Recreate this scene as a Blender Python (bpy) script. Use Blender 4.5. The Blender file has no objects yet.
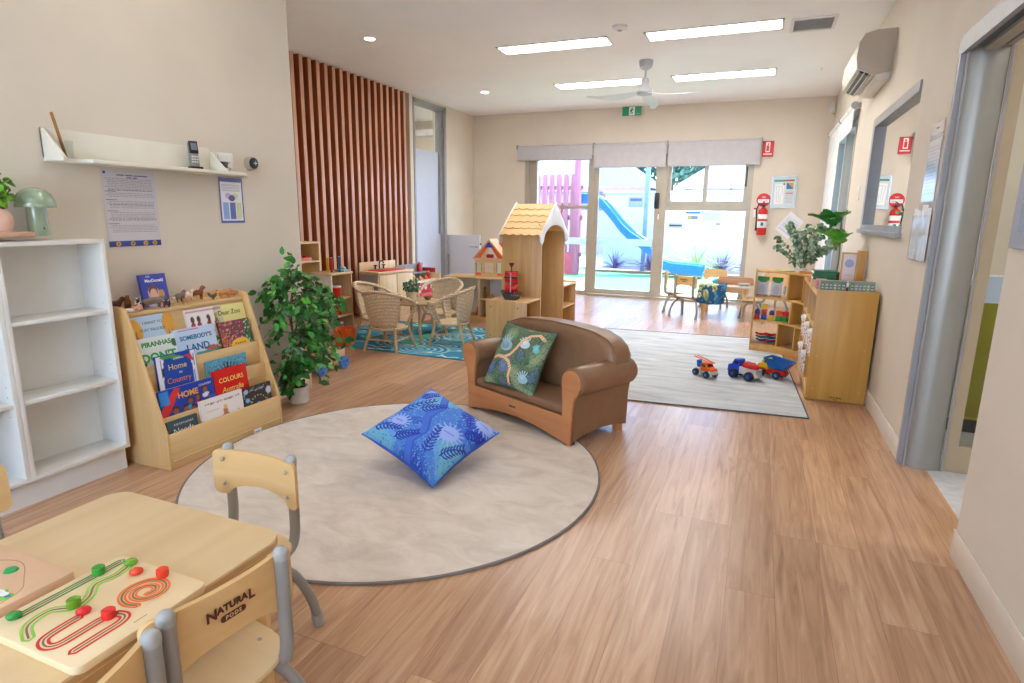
import bpy, bmesh, math, random
import numpy as np
from mathutils import Vector, Matrix, Euler

random.seed(7)
RNG = np.random.default_rng(7)
COL = bpy.context.scene.collection
R = math.radians
PI = math.pi


def lin(c):
    out = []
    for v in c[:3]:
        v = v / 255.0
        out.append(v / 12.92 if v <= 0.04045 else ((v + 0.055) / 1.055) ** 2.4)
    return tuple(out)


# ---------------------------------------------------------------- materials
MATS = {}


def new_mat(name):
    m = bpy.data.materials.new(name)
    m.use_nodes = True
    nt = m.node_tree
    b = nt.nodes['Principled BSDF']
    return m, nt, b


def node(nt, typ, **kw):
    n = nt.nodes.new(typ)
    for k, v in kw.items():
        setattr(n, k, v)
    return n


def ramp(nt, stops, interp='LINEAR'):
    r = nt.nodes.new('ShaderNodeValToRGB')
    r.color_ramp.interpolation = interp
    els = r.color_ramp.elements
    while len(els) < len(stops):
        els.new(0.5)
    for e, (p, c) in zip(els, stops):
        e.position = p
        e.color = (*lin(c), 1)
    return r


def mapping(nt, scale=(1, 1, 1), rot=(0, 0, 0), loc=(0, 0, 0)):
    tc = nt.nodes.new('ShaderNodeTexCoord')
    mp = nt.nodes.new('ShaderNodeMapping')
    mp.inputs['Scale'].default_value = scale
    mp.inputs['Rotation'].default_value = rot
    mp.inputs['Location'].default_value = loc
    nt.links.new(tc.outputs['Object'], mp.inputs['Vector'])
    return mp


def mat(name, rgb, rough=0.5, metal=0.0, vary=0.05, vscale=12.0, bump=0.0, bscale=60.0, trans=0.0, coat=0.0, emit=None, estr=0.0, ior=1.45):
    if name in MATS:
        return MATS[name]
    m, nt, b = new_mat(name)
    L = nt.links.new
    b.inputs['Roughness'].default_value = rough
    b.inputs['Metallic'].default_value = metal
    b.inputs['IOR'].default_value = ior
    if trans:
        b.inputs['Transmission Weight'].default_value = trans
    if coat:
        b.inputs['Coat Weight'].default_value = coat
        b.inputs['Coat Roughness'].default_value = 0.15
    mp = mapping(nt)
    n = node(nt, 'ShaderNodeTexNoise')
    n.inputs['Scale'].default_value = vscale
    n.inputs['Detail'].default_value = 4
    L(mp.outputs[0], n.inputs['Vector'])
    a = tuple(max(0, c * (1 - vary)) for c in rgb)
    z = tuple(min(255, c * (1 + vary)) for c in rgb)
    rp = ramp(nt, [(0.3, a), (0.7, z)])
    L(n.outputs['Fac'], rp.inputs[0])
    L(rp.outputs[0], b.inputs['Base Color'])
    if bump:
        n2 = node(nt, 'ShaderNodeTexNoise')
        n2.inputs['Scale'].default_value = bscale
        n2.inputs['Detail'].default_value = 3
        L(mp.outputs[0], n2.inputs['Vector'])
        bp = node(nt, 'ShaderNodeBump')
        bp.inputs['Strength'].default_value = bump
        bp.inputs['Distance'].default_value = 0.002
        L(n2.outputs['Fac'], bp.inputs['Height'])
        L(bp.outputs[0], b.inputs['Normal'])
    if emit:
        b.inputs['Emission Color'].default_value = (*lin(emit), 1)
        b.inputs['Emission Strength'].default_value = estr
    MATS[name] = m
    return m


def wood(name, dark, light, axis='z', rough=0.4, fine=28.0, bump=0.02):
    """grained wood, grain running along one local axis"""
    if name in MATS:
        return MATS[name]
    m, nt, b = new_mat(name)
    L = nt.links.new
    s = [fine, fine, fine]
    s['xyz'.index(axis)] = fine * 0.06
    mp = mapping(nt, scale=tuple(s))
    n = node(nt, 'ShaderNodeTexNoise')
    n.inputs['Scale'].default_value = 1.0
    n.inputs['Detail'].default_value = 6
    n.inputs['Distortion'].default_value = 0.6
    L(mp.outputs[0], n.inputs['Vector'])
    rp = ramp(nt, [(0.28, dark), (0.72, light)])
    L(n.outputs['Fac'], rp.inputs[0])
    L(rp.outputs[0], b.inputs['Base Color'])
    b.inputs['Roughness'].default_value = rough
    bp = node(nt, 'ShaderNodeBump')
    bp.inputs['Strength'].default_value = bump
    L(n.outputs['Fac'], bp.inputs['Height'])
    L(bp.outputs[0], b.inputs['Normal'])
    MATS[name] = m
    return m


def paint_mat(name='painted', rough=0.4, coat=0.0):
    """surface whose printed pattern sits in the mesh's colour attribute"""
    if name in MATS:
        return MATS[name]
    m, nt, b = new_mat(name)
    a = node(nt, 'ShaderNodeVertexColor', layer_name='print')
    nt.links.new(a.outputs['Color'], b.inputs['Base Color'])
    b.inputs['Roughness'].default_value = rough
    if coat:
        b.inputs['Coat Weight'].default_value = coat
        b.inputs['Coat Roughness'].default_value = 0.08
    MATS[name] = m
    return m


# ---------------------------------------------------------------- mesh builder
class MB:
    def __init__(self, *mats):
        self.bm = bmesh.new()
        self.mats = list(mats)
        self.M = Matrix.Identity(4)

    def mi(self, m):
        if m is None:
            return 0
        if m not in self.mats:
            self.mats.append(m)
        return self.mats.index(m)

    def _fin(self, verts, mat, M=None):
        T = self.M @ M if M is not None else self.M
        for v in verts:
            v.co = T @ v.co
        if mat is not None:
            i = self.mi(mat)
            fs = set()
            for v in verts:
                fs.update(v.link_faces)
            for f in fs:
                f.material_index = i
        elif not self.mats:
            pass

    def box(self, c, s, mat=None, rot=None, bev=0.0, seg=2):
        r = bmesh.ops.create_cube(self.bm, size=1.0)
        vs = r['verts']
        for v in vs:
            v.co = Vector((v.co.x * s[0], v.co.y * s[1], v.co.z * s[2]))
        if bev:
            es = list({e for v in vs for e in v.link_edges})
            rb = bmesh.ops.bevel(self.bm, geom=es, offset=bev, segments=seg, affect='EDGES', profile=0.5)
            vs = list({v for f in rb['faces'] for v in f.verts} | {v for v in vs if v.is_valid})
        M = Matrix.Translation(c)
        if rot:
            M = M @ Euler(rot).to_matrix().to_4x4()
        self._fin(vs, mat, M)
        return self

    def b2(self, x0, x1, y0, y1, z0, z1, mat=None, bev=0.0, seg=2):
        return self.box(((x0 + x1) / 2, (y0 + y1) / 2, (z0 + z1) / 2), (abs(x1 - x0), abs(y1 - y0), abs(z1 - z0)), mat, None, bev, seg)

    def cyl(self, p0, p1, r0, r1=None, mat=None, seg=16):
        p0, p1 = Vector(p0), Vector(p1)
        r1 = r0 if r1 is None else r1
        d = p1 - p0
        r = bmesh.ops.create_cone(self.bm, cap_ends=True, cap_tris=False, segments=seg, radius1=max(r0, 1e-5), radius2=max(r1, 1e-5), depth=d.length)
        q = d.to_track_quat('Z', 'Y').to_matrix().to_4x4()
        self._fin(r['verts'], mat, Matrix.Translation((p0 + p1) / 2) @ q)
        return self

    def ball(self, c, r, mat=None, seg=14, rings=10, rot=None):
        if not hasattr(r, '__len__'):
            r = (r, r, r)
        q = bmesh.ops.create_uvsphere(self.bm, u_segments=seg, v_segments=rings, radius=1.0)
        M = Matrix.Translation(c)
        if rot:
            M = M @ Euler(rot).to_matrix().to_4x4()
        M = M @ Matrix.Diagonal((*r, 1))
        self._fin(q['verts'], mat, M)
        return self

    def tube(self, pts, r, mat=None, seg=8, closed=False, caps=True, flat=1.0, up=None):
        pts = [Vector(p) for p in pts]
        n = len(pts)
        rs = r if hasattr(r, '__len__') else [r] * n
        rings = []
        prev = None
        for i, p in enumerate(pts):
            if closed:
                t = pts[(i + 1) % n] - pts[i - 1]
            else:
                t = pts[min(i + 1, n - 1)] - pts[max(i - 1, 0)]
            if t.length < 1e-9:
                t = Vector((0, 0, 1))
            t.normalize()
            if prev is None:
                a = Vector(up) if up else (Vector((0, 0, 1)) if abs(t.z) < 0.9 else Vector((1, 0, 0)))
                u = a - t * a.dot(t)
            else:
                u = prev - t * prev.dot(t)
            u.normalize()
            prev = u
            w = t.cross(u)
            rings.append([self.bm.verts.new(p + u * (rs[i] * flat * math.cos(2 * PI * k / seg)) + w * (rs[i] * math.sin(2 * PI * k / seg))) for k in range(seg)])
        m = n if closed else n - 1
        for i in range(m):
            a, b = rings[i], rings[(i + 1) % n]
            for k in range(seg):
                self.bm.faces.new((a[k], a[(k + 1) % seg], b[(k + 1) % seg], b[k]))
        if caps and not closed:
            self.bm.faces.new(rings[0][::-1])
            self.bm.faces.new(rings[-1])
        self._fin([v for q in rings for v in q], mat)
        return self

    def lathe(self, prof, c=(0, 0, 0), mat=None, seg=24, M=None):
        rings = []
        for (r, z) in prof:
            rings.append([self.bm.verts.new((r * math.cos(2 * PI * k / seg), r * math.sin(2 * PI * k / seg), z)) for k in range(seg)])
        for a, b in zip(rings, rings[1:]):
            for k in range(seg):
                self.bm.faces.new((a[k], a[(k + 1) % seg], b[(k + 1) % seg], b[k]))
        if prof[0][0] > 1e-6:
            self.bm.faces.new(rings[0][::-1])
        if prof[-1][0] > 1e-6:
            self.bm.faces.new(rings[-1])
        T = Matrix.Translation(c)
        if M is not None:
            T = T @ M
        self._fin([v for q in rings for v in q], mat, T)
        return self

    def prism(self, poly, plane, a, b, mat=None, bev=0.0, M=None):
        """polygon in a plane ('xy','xz','yz'), extruded from a to b along the third axis"""
        def P(u, v, w):
            return {'xy': (u, v, w), 'xz': (u, w, v), 'yz': (w, u, v)}[plane]
        v0 = [self.bm.verts.new(P(u, v, a)) for u, v in poly]
        v1 = [self.bm.verts.new(P(u, v, b)) for u, v in poly]
        n = len(poly)
        f0 = self.bm.faces.new(v0)
        f1 = self.bm.faces.new(v1[::-1])
        fs = [f0, f1]
        for i in range(n):
            fs.append(self.bm.faces.new((v0[(i + 1) % n], v0[i], v1[i], v1[(i + 1) % n])))
        bmesh.ops.recalc_face_normals(self.bm, faces=fs)
        vs = v0 + v1
        if bev:
            es = list({e for f in (f0, f1) for e in f.edges})
            rb = bmesh.ops.bevel(self.bm, geom=es, offset=bev, segments=2, affect='EDGES', profile=0.5)
            vs = list({v for f in rb['faces'] for v in f.verts} | {v for v in vs if v.is_valid})
        self._fin(vs, mat, M)
        return self

    def quad(self, pts, mat=None):
        vs = [self.bm.verts.new(p) for p in pts]
        self.bm.faces.new(vs)
        self._fin(vs, mat)
        return self

    def surf(self, rows, mat=None, closed_u=False, closed_v=False):
        """grid of points -> surface"""
        V = [[self.bm.verts.new(p) for p in row] for row in rows]
        n, m = len(V), len(V[0])
        for i in range(n if closed_v else n - 1):
            for j in range(m if closed_u else m - 1):
                try:
                    self.bm.faces.new((V[i][j], V[i][(j + 1) % m], V[(i + 1) % n][(j + 1) % m], V[(i + 1) % n][j]))
                except ValueError:
                    pass
        self._fin([v for r_ in V for v in r_], mat)
        return self

    def mesh(self, name, angle=35):
        me = bpy.data.meshes.new(name)
        self.bm.normal_update()
        self.bm.to_mesh(me)
        self.bm.free()
        for m in self.mats:
            me.materials.append(m)
        for p in me.polygons:
            p.use_smooth = True
        me.set_sharp_from_angle(angle=R(angle))
        return me

    def build(self, name, parent=None, label=None, angle=35):
        o = bpy.data.objects.new(name, self.mesh(name, angle))
        COL.objects.link(o)
        if parent is not None:
            o.parent = parent
        if label:
            o['label'] = label
        return o


def thing(name, label, cat, loc=(0, 0, 0), rotz=0.0, group=None, rot=None):
    o = bpy.data.objects.new(name, None)
    o.empty_display_size = 0.05
    COL.objects.link(o)
    o.location = loc
    o.rotation_euler = rot if rot else (0, 0, R(rotz))
    return tag(o, label, cat, group)


def tag(o, label, cat, group=None, kind=None):
    o['label'] = label
    o['category'] = cat
    if group:
        o['group'] = group
    if kind:
        o['kind'] = kind
    return o


def struct(o):
    o['kind'] = 'structure'
    return o


def solid(o, t, offset=0.0):
    md = o.modifiers.new('thick', 'SOLIDIFY')
    md.thickness = t
    md.offset = offset
    return o


def dup(root, loc, rot, label, group=None):
    def cp(o, par):
        c = o.copy()
        COL.objects.link(c)
        if par is not None:
            c.parent = par
        for ch in list(o.children):
            cp(ch, c)
        return c
    r = cp(root, None)
    r.location = loc
    r.rotation_euler = rot
    r['label'] = label
    if group:
        r['group'] = group
    return r


def text(s, size, m, parent, loc=(0, 0, 0), rot=(PI / 2, 0, 0), name='lettering', ext=0.0003, shear=0.0, align='CENTER', space=1.0, sx=1.0, bold=0.0):
    cu = bpy.data.curves.new('txt', 'FONT')
    cu.body = s
    cu.size = size
    cu.align_x = align
    cu.align_y = 'CENTER'
    cu.extrude = ext
    cu.shear = shear
    cu.space_character = space
    cu.offset = bold
    cu.resolution_u = 3
    tmp = bpy.data.objects.new('txt', cu)
    me = bpy.data.meshes.new_from_object(tmp)
    bpy.data.objects.remove(tmp)
    bpy.data.curves.remove(cu)
    me.materials.clear()
    me.materials.append(m)
    o = bpy.data.objects.new(name, me)
    COL.objects.link(o)
    o.parent = parent
    o.location = loc
    o.rotation_euler = rot
    o.scale = (sx, 1, 1)
    return o


# ---------------------------------------------------------------- printed pictures
class Canvas:
    """small sRGB picture, (0,0) bottom left, (1,1) top right"""

    def __init__(self, w, h, bg=(255, 255, 255)):
        self.w, self.h = w, h
        self.a = np.zeros((h, w, 3)) + np.array(bg, float)
        self.X, self.Y = np.meshgrid((np.arange(w)) / (w - 1), (np.arange(h)) / (h - 1))

    def put(self, m, c):
        self.a[m] = c
        return self

    def rect(self, x0, y0, x1, y1, c):
        return self.put((self.X >= x0) & (self.X <= x1) & (self.Y >= y0) & (self.Y <= y1), c)

    def ell(self, x, y, rx, ry, c, ang=0.0):
        ca, sa = math.cos(ang), math.sin(ang)
        asp = self.h / self.w
        dx, dy = self.X - x, (self.Y - y) * asp
        u, v = dx * ca + dy * sa, -dx * sa + dy * ca
        return self.put((u / rx) ** 2 + (v / (ry * asp)) ** 2 <= 1, c)

    def line(self, pts, wd, c):
        asp = self.h / self.w
        m = np.zeros(self.X.shape, bool)
        for (x0, y0), (x1, y1) in zip(pts, pts[1:]):
            dx, dy = x1 - x0, (y1 - y0) * asp
            L = dx * dx + dy * dy + 1e-12
            t = np.clip(((self.X - x0) * dx + (self.Y - y0) * asp * dy) / L, 0, 1)
            m |= (self.X - x0 - t * dx) ** 2 + ((self.Y - y0) * asp - t * dy) ** 2 <= wd * wd
        return self.put(m, c)

    def poly(self, pts, c):
        m = np.zeros(self.X.shape, bool)
        n = len(pts)
        for i in range(n):
            x0, y0 = pts[i]
            x1, y1 = pts[(i + 1) % n]
            if abs(y1 - y0) < 1e-12:
                continue
            cond = ((y0 > self.Y) != (y1 > self.Y)) & (self.X < (x1 - x0) * (self.Y - y0) / (y1 - y0) + x0)
            m ^= cond
        return self.put(m, c)

    def speck(self, n, r, cols, box=(0, 0, 1, 1), seed=1):
        g = random.Random(seed)
        for i in range(n):
            self.ell(box[0] + g.random() * (box[2] - box[0]), box[1] + g.random() * (box[3] - box[1]), r * (0.5 + g.random()), r * (0.5 + g.random()) * self.w / self.h, g.choice(cols))
        return self

    def linear(self):
        v = np.clip(self.a / 255.0, 0, 1)
        return np.where(v <= 0.04045, v / 12.92, ((v + 0.055) / 1.055) ** 2.4)


def fast_mesh(name, co, quads, colors=None, mats=()):
    me = bpy.data.meshes.new(name)
    co = np.asarray(co, dtype=np.float32)
    quads = np.asarray(quads, dtype=np.int32)
    me.vertices.add(len(co))
    me.vertices.foreach_set('co', co.ravel())
    me.loops.add(quads.size)
    me.loops.foreach_set('vertex_index', quads.ravel())
    me.polygons.add(len(quads))
    k = quads.shape[1]
    me.polygons.foreach_set('loop_start', np.arange(0, quads.size, k, dtype=np.int32))
    me.update(calc_edges=True)
    me.validate()
    if colors is not None:
        at = me.color_attributes.new('print', 'FLOAT_COLOR', 'POINT')
        c = np.ones((len(co), 4), dtype=np.float32)
        c[:, :3] = colors
        at.data.foreach_set('color', c.ravel())
    for m in mats:
        me.materials.append(m)
    for p in me.polygons:
        p.use_smooth = True
    return me


def grid_quads(w, h):
    i = np.arange(w * h).reshape(h, w)
    return np.stack([i[:-1, :-1], i[:-1, 1:], i[1:, 1:], i[1:, :-1]], -1).reshape(-1, 4)


def sheet(name, W, H, cv, parent, loc=(0, 0, 0), rot=(0, 0, 0), mt=None, curve=None):
    """printed sheet in the local xz plane, facing -y, x centred, z from 0 to H"""
    X = (cv.X - 0.5) * W
    Z = cv.Y * H
    Y = np.zeros_like(X) if curve is None else curve(cv.X, cv.Y)
    co = np.stack([X, Y, Z], -1).reshape(-1, 3)
    me = fast_mesh(name, co, grid_quads(cv.w, cv.h), cv.linear().reshape(-1, 3), [mt or paint_mat()])
    o = bpy.data.objects.new(name, me)
    COL.objects.link(o)
    o.parent = parent
    o.location = loc
    o.rotation_euler = rot
    return o
# ================================================================ palette
M_WALL = mat('wall_paint', (216, 206, 190), 0.75, vary=0.012, vscale=3, bump=0.05, bscale=350)
M_CEIL = mat('ceiling_paint', (243, 243, 244), 0.85, vary=0.008, vscale=2)
M_WHITE = mat('white_laminate', (224, 223, 218), 0.4, vary=0.01)
M_TRIM = mat('cream_trim', (224, 214, 198), 0.45, vary=0.01)
M_GREY = mat('grey_aluminium', (156, 156, 158), 0.45, metal=0.1, vary=0.02)
M_CREAMALU = mat('beige_aluminium', (176, 168, 152), 0.4, metal=0.2, vary=0.02)
M_MAPLE = wood('maple_panel_z', (192, 148, 92), (210, 170, 114), 'z')
M_MAPLEX = wood('maple_panel_x', (200, 158, 102), (216, 178, 124), 'x')
M_MAPLEY = wood('maple_panel_y', (200, 158, 102), (216, 178, 124), 'y')
M_BLACK = mat('black_plastic', (28, 28, 30), 0.4)
M_DARK = mat('dark_grey_plastic', (62, 62, 66), 0.45)
M_RED = mat('red_plastic', (205, 30, 28), 0.35)
M_YEL = mat('yellow_plastic', (240, 190, 30), 0.35)
M_ORANGE = mat('orange_plastic', (238, 96, 24), 0.4)
M_BLUE = mat('blue_plastic', (30, 70, 190), 0.35)
M_LBLUE = mat('light_blue_plastic', (70, 130, 205), 0.35)
M_GREEN = mat('green_plastic', (40, 150, 60), 0.4)
M_PAPER = mat('white_paper', (238, 238, 238), 0.6)
M_CHROME = mat('chrome', (200, 200, 205), 0.2, metal=1.0)
M_SCREW = mat('bolt_steel', (190, 190, 190), 0.3, metal=0.9)
M_BLIND = mat('blind_fabric', (190, 187, 191), 0.8, vary=0.02)
M_DKTXT = mat('dark_ink', (40, 38, 40), 0.6)


def glass_mat(name, tint=(0.95, 0.98, 1.0), refl=1.0, rough=0.0):
    if name in MATS:
        return MATS[name]
    m, nt, b = new_mat(name)
    L = nt.links.new
    out = nt.nodes['Material Output']
    nt.nodes.remove(b)
    tr = node(nt, 'ShaderNodeBsdfTransparent')
    tr.inputs[0].default_value = (*tint, 1)
    gl = node(nt, 'ShaderNodeBsdfGlossy')
    gl.inputs['Roughness'].default_value = rough
    gl.inputs['Color'].default_value = (1, 1, 1, 1)
    fr = node(nt, 'ShaderNodeFresnel')
    fr.inputs['IOR'].default_value = 1.5
    mul = node(nt, 'ShaderNodeMath', operation='MULTIPLY')
    mul.inputs[1].default_value = refl
    mul.use_clamp = True
    geo = node(nt, 'ShaderNodeNewGeometry')
    inv = node(nt, 'ShaderNodeMath', operation='SUBTRACT')
    inv.inputs[0].default_value = 1.0
    L(geo.outputs['Backfacing'], inv.inputs[1])
    m0 = node(nt, 'ShaderNodeMath', operation='MULTIPLY')
    L(fr.outputs[0], m0.inputs[0])
    L(inv.outputs[0], m0.inputs[1])
    L(m0.outputs[0], mul.inputs[0])
    mx = node(nt, 'ShaderNodeMixShader')
    L(mul.outputs[0], mx.inputs[0])
    L(tr.outputs[0], mx.inputs[1])
    L(gl.outputs[0], mx.inputs[2])
    L(mx.outputs[0], out.inputs['Surface'])
    MATS[name] = m
    return m


M_GLASS = glass_mat('clear_glass')
M_GLASS_T = glass_mat('tinted_glass', (0.80, 0.88, 0.98))
M_GLASS_D = glass_mat('mirror_like_glass', (0.80, 0.83, 0.85), 3.0)
def thin_mat(name, rgb=None, k=0.5):
    m, nt, b = new_mat(name)
    if rgb is None:
        src = node(nt, 'ShaderNodeVertexColor', layer_name='print').outputs['Color']
    else:
        c = node(nt, 'ShaderNodeRGB')
        c.outputs[0].default_value = (*lin(rgb), 1)
        src = c.outputs[0]
    tl_, df_, mx_ = node(nt, 'ShaderNodeBsdfTranslucent'), node(nt, 'ShaderNodeBsdfDiffuse'), node(nt, 'ShaderNodeMixShader')
    mx_.inputs[0].default_value = k
    nt.links.new(src, tl_.inputs[0])
    nt.links.new(src, df_.inputs[0])
    nt.links.new(df_.outputs[0], mx_.inputs[1])
    nt.links.new(tl_.outputs[0], mx_.inputs[2])
    nt.links.new(mx_.outputs[0], nt.nodes['Material Output'].inputs['Surface'])
    nt.nodes.remove(b)
    return m


M_FILM = thin_mat('frosted_film', (214, 226, 240), 0.6)

M_CONC = mat('porch_concrete', (205, 200, 192), 0.8, vary=0.05, vscale=8)
# ---------------------------------------------------------------- floor boards
def floor_mat():
    m, nt, b = new_mat('vinyl_planks')
    L = nt.links.new
    tc = node(nt, 'ShaderNodeTexCoord')
    sp = node(nt, 'ShaderNodeSeparateXYZ')
    cb = node(nt, 'ShaderNodeCombineXYZ')
    L(tc.outputs['Object'], sp.inputs[0])
    L(sp.outputs['Y'], cb.inputs['X'])
    L(sp.outputs['X'], cb.inputs['Y'])
    br = node(nt, 'ShaderNodeTexBrick')
    br.inputs['Scale'].default_value = 1.0
    br.inputs['Brick Width'].default_value = 1.15
    br.inputs['Row Height'].default_value = 0.148
    br.inputs['Mortar Size'].default_value = 0.0009
    br.inputs['Mortar Smooth'].default_value = 0.2
    br.inputs['Color1'].default_value = (0, 0, 0, 1)
    br.inputs['Color2'].default_value = (1, 1, 1, 1)
    br.inputs['Mortar'].default_value = (0.4, 0.4, 0.4, 1)
    br.offset = 0.37
    br.offset_frequency = 3
    L(cb.outputs[0], br.inputs['Vector'])
    # broad grain along the boards, shifted per board
    mp = node(nt, 'ShaderNodeMapping')
    mp.inputs['Scale'].default_value = (2.2, 34, 1)
    L(cb.outputs[0], mp.inputs['Vector'])
    add = node(nt, 'ShaderNodeVectorMath', operation='ADD')
    sc = node(nt, 'ShaderNodeVectorMath', operation='SCALE')
    sc.inputs['Scale'].default_value = 17.0
    L(br.outputs['Color'], sc.inputs[0])
    L(mp.outputs[0], add.inputs[0])
    L(sc.outputs[0], add.inputs[1])
    n = node(nt, 'ShaderNodeTexNoise')
    n.inputs['Scale'].default_value = 1.0
    n.inputs['Detail'].default_value = 7
    n.inputs['Roughness'].default_value = 0.6
    n.inputs['Distortion'].default_value = 1.1
    L(add.outputs[0], n.inputs['Vector'])
    rp = ramp(nt, [(0.25, (156, 113, 80)), (0.45, (191, 149, 115)), (0.62, (208, 169, 134)), (0.8, (223, 191, 158))])
    L(n.outputs['Fac'], rp.inputs[0])
    # per-board tone
    mx = node(nt, 'ShaderNodeMix', data_type='RGBA', blend_type='MULTIPLY')
    mx.inputs['Factor'].default_value = 1.0
    rp2 = ramp(nt, [(0.0, (226, 220, 216)), (1.0, (255, 255, 255))])
    L(br.outputs['Color'], rp2.inputs[0])
    L(rp.outputs[0], mx.inputs['A'])
    L(rp2.outputs[0], mx.inputs['B'])
    # seams
    mx2 = node(nt, 'ShaderNodeMix', data_type='RGBA', blend_type='MIX')
    L(br.outputs['Fac'], mx2.inputs['Factor'])
    L(mx.outputs['Result'], mx2.inputs['A'])
    mx2.inputs['B'].default_value = (*lin((140, 100, 72)), 1)
    L(mx2.outputs['Result'], b.inputs['Base Color'])
    b.inputs['Roughness'].default_value = 0.29
    nr = node(nt, 'ShaderNodeTexNoise')
    nr.inputs['Scale'].default_value = 3.0
    bp = node(nt, 'ShaderNodeBump')
    bp.inputs['Strength'].default_value = 0.06
    bp.inputs['Distance'].default_value = 0.001
    L(n.outputs['Fac'], bp.inputs['Height'])
    L(bp.outputs[0], b.inputs['Normal'])
    return m


M_FLOOR = floor_mat()
CE = 2.70
XR = 0.743
YB = 8.87
XL = -4.42
XN = -2.78
YN = 3.12

struct(MB(M_FLOOR).b2(XL - 0.15, XR + 0.105, -3.1, YB + 0.1, -0.12, 0.0).build('floor'))
struct(MB(mat('grey_vinyl', (196, 196, 198), 0.5, vary=0.05, vscale=25)).b2(XR + 0.105, 3.6, 1.2, YB, -0.12, -0.001).build('floor_hall'))
struct(MB(M_CEIL).b2(XL - 0.15, 3.6, -3.1, YB + 0.1, CE, CE + 0.12).build('ceiling'))

# wall behind the camera, near left wall, return wall, far left wall
struct(MB(M_WALL).b2(XN - 0.1, -2.5, -3.1, -3.0, 0, CE).b2(0.5, XR + 0.12, -3.1, -3.0, 0, CE).b2(-2.5, 0.5, -3.1, -3.0, 0, 0.5).b2(-2.5, 0.5, -3.1, -3.0, 2.4, CE).build('wall_rear'))
w6 = struct(MB(M_CREAMALU).b2(-2.5, -2.44, -3.08, -3.02, 0.5, 2.4).b2(0.44, 0.5, -3.08, -3.02, 0.5, 2.4).b2(-1.03, -0.97, -3.08, -3.02, 0.5, 2.4).b2(-2.5, 0.5, -3.08, -3.02, 0.5, 0.56).b2(-2.5, 0.5, -3.08, -3.02, 2.34, 2.4).build('window_rear_added'))  # unseen window, added to bring soft daylight onto the ceiling
MB(M_GLASS).b2(-2.44, 0.44, -3.055, -3.05, 0.56, 2.34).build('glass_pane', w6)
struct(MB(M_CONC).b2(-8, 8, -14, -3.1, -0.2, -0.05).build('bounce_ground_added'))  # pale ground added out of view to bounce sunlight up to the ceiling
struct(MB(M_WALL).b2(XN - 0.12, XN, -3.0, YN, 0, CE).build('wall_near_left'))
struct(MB(M_WALL).b2(XL - 0.12, XN - 0.12, YN - 0.12, YN, 0, CE).build('wall_return'))
w = MB(M_WALL)
w.b2(XL - 0.12, XL, YN, 7.0, 0, CE)
w.b2(XL - 0.12, XL + 0.09, 7.0, 7.08, 0, CE)
w.b2(XL - 0.12, XL + 0.09, 7.97, YB, 0, CE)
w.b2(XL - 0.12, XL + 0.09, 7.08, 7.97, 2.67, CE)
struct(w.build('wall_left'))
# back wall around the glazing
w = MB(M_WALL)
GX0, GX1, GZ = -3.44, -0.15, 2.06
w.b2(XL - 0.1, GX0, YB, YB + 0.12, 0, CE)
w.b2(GX1, XR + 0.12, YB, YB + 0.12, 0, CE)
w.b2(GX0, GX1, YB, YB + 0.12, GZ, CE)
struct(w.build('wall_back'))
# right wall with three openings
w = MB(M_WALL)
T = 0.12
w.b2(XR, XR + T, -3.0, 1.3, 0, CE)
w.b2(XR, XR + T, 1.3, 2.36, 0, 1.10)
w.b2(XR, XR + T, 1.3, 2.36, 1.95, CE)
w.b2(XR, XR + T, 2.36, 2.39, 0, CE)
w.b2(XR, XR + T, 2.39, 3.29, 1.915, CE)
w.b2(XR, XR + T, 3.29, 4.03, 0, CE)
w.b2(XR, XR + T, 4.03, 5.5, 0, 1.10)
w.b2(XR, XR + T, 4.03, 5.5, 1.93, CE)
w.b2(XR, XR + T, 5.5, 6.55, 0, CE)
w.b2(XR, XR + T, 6.55, 8.35, 2.12, CE)
w.b2(XR, XR + T, 8.35, YB, 0, CE)
struct(w.build('wall_right'))


def skirt(name, pts):
    m = MB(M_TRIM)
    for (x0, x1, y0, y1) in pts:
        m.b2(x0, x1, y0, y1, 0, 0.105, None, 0.003)
    struct(m.build(name))


skirt('baseboard_right', [(XR - 0.010, XR, 3.32, 6.5), (XR - 0.010, XR, 8.4, YB), (XR - 0.006, XR, -3.0, 2.39), (XR - 0.006, XR + T, 2.39, 2.402)])
skirt('baseboard_left', [(XN, XN + 0.016, -3.0, YN), (XN - 0.1, XN + 0.016, YN, YN + 0.014), (XL, XL + 0.014, YN, 4.85)])
skirt('baseboard_back', [(-0.14, XR, YB - 0.014, YB), (XL + 0.1, GX0 - 0.01, YB - 0.014, YB)])

# ---------------------------------------------------------------- timber slat screen on the left wall
M_SLAT = wood('stained_timber', (150, 80, 44), (182, 110, 68), 'z', rough=0.35, fine=40)
M_SLATB = wood('stained_timber_back', (140, 78, 44), (166, 98, 60), 'z', rough=0.5, fine=40)
sl = thing('slat_screen', 'tall reddish brown vertical timber slat screen on the left wall', 'wall screen', (XL, 4.84, 0))
MB(M_SLATB).b2(0, 0.012, 0, 2.14, 0.0, CE - 0.005).build('backing_board', sl)
me = MB(M_SLAT).b2(0.012, 0.092, 0, 0.050, 0.0, CE - 0.003, None, 0.002).b2(0.092, 0.096, 0.001, 0.049, 0.0, CE - 0.003, wood('slat_face_lit', (196, 144, 116), (222, 176, 150), 'z', rough=0.3, fine=40), 0.001).mesh('slat')  # front face coloured paler, standing in for the window light it catches
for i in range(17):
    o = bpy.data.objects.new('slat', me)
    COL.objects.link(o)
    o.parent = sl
    o.location = (0, 0.02 + i * 0.1245, 0)

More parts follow.
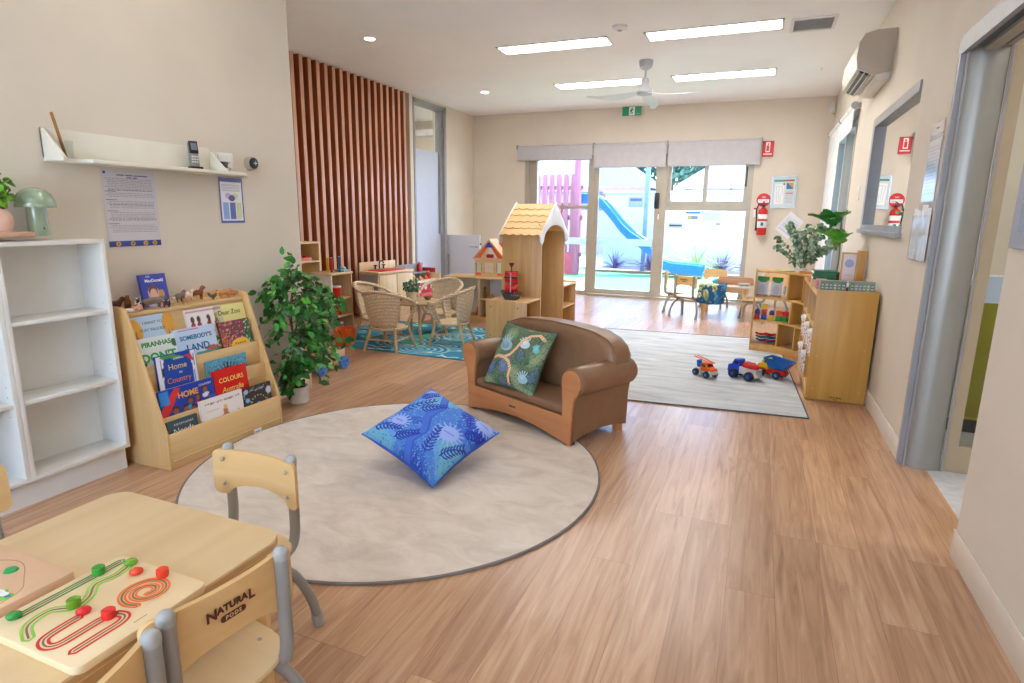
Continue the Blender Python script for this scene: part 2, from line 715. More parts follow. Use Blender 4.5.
# ---------------------------------------------------------------- left glazed door (tall sliding door with transom)
d = struct(MB(M_GREY).b2(XL - 0.05, XL + 0.1, 7.08, 7.12, 0, 2.67).b2(XL - 0.05, XL + 0.1, 7.91, 7.97, 0, 2.67).b2(XL - 0.05, XL + 0.1, 7.08, 7.97, 2.62, 2.67).b2(XL + 0.02, XL + 0.06, 7.86, 7.91, 0.9, 2.62).build('door_1'))
M_LEAF = mat('pale_blue_door', (196, 204, 222), 0.45, vary=0.01)
MB(M_LEAF).b2(XL - 0.02, XL + 0.02, 7.12, 7.91, 0.0, 2.05).build('door_leaf', d)
MB(M_GLASS).b2(XL - 0.004, XL + 0.004, 7.12, 7.91, 2.05, 2.62).build('glass_pane', d)
MB(M_DARK).b2(XL + 0.02, XL + 0.045, 7.16, 7.19, 0.88, 0.99, None, 0.004).build('door_handle', d)
# the small room seen over that door
w = MB(M_WALL)
w.b2(XL - 1.6, XL - 1.5, 6.5, 9.2, 0, CE)
w.b2(XL - 1.5, XL - 0.12, 9.1, 9.2, 0, CE)
w.b2(XL - 1.5, XL - 0.12, 6.4, 6.5, 0, CE)
struct(w.build('wall_side_room'))
struct(MB(M_CEIL).b2(XL - 1.6, XL - 0.15, 6.4, 9.2, CE, CE + 0.1).build('ceiling_side_room'))
struct(MB(M_WHITE).b2(XL - 1.6, XL - 0.15, 6.4, 9.2, -0.1, 0.0).build('floor_side_room'))

hd = thing('half_height_door', 'pale grey half-height door leaf standing open beside the tall blue-grey door', 'door', (-4.32, 8.0, 0))
MB(mat('grey_door_panel', (200, 202, 208), 0.4, vary=0.01)).b2(0, 0.53, -0.018, 0.018, 0.03, 0.885, None, 0.003).build('door_panel', hd)
MB(M_CHROME).cyl((0.49, -0.02, 0.72), (0.49, -0.055, 0.72), 0.012).cyl((0.49, -0.05, 0.72), (0.38, -0.05, 0.72), 0.007).build('lever_handle', hd)
MB(M_DARK).cyl((0.545, 0, 0.76), (0.52, 0, 0.76), 0.014).build('latch_bolt', hd)
MB(M_GREY).b2(-0.005, 0.03, -0.02, 0.02, 0.0, 0.6).build('hinge_post', hd)

# ---------------------------------------------------------------- back glazing
fy0, fy1 = YB + 0.01, YB + 0.09


def frame(x0, x1, z0, z1, t, y0=fy0, y1=fy1, m=None):
    b = m or MB(M_CREAMALU)
    b.b2(x0, x0 + t, y0, y1, z0, z1)
    b.b2(x1 - t, x1, y0, y1, z0, z1)
    b.b2(x0 + t, x1 - t, y0, y1, z0, z0 + t)
    b.b2(x0 + t, x1 - t, y0, y1, z1 - t, z1)
    return b


b = frame(GX0, -2.37, 0.0, GZ, 0.06)
b.b2(-3.30, -3.24, fy0, fy1, 0.06, GZ - 0.06)
b.b2(-3.24, -2.43, fy0 + 0.01, fy1 - 0.01, 1.29, 1.335)
w1 = struct(b.build('window_1'))
MB(M_GLASS).b2(-3.24, -2.43, YB + 0.045, YB + 0.051, 0.06, 2.0).build('glass_pane', w1)
MB(M_FILM).b2(-3.24, -2.43, YB + 0.036, YB + 0.04, 0.76, 0.86).build('visibility_strip', w1)
MB(M_CREAMALU).b2(-3.38, -3.30, YB + 0.04, YB + 0.06, 0.06, 2.0).build('side_panel', w1)

b = frame(-2.37, -1.34, 0.0, GZ, 0.03, fy0, fy1)
d2 = struct(b.build('door_2'))
b = frame(-2.34, -1.37, 0.03, 2.03, 0.07, YB + 0.015, YB + 0.055)
lf = b.build('door_leaf', d2)
MB(M_GLASS_T).b2(-2.27, -1.44, YB + 0.03, YB + 0.036, 0.1, 1.96).build('glass_pane', lf)
MB(M_FILM).b2(-2.27, -1.44, YB + 0.022, YB + 0.026, 0.76, 0.86).build('visibility_strip', lf)
h = MB(M_DARK)
h.b2(-1.445, -1.375, YB - 0.005, YB + 0.015, 1.30, 1.52, None, 0.01)
h.tube([(-1.43, YB - 0.0, 1.49), (-1.43, YB - 0.05, 1.485), (-1.43, YB - 0.05, 1.335), (-1.43, YB - 0.0, 1.33)], 0.009)
h.tube([(-1.39, YB - 0.0, 1.49), (-1.39, YB - 0.05, 1.485), (-1.39, YB - 0.05, 1.335), (-1.39, YB - 0.0, 1.33)], 0.009)
h.build('pull_handle', lf)
cv = Canvas(16, 24, (240, 240, 240)).rect(0, .75, 1, 1, (205, 40, 40))
sheet('lock_sticker', 0.05, 0.1, cv, lf, (-1.36, YB + 0.012, 1.15))
MB(M_CREAMALU).b2(-2.37, GX1, YB - 0.06, YB + 0.02, 0.0, 0.03).build('door_sill', d2)

b = frame(-1.34, GX1, 0.0, GZ, 0.06)
b.b2(-1.28, -0.21, fy0, fy1, 1.275, 1.355)
w3 = struct(b.build('window_2'))
MB(M_GLASS).b2(-1.28, -0.21, YB + 0.045, YB + 0.051, 0.06, 1.275).build('glass_pane', w3)
s1 = frame(-1.28, -0.74, 1.355, 2.0, 0.05, YB + 0.05, YB + 0.085).build('sash', w3)
MB(M_GLASS).b2(-1.23, -0.79, YB + 0.065, YB + 0.071, 1.405, 1.95).build('glass_pane', s1)
s2 = frame(-0.78, -0.21, 1.355, 2.0, 0.05, YB + 0.012, YB + 0.045).build('sash', w3)
MB(M_GLASS_T).b2(-0.73, -0.26, YB + 0.025, YB + 0.031, 1.405, 1.95).build('glass_pane', s2)
MB(M_DARK).b2(-0.245, -0.225, YB, YB + 0.012, 1.60, 1.86, None, 0.003).build('window_handle', s2)

# notices stuck on the glass
M_THIN = thin_mat('thin_notice_paper')

for (px, pz, pw, ph, kind, lb) in [(-0.90, 1.13, 0.20, 0.13, 0, 'small printed notice with blue header stuck on the lower window'),
                                   (-0.64, 1.13, 0.28, 0.13, 1, 'pale blue printed notice stuck on the lower window'),
                                   (-1.13, 1.03, 0.20, 0.07, 2, 'narrow grey name strip stuck on the lower window'),
                                   (-0.64, 1.07, 0.24, 0.05, 3, 'thin pale card hung under the pale blue notice')]:
    cv = Canvas(44, 30, [(225, 232, 245), (190, 210, 245), (150, 152, 150), (215, 225, 235)][kind])
    if kind == 0:
        cv.rect(0, .8, 1, 1, (60, 90, 180)).rect(.15, .2, .85, .6, (120, 130, 120)).ell(.3, .4, .1, .12, (200, 150, 60)).ell(.6, .4, .1, .12, (90, 120, 190))
    if kind == 1:
        for k in range(4):
            cv.rect(.1, .2 + .17 * k, .9, .25 + .17 * k, (160, 185, 230))
    if kind == 2:
        cv.rect(.08, .4, .92, .65, (60, 60, 60))
    if kind == 3:
        cv.rect(.7, .1, 1, .9, (140, 150, 150))
    o = sheet('window_notice', pw, ph, cv, None, (px, YB + 0.04, pz), mt=M_THIN)
    tag(o, lb, 'notice')

# roller blinds of the back glazing
for (x0, x1, zb, lb) in [(-3.55, -2.36, 2.00, 'pale grey roller blind over the left fence-side window, nearly rolled up'),
                         (-2.35, -1.30, 1.87, 'pale grey roller blind pulled partly down over the sliding glass door'),
                         (-1.29, -0.08, 1.875, 'pale grey roller blind above the window nearest the fire extinguisher')]:
    bl = thing('roller_blind', lb, 'blind', ((x0 + x1) / 2, YB - 0.05, 2.19), 0, 'roller blinds on the back wall')
    hw = (x1 - x0) / 2
    MB(M_BLIND).b2(-hw + 0.01, hw - 0.01, -0.022, -0.02, zb - 2.19, 0.0).b2(-hw + 0.01, hw - 0.01, -0.028, -0.014, zb - 2.19, zb - 2.165, None, 0.003).build('blind_fabric', bl)
    MB(M_BLIND).cyl((-hw + 0.01, 0, 0), (hw - 0.01, 0, 0), 0.024, None, None, 20).build('roller_tube', bl)
    for sx in (-1, 1):
        MB(M_GREY).b2(sx * hw - 0.006, sx * hw + 0.006, -0.03, 0.05, -0.03, 0.035).build('bracket', bl)

# ---------------------------------------------------------------- outside
M_CONC_ = mat('porch_concrete', (205, 200, 192), 0.8, vary=0.05, vscale=8)
M_TURF = mat('artificial_turf', (92, 132, 82), 0.9, vary=0.25, vscale=30, bump=0.3, bscale=200)
M_RENDER = mat('white_render', (186, 190, 200), 0.8, vary=0.02, vscale=4)
o = struct(MB(M_CONC).b2(-9, 4, YB + 0.12, 9.75, -0.12, -0.02).build('porch_path'))
o = struct(MB(M_TURF).b2(-9, 4, 9.75, 14.3, -0.12, -0.03).build('lawn_ground'))
o = struct(MB(mat('bark_mulch', (150, 120, 96), 0.9, vary=0.3, vscale=60, bump=0.5, bscale=150)).b2(-3.4, 4, 13.1, 14.4, -0.03, 0.02).build('garden_bed_ground'))
struct(MB(M_RENDER).b2(-3.5, 5, 14.4, 14.6, -0.1, 1.72).b2(-3.55, 5, 14.36, 14.64, 1.72, 1.78).build('garden_wall_outside'))
struct(MB(mat('soffit', (225, 225, 225), 0.8)).b2(-9, 4, YB + 0.12, 10.0, 2.45, 2.55).build('porch_roof'))
struct(MB(mat('far_ground', (170, 165, 150), 0.9, vary=0.1)).b2(-40, 40, 14.6, 60, -0.5, -0.15).build('ground_beyond'))

M_FENCE = wood('red_brown_paling', (124, 66, 84), (152, 92, 108), 'z', rough=0.7)
fn = thing('paling_fence', 'tall reddish timber paling fence and gate outside the left window', 'fence', (0, 12.2, 0))
MB(M_FENCE).b2(-6.6, -3.45, 0.03, 0.07, 0.35, 0.43).b2(-6.6, -3.45, 0.03, 0.07, 1.1, 1.2).b2(-6.6, -3.45, 0.03, 0.07, 1.72, 1.8).build('rail', fn)
x = -6.6
me = MB(M_FENCE).prism([(-0.055, 0), (0.055, 0), (0.055, 1.98), (0.03, 2.03), (-0.03, 2.03), (-0.055, 1.98)], 'xz', 0.0, 0.03).mesh('paling')
while x < -3.5:
    o = bpy.data.objects.new('paling', me)
    COL.objects.link(o)
    o.parent = fn
    o.location = (x, 0, 0)
    x += 0.155
MB(mat('pink_board', (170, 70, 84), 0.7)).b2(-5.6, -3.5, -0.03, 0.0, -0.02, 0.42).build('base_board', fn)
MB(M_FENCE).b2(-3.62, -3.5, -0.06, 0.08, -0.02, 2.55).build('corner_post', fn)

M_SLIDE = mat('sky_blue_plastic', (36, 104, 200), 0.35)
sd = thing('play_slide', 'bright blue plastic wavy slide outside the glass door', 'slide', (0, 12.75, 0))
path = [(-3.75, 1.5), (-3.35, 1.47), (-3.12, 1.38), (-2.92, 1.16), (-2.7, 0.9), (-2.5, 0.72), (-2.3, 0.60), (-2.1, 0.46), (-1.95, 0.28), (-1.82, 0.16), (-1.6, 0.10), (-1.2, 0.08), (-1.0, 0.06)]
rows = []
for (x, z) in path:
    row = []
    for (dy, dz) in [(-0.26, 0.16), (-0.24, 0.18), (-0.21, 0.16), (-0.17, 0.03), (-0.08, 0), (0.08, 0), (0.17, 0.03), (0.21, 0.16), (0.24, 0.18), (0.26, 0.16), (0.25, -0.03), (0, -0.05), (-0.25, -0.03)]:
        row.append((x, dy, z + dz))
    rows.append(row)
MB(M_SLIDE).surf(rows, None, True).build('chute', sd)
MB(mat('play_platform', (150, 100, 80), 0.6)).b2(-4.2, -3.7, -0.25, 0.3, 1.38, 1.46).b2(-4.2, -4.12, -0.25, -0.17, -0.03, 1.38).b2(-4.2, -4.12, 0.22, 0.3, -0.03, 1.38).b2(-3.78, -3.7, -0.25, -0.17, -0.03, 1.38).b2(-3.78, -3.7, 0.22, 0.3, -0.03, 1.38).build('platform', sd)

ps = thing('steel_post', 'slim grey-blue steel post outside with a small notice fixed to it', 'post', (-2.32, 13.25, -0.03))
MB(mat('grey_blue_post', (120, 130, 160), 0.5)).b2(-0.045, 0.045, -0.045, 0.045, 0, 3.3).build('shaft', ps)
cv = Canvas(24, 16, (150, 140, 150)).rect(.1, .55, .9, .8, (90, 80, 90))
o = sheet('notice_plate', 0.32, 0.22, cv, ps, (-0.22, -0.05, 1.42))
solid(o, 0.01)

# neighbouring houses and trees beyond the wall
M_ROOFG = mat('grey_roof', (96, 104, 128), 0.7, vary=0.08, vscale=20)
M_HOUSE = mat('pale_house', (150, 134, 140), 0.8)
for (hx, hy, w_, hh, top, lb) in [(-0.4, 20, 3.4, 2.35, 3.6, 'pale neighbouring house with low grey hip roof beyond the white garden wall'),
                                  (-6.2, 21, 4.6, 2.3, 3.7, 'pinkish neighbouring house with wide pale roof behind the slide')]:
    hs = thing('house', lb, 'house', (hx, hy, -0.15))
    MB(M_HOUSE).b2(-w_ / 2, w_ / 2, 0, 5, 0, hh).build('wall', hs)
    rr = w_ / 2 + 0.4
    m = MB(M_ROOFG)
    vs = [m.bm.verts.new(p) for p in [(-rr, -0.4, hh), (rr, -0.4, hh), (rr, 5.4, hh), (-rr, 5.4, hh), (-rr * 0.3, 2.5, top), (rr * 0.3, 2.5, top)]]
    for f in [(0, 1, 5, 4), (1, 2, 5), (2, 3, 4, 5), (3, 0, 4), (3, 2, 1, 0)]:
        m.bm.faces.new([vs[i] for i in f])
    m.b2(-rr, rr, -0.46, -0.38, hh - 0.14, hh + 0.02, mat('roof_gutter', (150, 110, 116), 0.6))
    m.build('roof', hs)
    MB(mat('dark_window', (80, 90, 120), 0.2)).b2(0.2, 1.2, -0.02, 0.0, hh - 0.75, hh - 0.3).build('window', hs)


def leaf_cloud(mb, rnd, n, cen, rad, size, shape='oval', clip=None):
    made = 0
    while made < n:
        v = Vector((rnd.gauss(0, 1), rnd.gauss(0, 1), rnd.gauss(0, 1))).normalized() * (rnd.random() ** 0.45)
        p = Vector(cen) + Vector((v.x * rad[0], v.y * rad[1], v.z * rad[2]))
        made += 1
        if clip and clip(p):
            continue
        add_leaf(mb, rnd, p, size * (0.7 + 0.6 * rnd.random()), v, shape)


def add_leaf(mb, rnd, p, s, outd, shape='oval', mi=None):
    d = (Vector(outd) * 0.8 + Vector((rnd.uniform(-1, 1), rnd.uniform(-1, 1), rnd.uniform(-1.1, 0.3)))).normalized()
    side = d.cross(Vector((rnd.uniform(-1, 1), rnd.uniform(-1, 1), rnd.uniform(0.2, 1)))).normalized()
    nrm = side.cross(d)
    if shape == 'oval':
        pr = [(0, 0), (0.25, 0.28), (0.55, 0.30), (0.8, 0.17), (1, 0)]
    elif shape == 'round':
        pr = [(0, 0), (0.15, 0.32), (0.5, 0.48), (0.85, 0.32), (1, 0)]
    elif shape == 'fiddle':
        pr = [(0, 0), (0.2, 0.2), (0.45, 0.24), (0.75, 0.42), (0.93, 0.3), (1, 0)]
    else:
        pr = [(0, 0), (0.3, 0.09), (0.7, 0.07), (1, 0)]
    mid, a, b = [], [], []
    bend = rnd.uniform(0.05, 0.3)
    for (t, w) in pr:
        q = p + d * (t * s) - nrm * (bend * t * t * s)
        mid.append(mb.bm.verts.new(q))
        if w > 0:
            a.append(mb.bm.verts.new(q + side * (w * s) + nrm * (0.25 * w * s)))
            b.append(mb.bm.verts.new(q - side * (w * s) + nrm * (0.25 * w * s)))
    F = mb.bm.faces.new
    fs = [F((mid[0], a[0], mid[1])), F((mid[0], mid[1], b[0]))]
    for i in range(1, len(a)):
        fs.append(F((mid[i], a[i - 1], a[i], mid[i + 1])))
        fs.append(F((mid[i], mid[i + 1], b[i], b[i - 1])))
    fs.append(F((mid[-2], a[-1], mid[-1])))
    fs.append(F((mid[-2], mid[-1], b[-1])))
    if mi is not None:
        for f in fs:
            f.material_index = mi


M_TREE = mat('tree_leaves', (70, 104, 84), 0.7, vary=0.3, vscale=3)
M_BARK = mat('tree_bark', (110, 90, 75), 0.9)
rnd = random.Random(3)
for (tx, ty, th, rr, lb) in [(-2.0, 30, 6.6, 2.6, 'leafy green tree beyond the wall, behind the sliding window'), (-7.0, 32, 7.2, 2.9, 'broad green tree rising behind the pinkish house'),
                             (-11.2, 19, 4.8, 1.9, 'green tree behind the paling fence'), (3.2, 30, 6.2, 2.5, 'green tree behind the pale house roof'),
                             (-5.2, 38, 9.0, 3.6, 'tallest hazy green tree far behind the two houses'), (3.4, 41, 9.0, 3.8, 'wide hazy tree far behind the right-hand house roof'), (-14.5, 30, 8.0, 3.6, 'broad tree far behind the paling fence')]:
    tr = thing('tree', lb, 'tree', (tx, ty, -0.15), 0, 'trees beyond the garden wall')
    MB(M_BARK).tube([(0, 0, 0), (0.05, 0, 1.2), (0, 0.05, th * 0.7)], [0.16, 0.12, 0.06]).build('trunk', tr)
    m = MB(M_TREE)
    leaf_cloud(m, rnd, 3200, (0, 0, th * 0.68), (rr, rr, th * 0.33), 0.30)
    m.build('foliage', tr, angle=180)

# strappy garden plants along the wall
M_STRAP = mat('purple_green_strap', (110, 96, 120), 0.6, vary=0.25, vscale=14)
M_STRAPG = mat('lime_strap', (140, 175, 70), 0.6, vary=0.25, vscale=14)


def strappy(name, loc, n, L, m, lb, seed):
    g = random.Random(seed)
    root = thing(name, lb, 'plant', loc, 0, 'strappy plants by the garden wall')
    mb = MB(m)
    for i in range(n):
        a = g.uniform(0, 2 * PI)
        el = g.uniform(0.5, 1.45)
        LL = L * g.uniform(0.6, 1.1)
        pts, rs = [], []
        for k in range(6):
            t = k / 5
            rr = LL * t * math.cos(el) * (1 + 0.3 * t)
            zz = LL * (t * math.sin(el) - 0.45 * t * t * math.cos(el))
            pts.append((rr * math.cos(a), rr * math.sin(a), max(zz, 0.0)))
            rs.append(0.011 * (1 - t) + 0.002)
        mb.tube(pts, rs, None, 3, caps=False)
    mb.build('leaf_blades', root, angle=180)
    MB(M_BARK).lathe([(0.05, 0), (0.035, 0.05), (0.0001, 0.07)], seg=8).build('crown', root)


strappy('flax_plant', (-2.2, 13.55, 0.0), 90, 0.72, M_STRAP, 'spiky purple-green plant seen through the glass door under the slide', 1)
strappy('flax_plant', (-1.25, 13.55, 0.0), 60, 0.75, M_STRAPG, 'lime green strappy plant behind the foot of the slide', 2)
strappy('flax_plant', (-0.72, 13.6, 0.0), 80, 0.66, M_STRAP, 'spiky purple-green plant left of the widest one outside the lower window', 3)
strappy('flax_plant', (-0.02, 13.4, 0.0), 150, 0.92, M_STRAP, 'widest spiky purple-green plant outside the lower window', 4)
strappy('flax_plant', (-3.05, 13.7, 0.0), 50, 0.5, M_STRAP, 'small spiky plant against the white wall left of the slide chute', 5)
# ================================================================ ceiling fixtures
M_DIFF = mat('light_diffuser', (255, 255, 255), 0.5, vary=0, emit=(255, 250, 244), estr=15.0)
M_DIFF2 = mat('added_panel_diffuser', (255, 255, 255), 0.5, vary=0, emit=(255, 248, 240), estr=4.2)
M_DOWN = mat('downlight_glow', (255, 255, 255), 0.5, vary=0, emit=(255, 238, 215), estr=14.0)


def panel(x0, x1, y0, y1, lb, dm=None):
    cx, cy = (x0 + x1) / 2, (y0 + y1) / 2
    t = thing('ceiling_light', lb, 'ceiling light', (cx, cy, CE), 0, 'recessed strip light panels in the ceiling')
    hx, hy = (x1 - x0) / 2, (y1 - y0) / 2
    m = MB(M_WHITE)
    for (a, b_, c, d_) in [(-hx, hx, -hy, -hy + .02), (-hx, hx, hy - .02, hy), (-hx, -hx + .02, -hy, hy), (hx - .02, hx, -hy, hy)]:
        m.b2(a, b_, c, d_, -0.008, 0.0)
    m.build('frame', t)
    MB(dm or M_DIFF).b2(-hx + .02, hx - .02, -hy + .02, hy - .02, -0.005, -0.001).build('diffuser', t)


panel(-2.42, -1.37, 5.43, 5.70, 'long recessed light panel left of the smoke detector, in the nearer row')
panel(-1.06, 0.03, 5.43, 5.70, 'long recessed light panel beside the ceiling vent, in the nearer row')
panel(-2.42, -1.37, 7.10, 7.40, 'long recessed light panel left of the ceiling fan, in the row near the back wall')
panel(-1.06, 0.01, 7.10, 7.40, 'long recessed light panel right of the ceiling fan, in the row near the back wall')
for (x0, y0) in [(-2.42, 1.9), (-1.06, 1.9), (-2.42, -0.8), (-1.06, -0.8)]:  # unseen panels, added to brighten the near part of the room
    panel(x0, x0 + 1.06, y0, y0 + 0.28, 'unseen light panel added over the front half of the room, out of the picture', M_DIFF2)


for (x_, y_, lb_) in [(1.7, 2.2, 'unseen light panel added in the hall just behind the doorway wall'), (1.7, 4.6, 'unseen light panel added in the hall behind the viewing window')]:  # lamps added out of view to brighten the hall and door jamb
    panel(x_, x_ + 1.06, y_, y_ + 0.28, lb_)
panel(XL - 1.2, XL - 0.4, 7.6, 7.9, 'unseen light panel added in the side room behind the tall blue-grey door')  # unseen lamp, added so the room over the door looks lit


def downlight(x, y, lb):
    t = thing('downlight', lb, 'downlight', (x, y, CE), 0, 'small round downlights')
    MB(M_WHITE).lathe([(0.052, -0.001), (0.055, -0.006), (0.042, -0.007), (0.040, -0.002)], seg=24).build('trim_ring', t)
    MB(M_DOWN).lathe([(0.0001, -0.004), (0.040, -0.004)], seg=24).build('lamp', t)


downlight(-3.36, 4.80, 'small glowing round downlight above the slat screen, nearest the camera')
downlight(-3.375, 7.26, 'small glowing round downlight near the tall grey door')

t = thing('smoke_detector', 'round white smoke detector on the ceiling between the two nearer light panels', 'smoke detector', (-1.208, 5.20, CE))
MB(M_WHITE).lathe([(0.062, 0), (0.062, -0.018), (0.045, -0.03), (0.0001, -0.034)], seg=28).build('housing', t)
MB(mat('detector_lens', (190, 180, 220), 0.3)).lathe([(0.022, -0.03), (0.016, -0.042), (0.0001, -0.045)], seg=18).build('lens', t)
t = thing('ceiling_sensor', 'tiny white sprinkler head on the ceiling above the back right corner', 'sensor', (0.434, 7.26, CE))
MB(M_WHITE).lathe([(0.022, 0), (0.02, -0.008), (0.007, -0.012), (0.007, -0.03), (0.0001, -0.03)], seg=14).build('housing', t)

t = thing('ceiling_vent', 'square grey air return vent in the ceiling next to the light panel', 'vent', (0.235, 5.65, CE))
m = MB(M_WHITE)
for (a, b_, c, d_) in [(-.16, .17, -.175, -.15), (-.16, .17, .15, .175), (-.16, -.135, -.15, .15), (.145, .17, -.15, .15)]:
    m.b2(a, b_, c, d_, -0.012, 0.0)
m.build('frame', t)
m = MB(mat('vent_grey', (214, 212, 212), 0.6))
m.b2(-.135, .145, -.15, .15, -0.002, -0.0005, mat('vent_back', (170, 168, 168), 0.8))
for k in range(13):
    m.box((0.005, -.138 + k * 0.023, -0.006), (.28, .017, .0015), None, (0.25, 0, 0))
m.build('grille', t)

# ceiling fan
M_FAN = mat('fan_white', (214, 214, 216), 0.4, vary=0.01)
M_FANG = mat('fan_grey', (170, 170, 172), 0.4, vary=0.01)
t = thing('ceiling_fan', 'white three-blade ceiling fan with curved motor body', 'ceiling fan', (-1.2, 6.37, CE))
MB(M_FANG).lathe([(0.068, 0), (0.07, -0.02), (0.06, -0.065), (0.03, -0.085), (0.0001, -0.086)], seg=28).build('ceiling_canopy', t)
MB(M_FANG).cyl((0, 0, -0.08), (0, 0, -0.19), 0.011).build('down_rod', t)
MB(M_FANG).lathe([(0.0001, -0.155), (0.03, -0.165), (0.042, -0.19), (0.04, -0.22), (0.055, -0.25), (0.08, -0.275), (0.085, -0.30), (0.07, -0.32), (0.0001, -0.328)], seg=28).build('motor', t)
for k, a in enumerate((197, 333, 80)):
    a = R(a)
    rows = []
    for i in range(13):
        s = i / 12
        r = 0.06 + 0.52 * s
        w = (0.035 + 0.05 * math.sin(PI * min(1, s * 1.15 + 0.1))) * (1 if s < 0.93 else 0.55)
        sweep = 0.12 * s * s
        z = -0.305 - 0.05 * s - 0.02 * math.sin(PI * s)
        row = []
        for (v, dz) in [(-1, 0), (0, 0.006), (1, 0), (0, -0.004)]:
            yv = v * w + sweep
            row.append((r * math.cos(a) - yv * math.sin(a), r * math.sin(a) + yv * math.cos(a), z + dz + v * w * 0.16))
        rows.append(row)
    MB(M_FAN).surf(rows, None, True).build('blade', t)

# exit sign hanging below the ceiling
t = thing('exit_sign', 'green running man exit sign fixed to the ceiling before the glass door', 'exit sign', (-1.81, 8.76, CE))
MB(M_WHITE).b2(-0.12, 0.12, -0.015, 0.02, -0.012, 0).b2(-0.14, 0.14, -0.006, 0.012, -0.14, -0.012).build('housing', t)
cv = Canvas(84, 42, (20, 140, 95))
cv.rect(.36, .06, .66, .94, (235, 245, 240)).rect(.56, .5, .66, .94, (235, 245, 240))
G = (10, 110, 75)
cv.ell(.52, .80, .035, .07, G).line([(.50, .70), (.47, .45)], .035, G).line([(.50, .68), (.57, .60), (.60, .66)], .014, G).line([(.49, .66), (.43, .60), (.41, .48)], .014, G)
cv.line([(.47, .45), (.54, .34), (.51, .18)], .018, G).line([(.47, .45), (.44, .28), (.38, .22)], .018, G)
cv.line([(.74, .2), (.9, .2)], .01, (180, 220, 200))
sheet('sign_face', 0.27, 0.125, cv, t, (0, -0.008, -0.138), mt=paint_mat('sign_print', 0.4))

# air conditioner on the right wall
M_AC = mat('ac_casing', (214, 206, 196), 0.4, vary=0.01)
M_ACG = mat('ac_side', (178, 164, 148), 0.45, vary=0.01)
t = thing('air_conditioner', 'white split air conditioner high on the right wall', 'air conditioner', (XR, 5.06, 2.19))
pr = [(0, 0.0), (-0.12, -0.01), (-0.215, 0.03), (-0.228, 0.10), (-0.222, 0.20), (-0.19, 0.255), (-0.12, 0.275), (0, 0.277)]
MB(M_AC).prism(pr, 'xz', 0.01, 0.84, None, 0.006).build('casing', t)
MB(M_ACG).prism(pr, 'xz', 0.0, 0.012, None, 0.003).build('end_cap', t)
m = MB(M_BLACK)
m.box((-0.165, 0.42, 0.004), (0.085, 0.76, 0.014), None, (0, 0.42, 0))
m.build('air_outlet', t)
for k in range(3):
    MB(M_AC).box((-0.20 + k * 0.032, 0.42, 0.012 - k * 0.013), (0.010, 0.77, 0.02), None, (0, 0.42, 0), 0.002).build('louvre', t)
MB(M_AC).box((-0.05, 0.42, -0.02), (0.1, 0.74, 0.05), None, None, 0.01).build('under_cover', t)

t = thing('motion_sensor', 'small white motion sensor in the top right back corner', 'sensor', (0.708, 8.836, 2.55))
MB(M_WHITE).box((0, 0, 0), (0.055, 0.05, 0.13), None, (0, 0, 0.7), 0.012).build('housing', t)
MB(M_FILM).box((-0.015, -0.022, -0.015), (0.03, 0.012, 0.06), None, (0, 0, 0.7), 0.005).build('lens', t)

# ---------------------------------------------------------------- right wall fittings
# viewing window
b = MB(M_GREY)
X0, X1 = XR - 0.012, XR + T + 0.005
for (y0, y1, z0, z1) in [(5.42, 5.5, 1.10, 1.93), (4.03, 5.42, 1.10, 1.145), (4.03, 5.42, 1.87, 1.93)]:
    b.b2(X0, X1, y0, y1, z0, z1)
b.b2(XR + 0.03, X1, 4.03, 4.07, 1.145, 1.87)
b.b2(XR + 0.05, XR + 0.08, 5.36, 5.42, 1.145, 1.87, M_DARK)
w4 = struct(b.build('window_3'))
MB(M_GREY).b2(XR - 0.03, XR, 4.0, 5.53, 1.08, 1.11, None, 0.003).build('window_sill', w4)
MB(M_GREY).b2(XR + 0.045, XR + 0.075, 5.2, 5.245, 1.145, 1.87).b2(XR + 0.045, XR + 0.075, 5.245, 5.42, 1.83, 1.87).build('sash_stile', w4)
MB(M_GLASS_D).b2(XR + 0.028, XR + 0.034, 4.08, 5.42, 1.145, 1.87).build('glass_pane', w4)
b = MB(M_GREY)
for (y0, y1, z0, z1) in [(1.3, 1.35, 1.10, 1.95), (2.31, 2.36, 1.10, 1.95), (1.35, 2.31, 1.10, 1.15), (1.35, 2.31, 1.9, 1.95)]:
    b.b2(X0, X1, y0, y1, z0, z1)
w5 = struct(b.build('window_4'))
MB(M_GLASS_D).b2(XR + 0.03, XR + 0.036, 1.35, 2.31, 1.15, 1.9).build('glass_pane', w5)

# doorway with metal jamb and header
b = MB(M_GREY)
b.b2(XR - 0.012, XR + 0.01, 3.288, 3.318, 0, 1.96)
b.b2(XR - 0.012, XR + 0.01, 2.35, 3.288, 1.885, 1.96)
b.b2(XR + 0.01, XR + 0.16, 2.395, 3.285, 1.90, 1.914)
dr = struct(b.build('door_3'))
M_JAMB = mat('jamb_grey', (150, 148, 142), 0.35, metal=0.25, vary=0.01)
rows = []
for i in range(9):
    s = i / 8
    xx = XR + 0.008 + 0.150 * s
    yy = 3.272 - 0.030 * math.sin(PI * min(1.0, s * 0.9 + 0.05)) + 0.0
    rows.append([(xx, yy, 0.0), (xx, yy, 1.90)])
rows += [[(XR + 0.158, 3.30, 0.0), (XR + 0.158, 3.30, 1.90)], [(XR + 0.008, 3.30, 0.0), (XR + 0.008, 3.30, 1.90)]]
MB(M_JAMB).surf(rows, None, False, True).build('jamb_panel', dr)
MB(M_GREY).cyl((XR + 0.166, 3.262, 0), (XR + 0.166, 3.262, 1.9), 0.006).cyl((XR + 0.006, 3.246, 0), (XR + 0.006, 3.246, 1.9), 0.004).build('edge_bead', dr)
MB(M_DARK).b2(XR + 0.02, XR + 0.05, 2.395, 3.22, 1.895, 1.915).b2(XR + 0.10, XR + 0.13, 2.395, 3.22, 1.895, 1.915).build('sliding_track', dr)
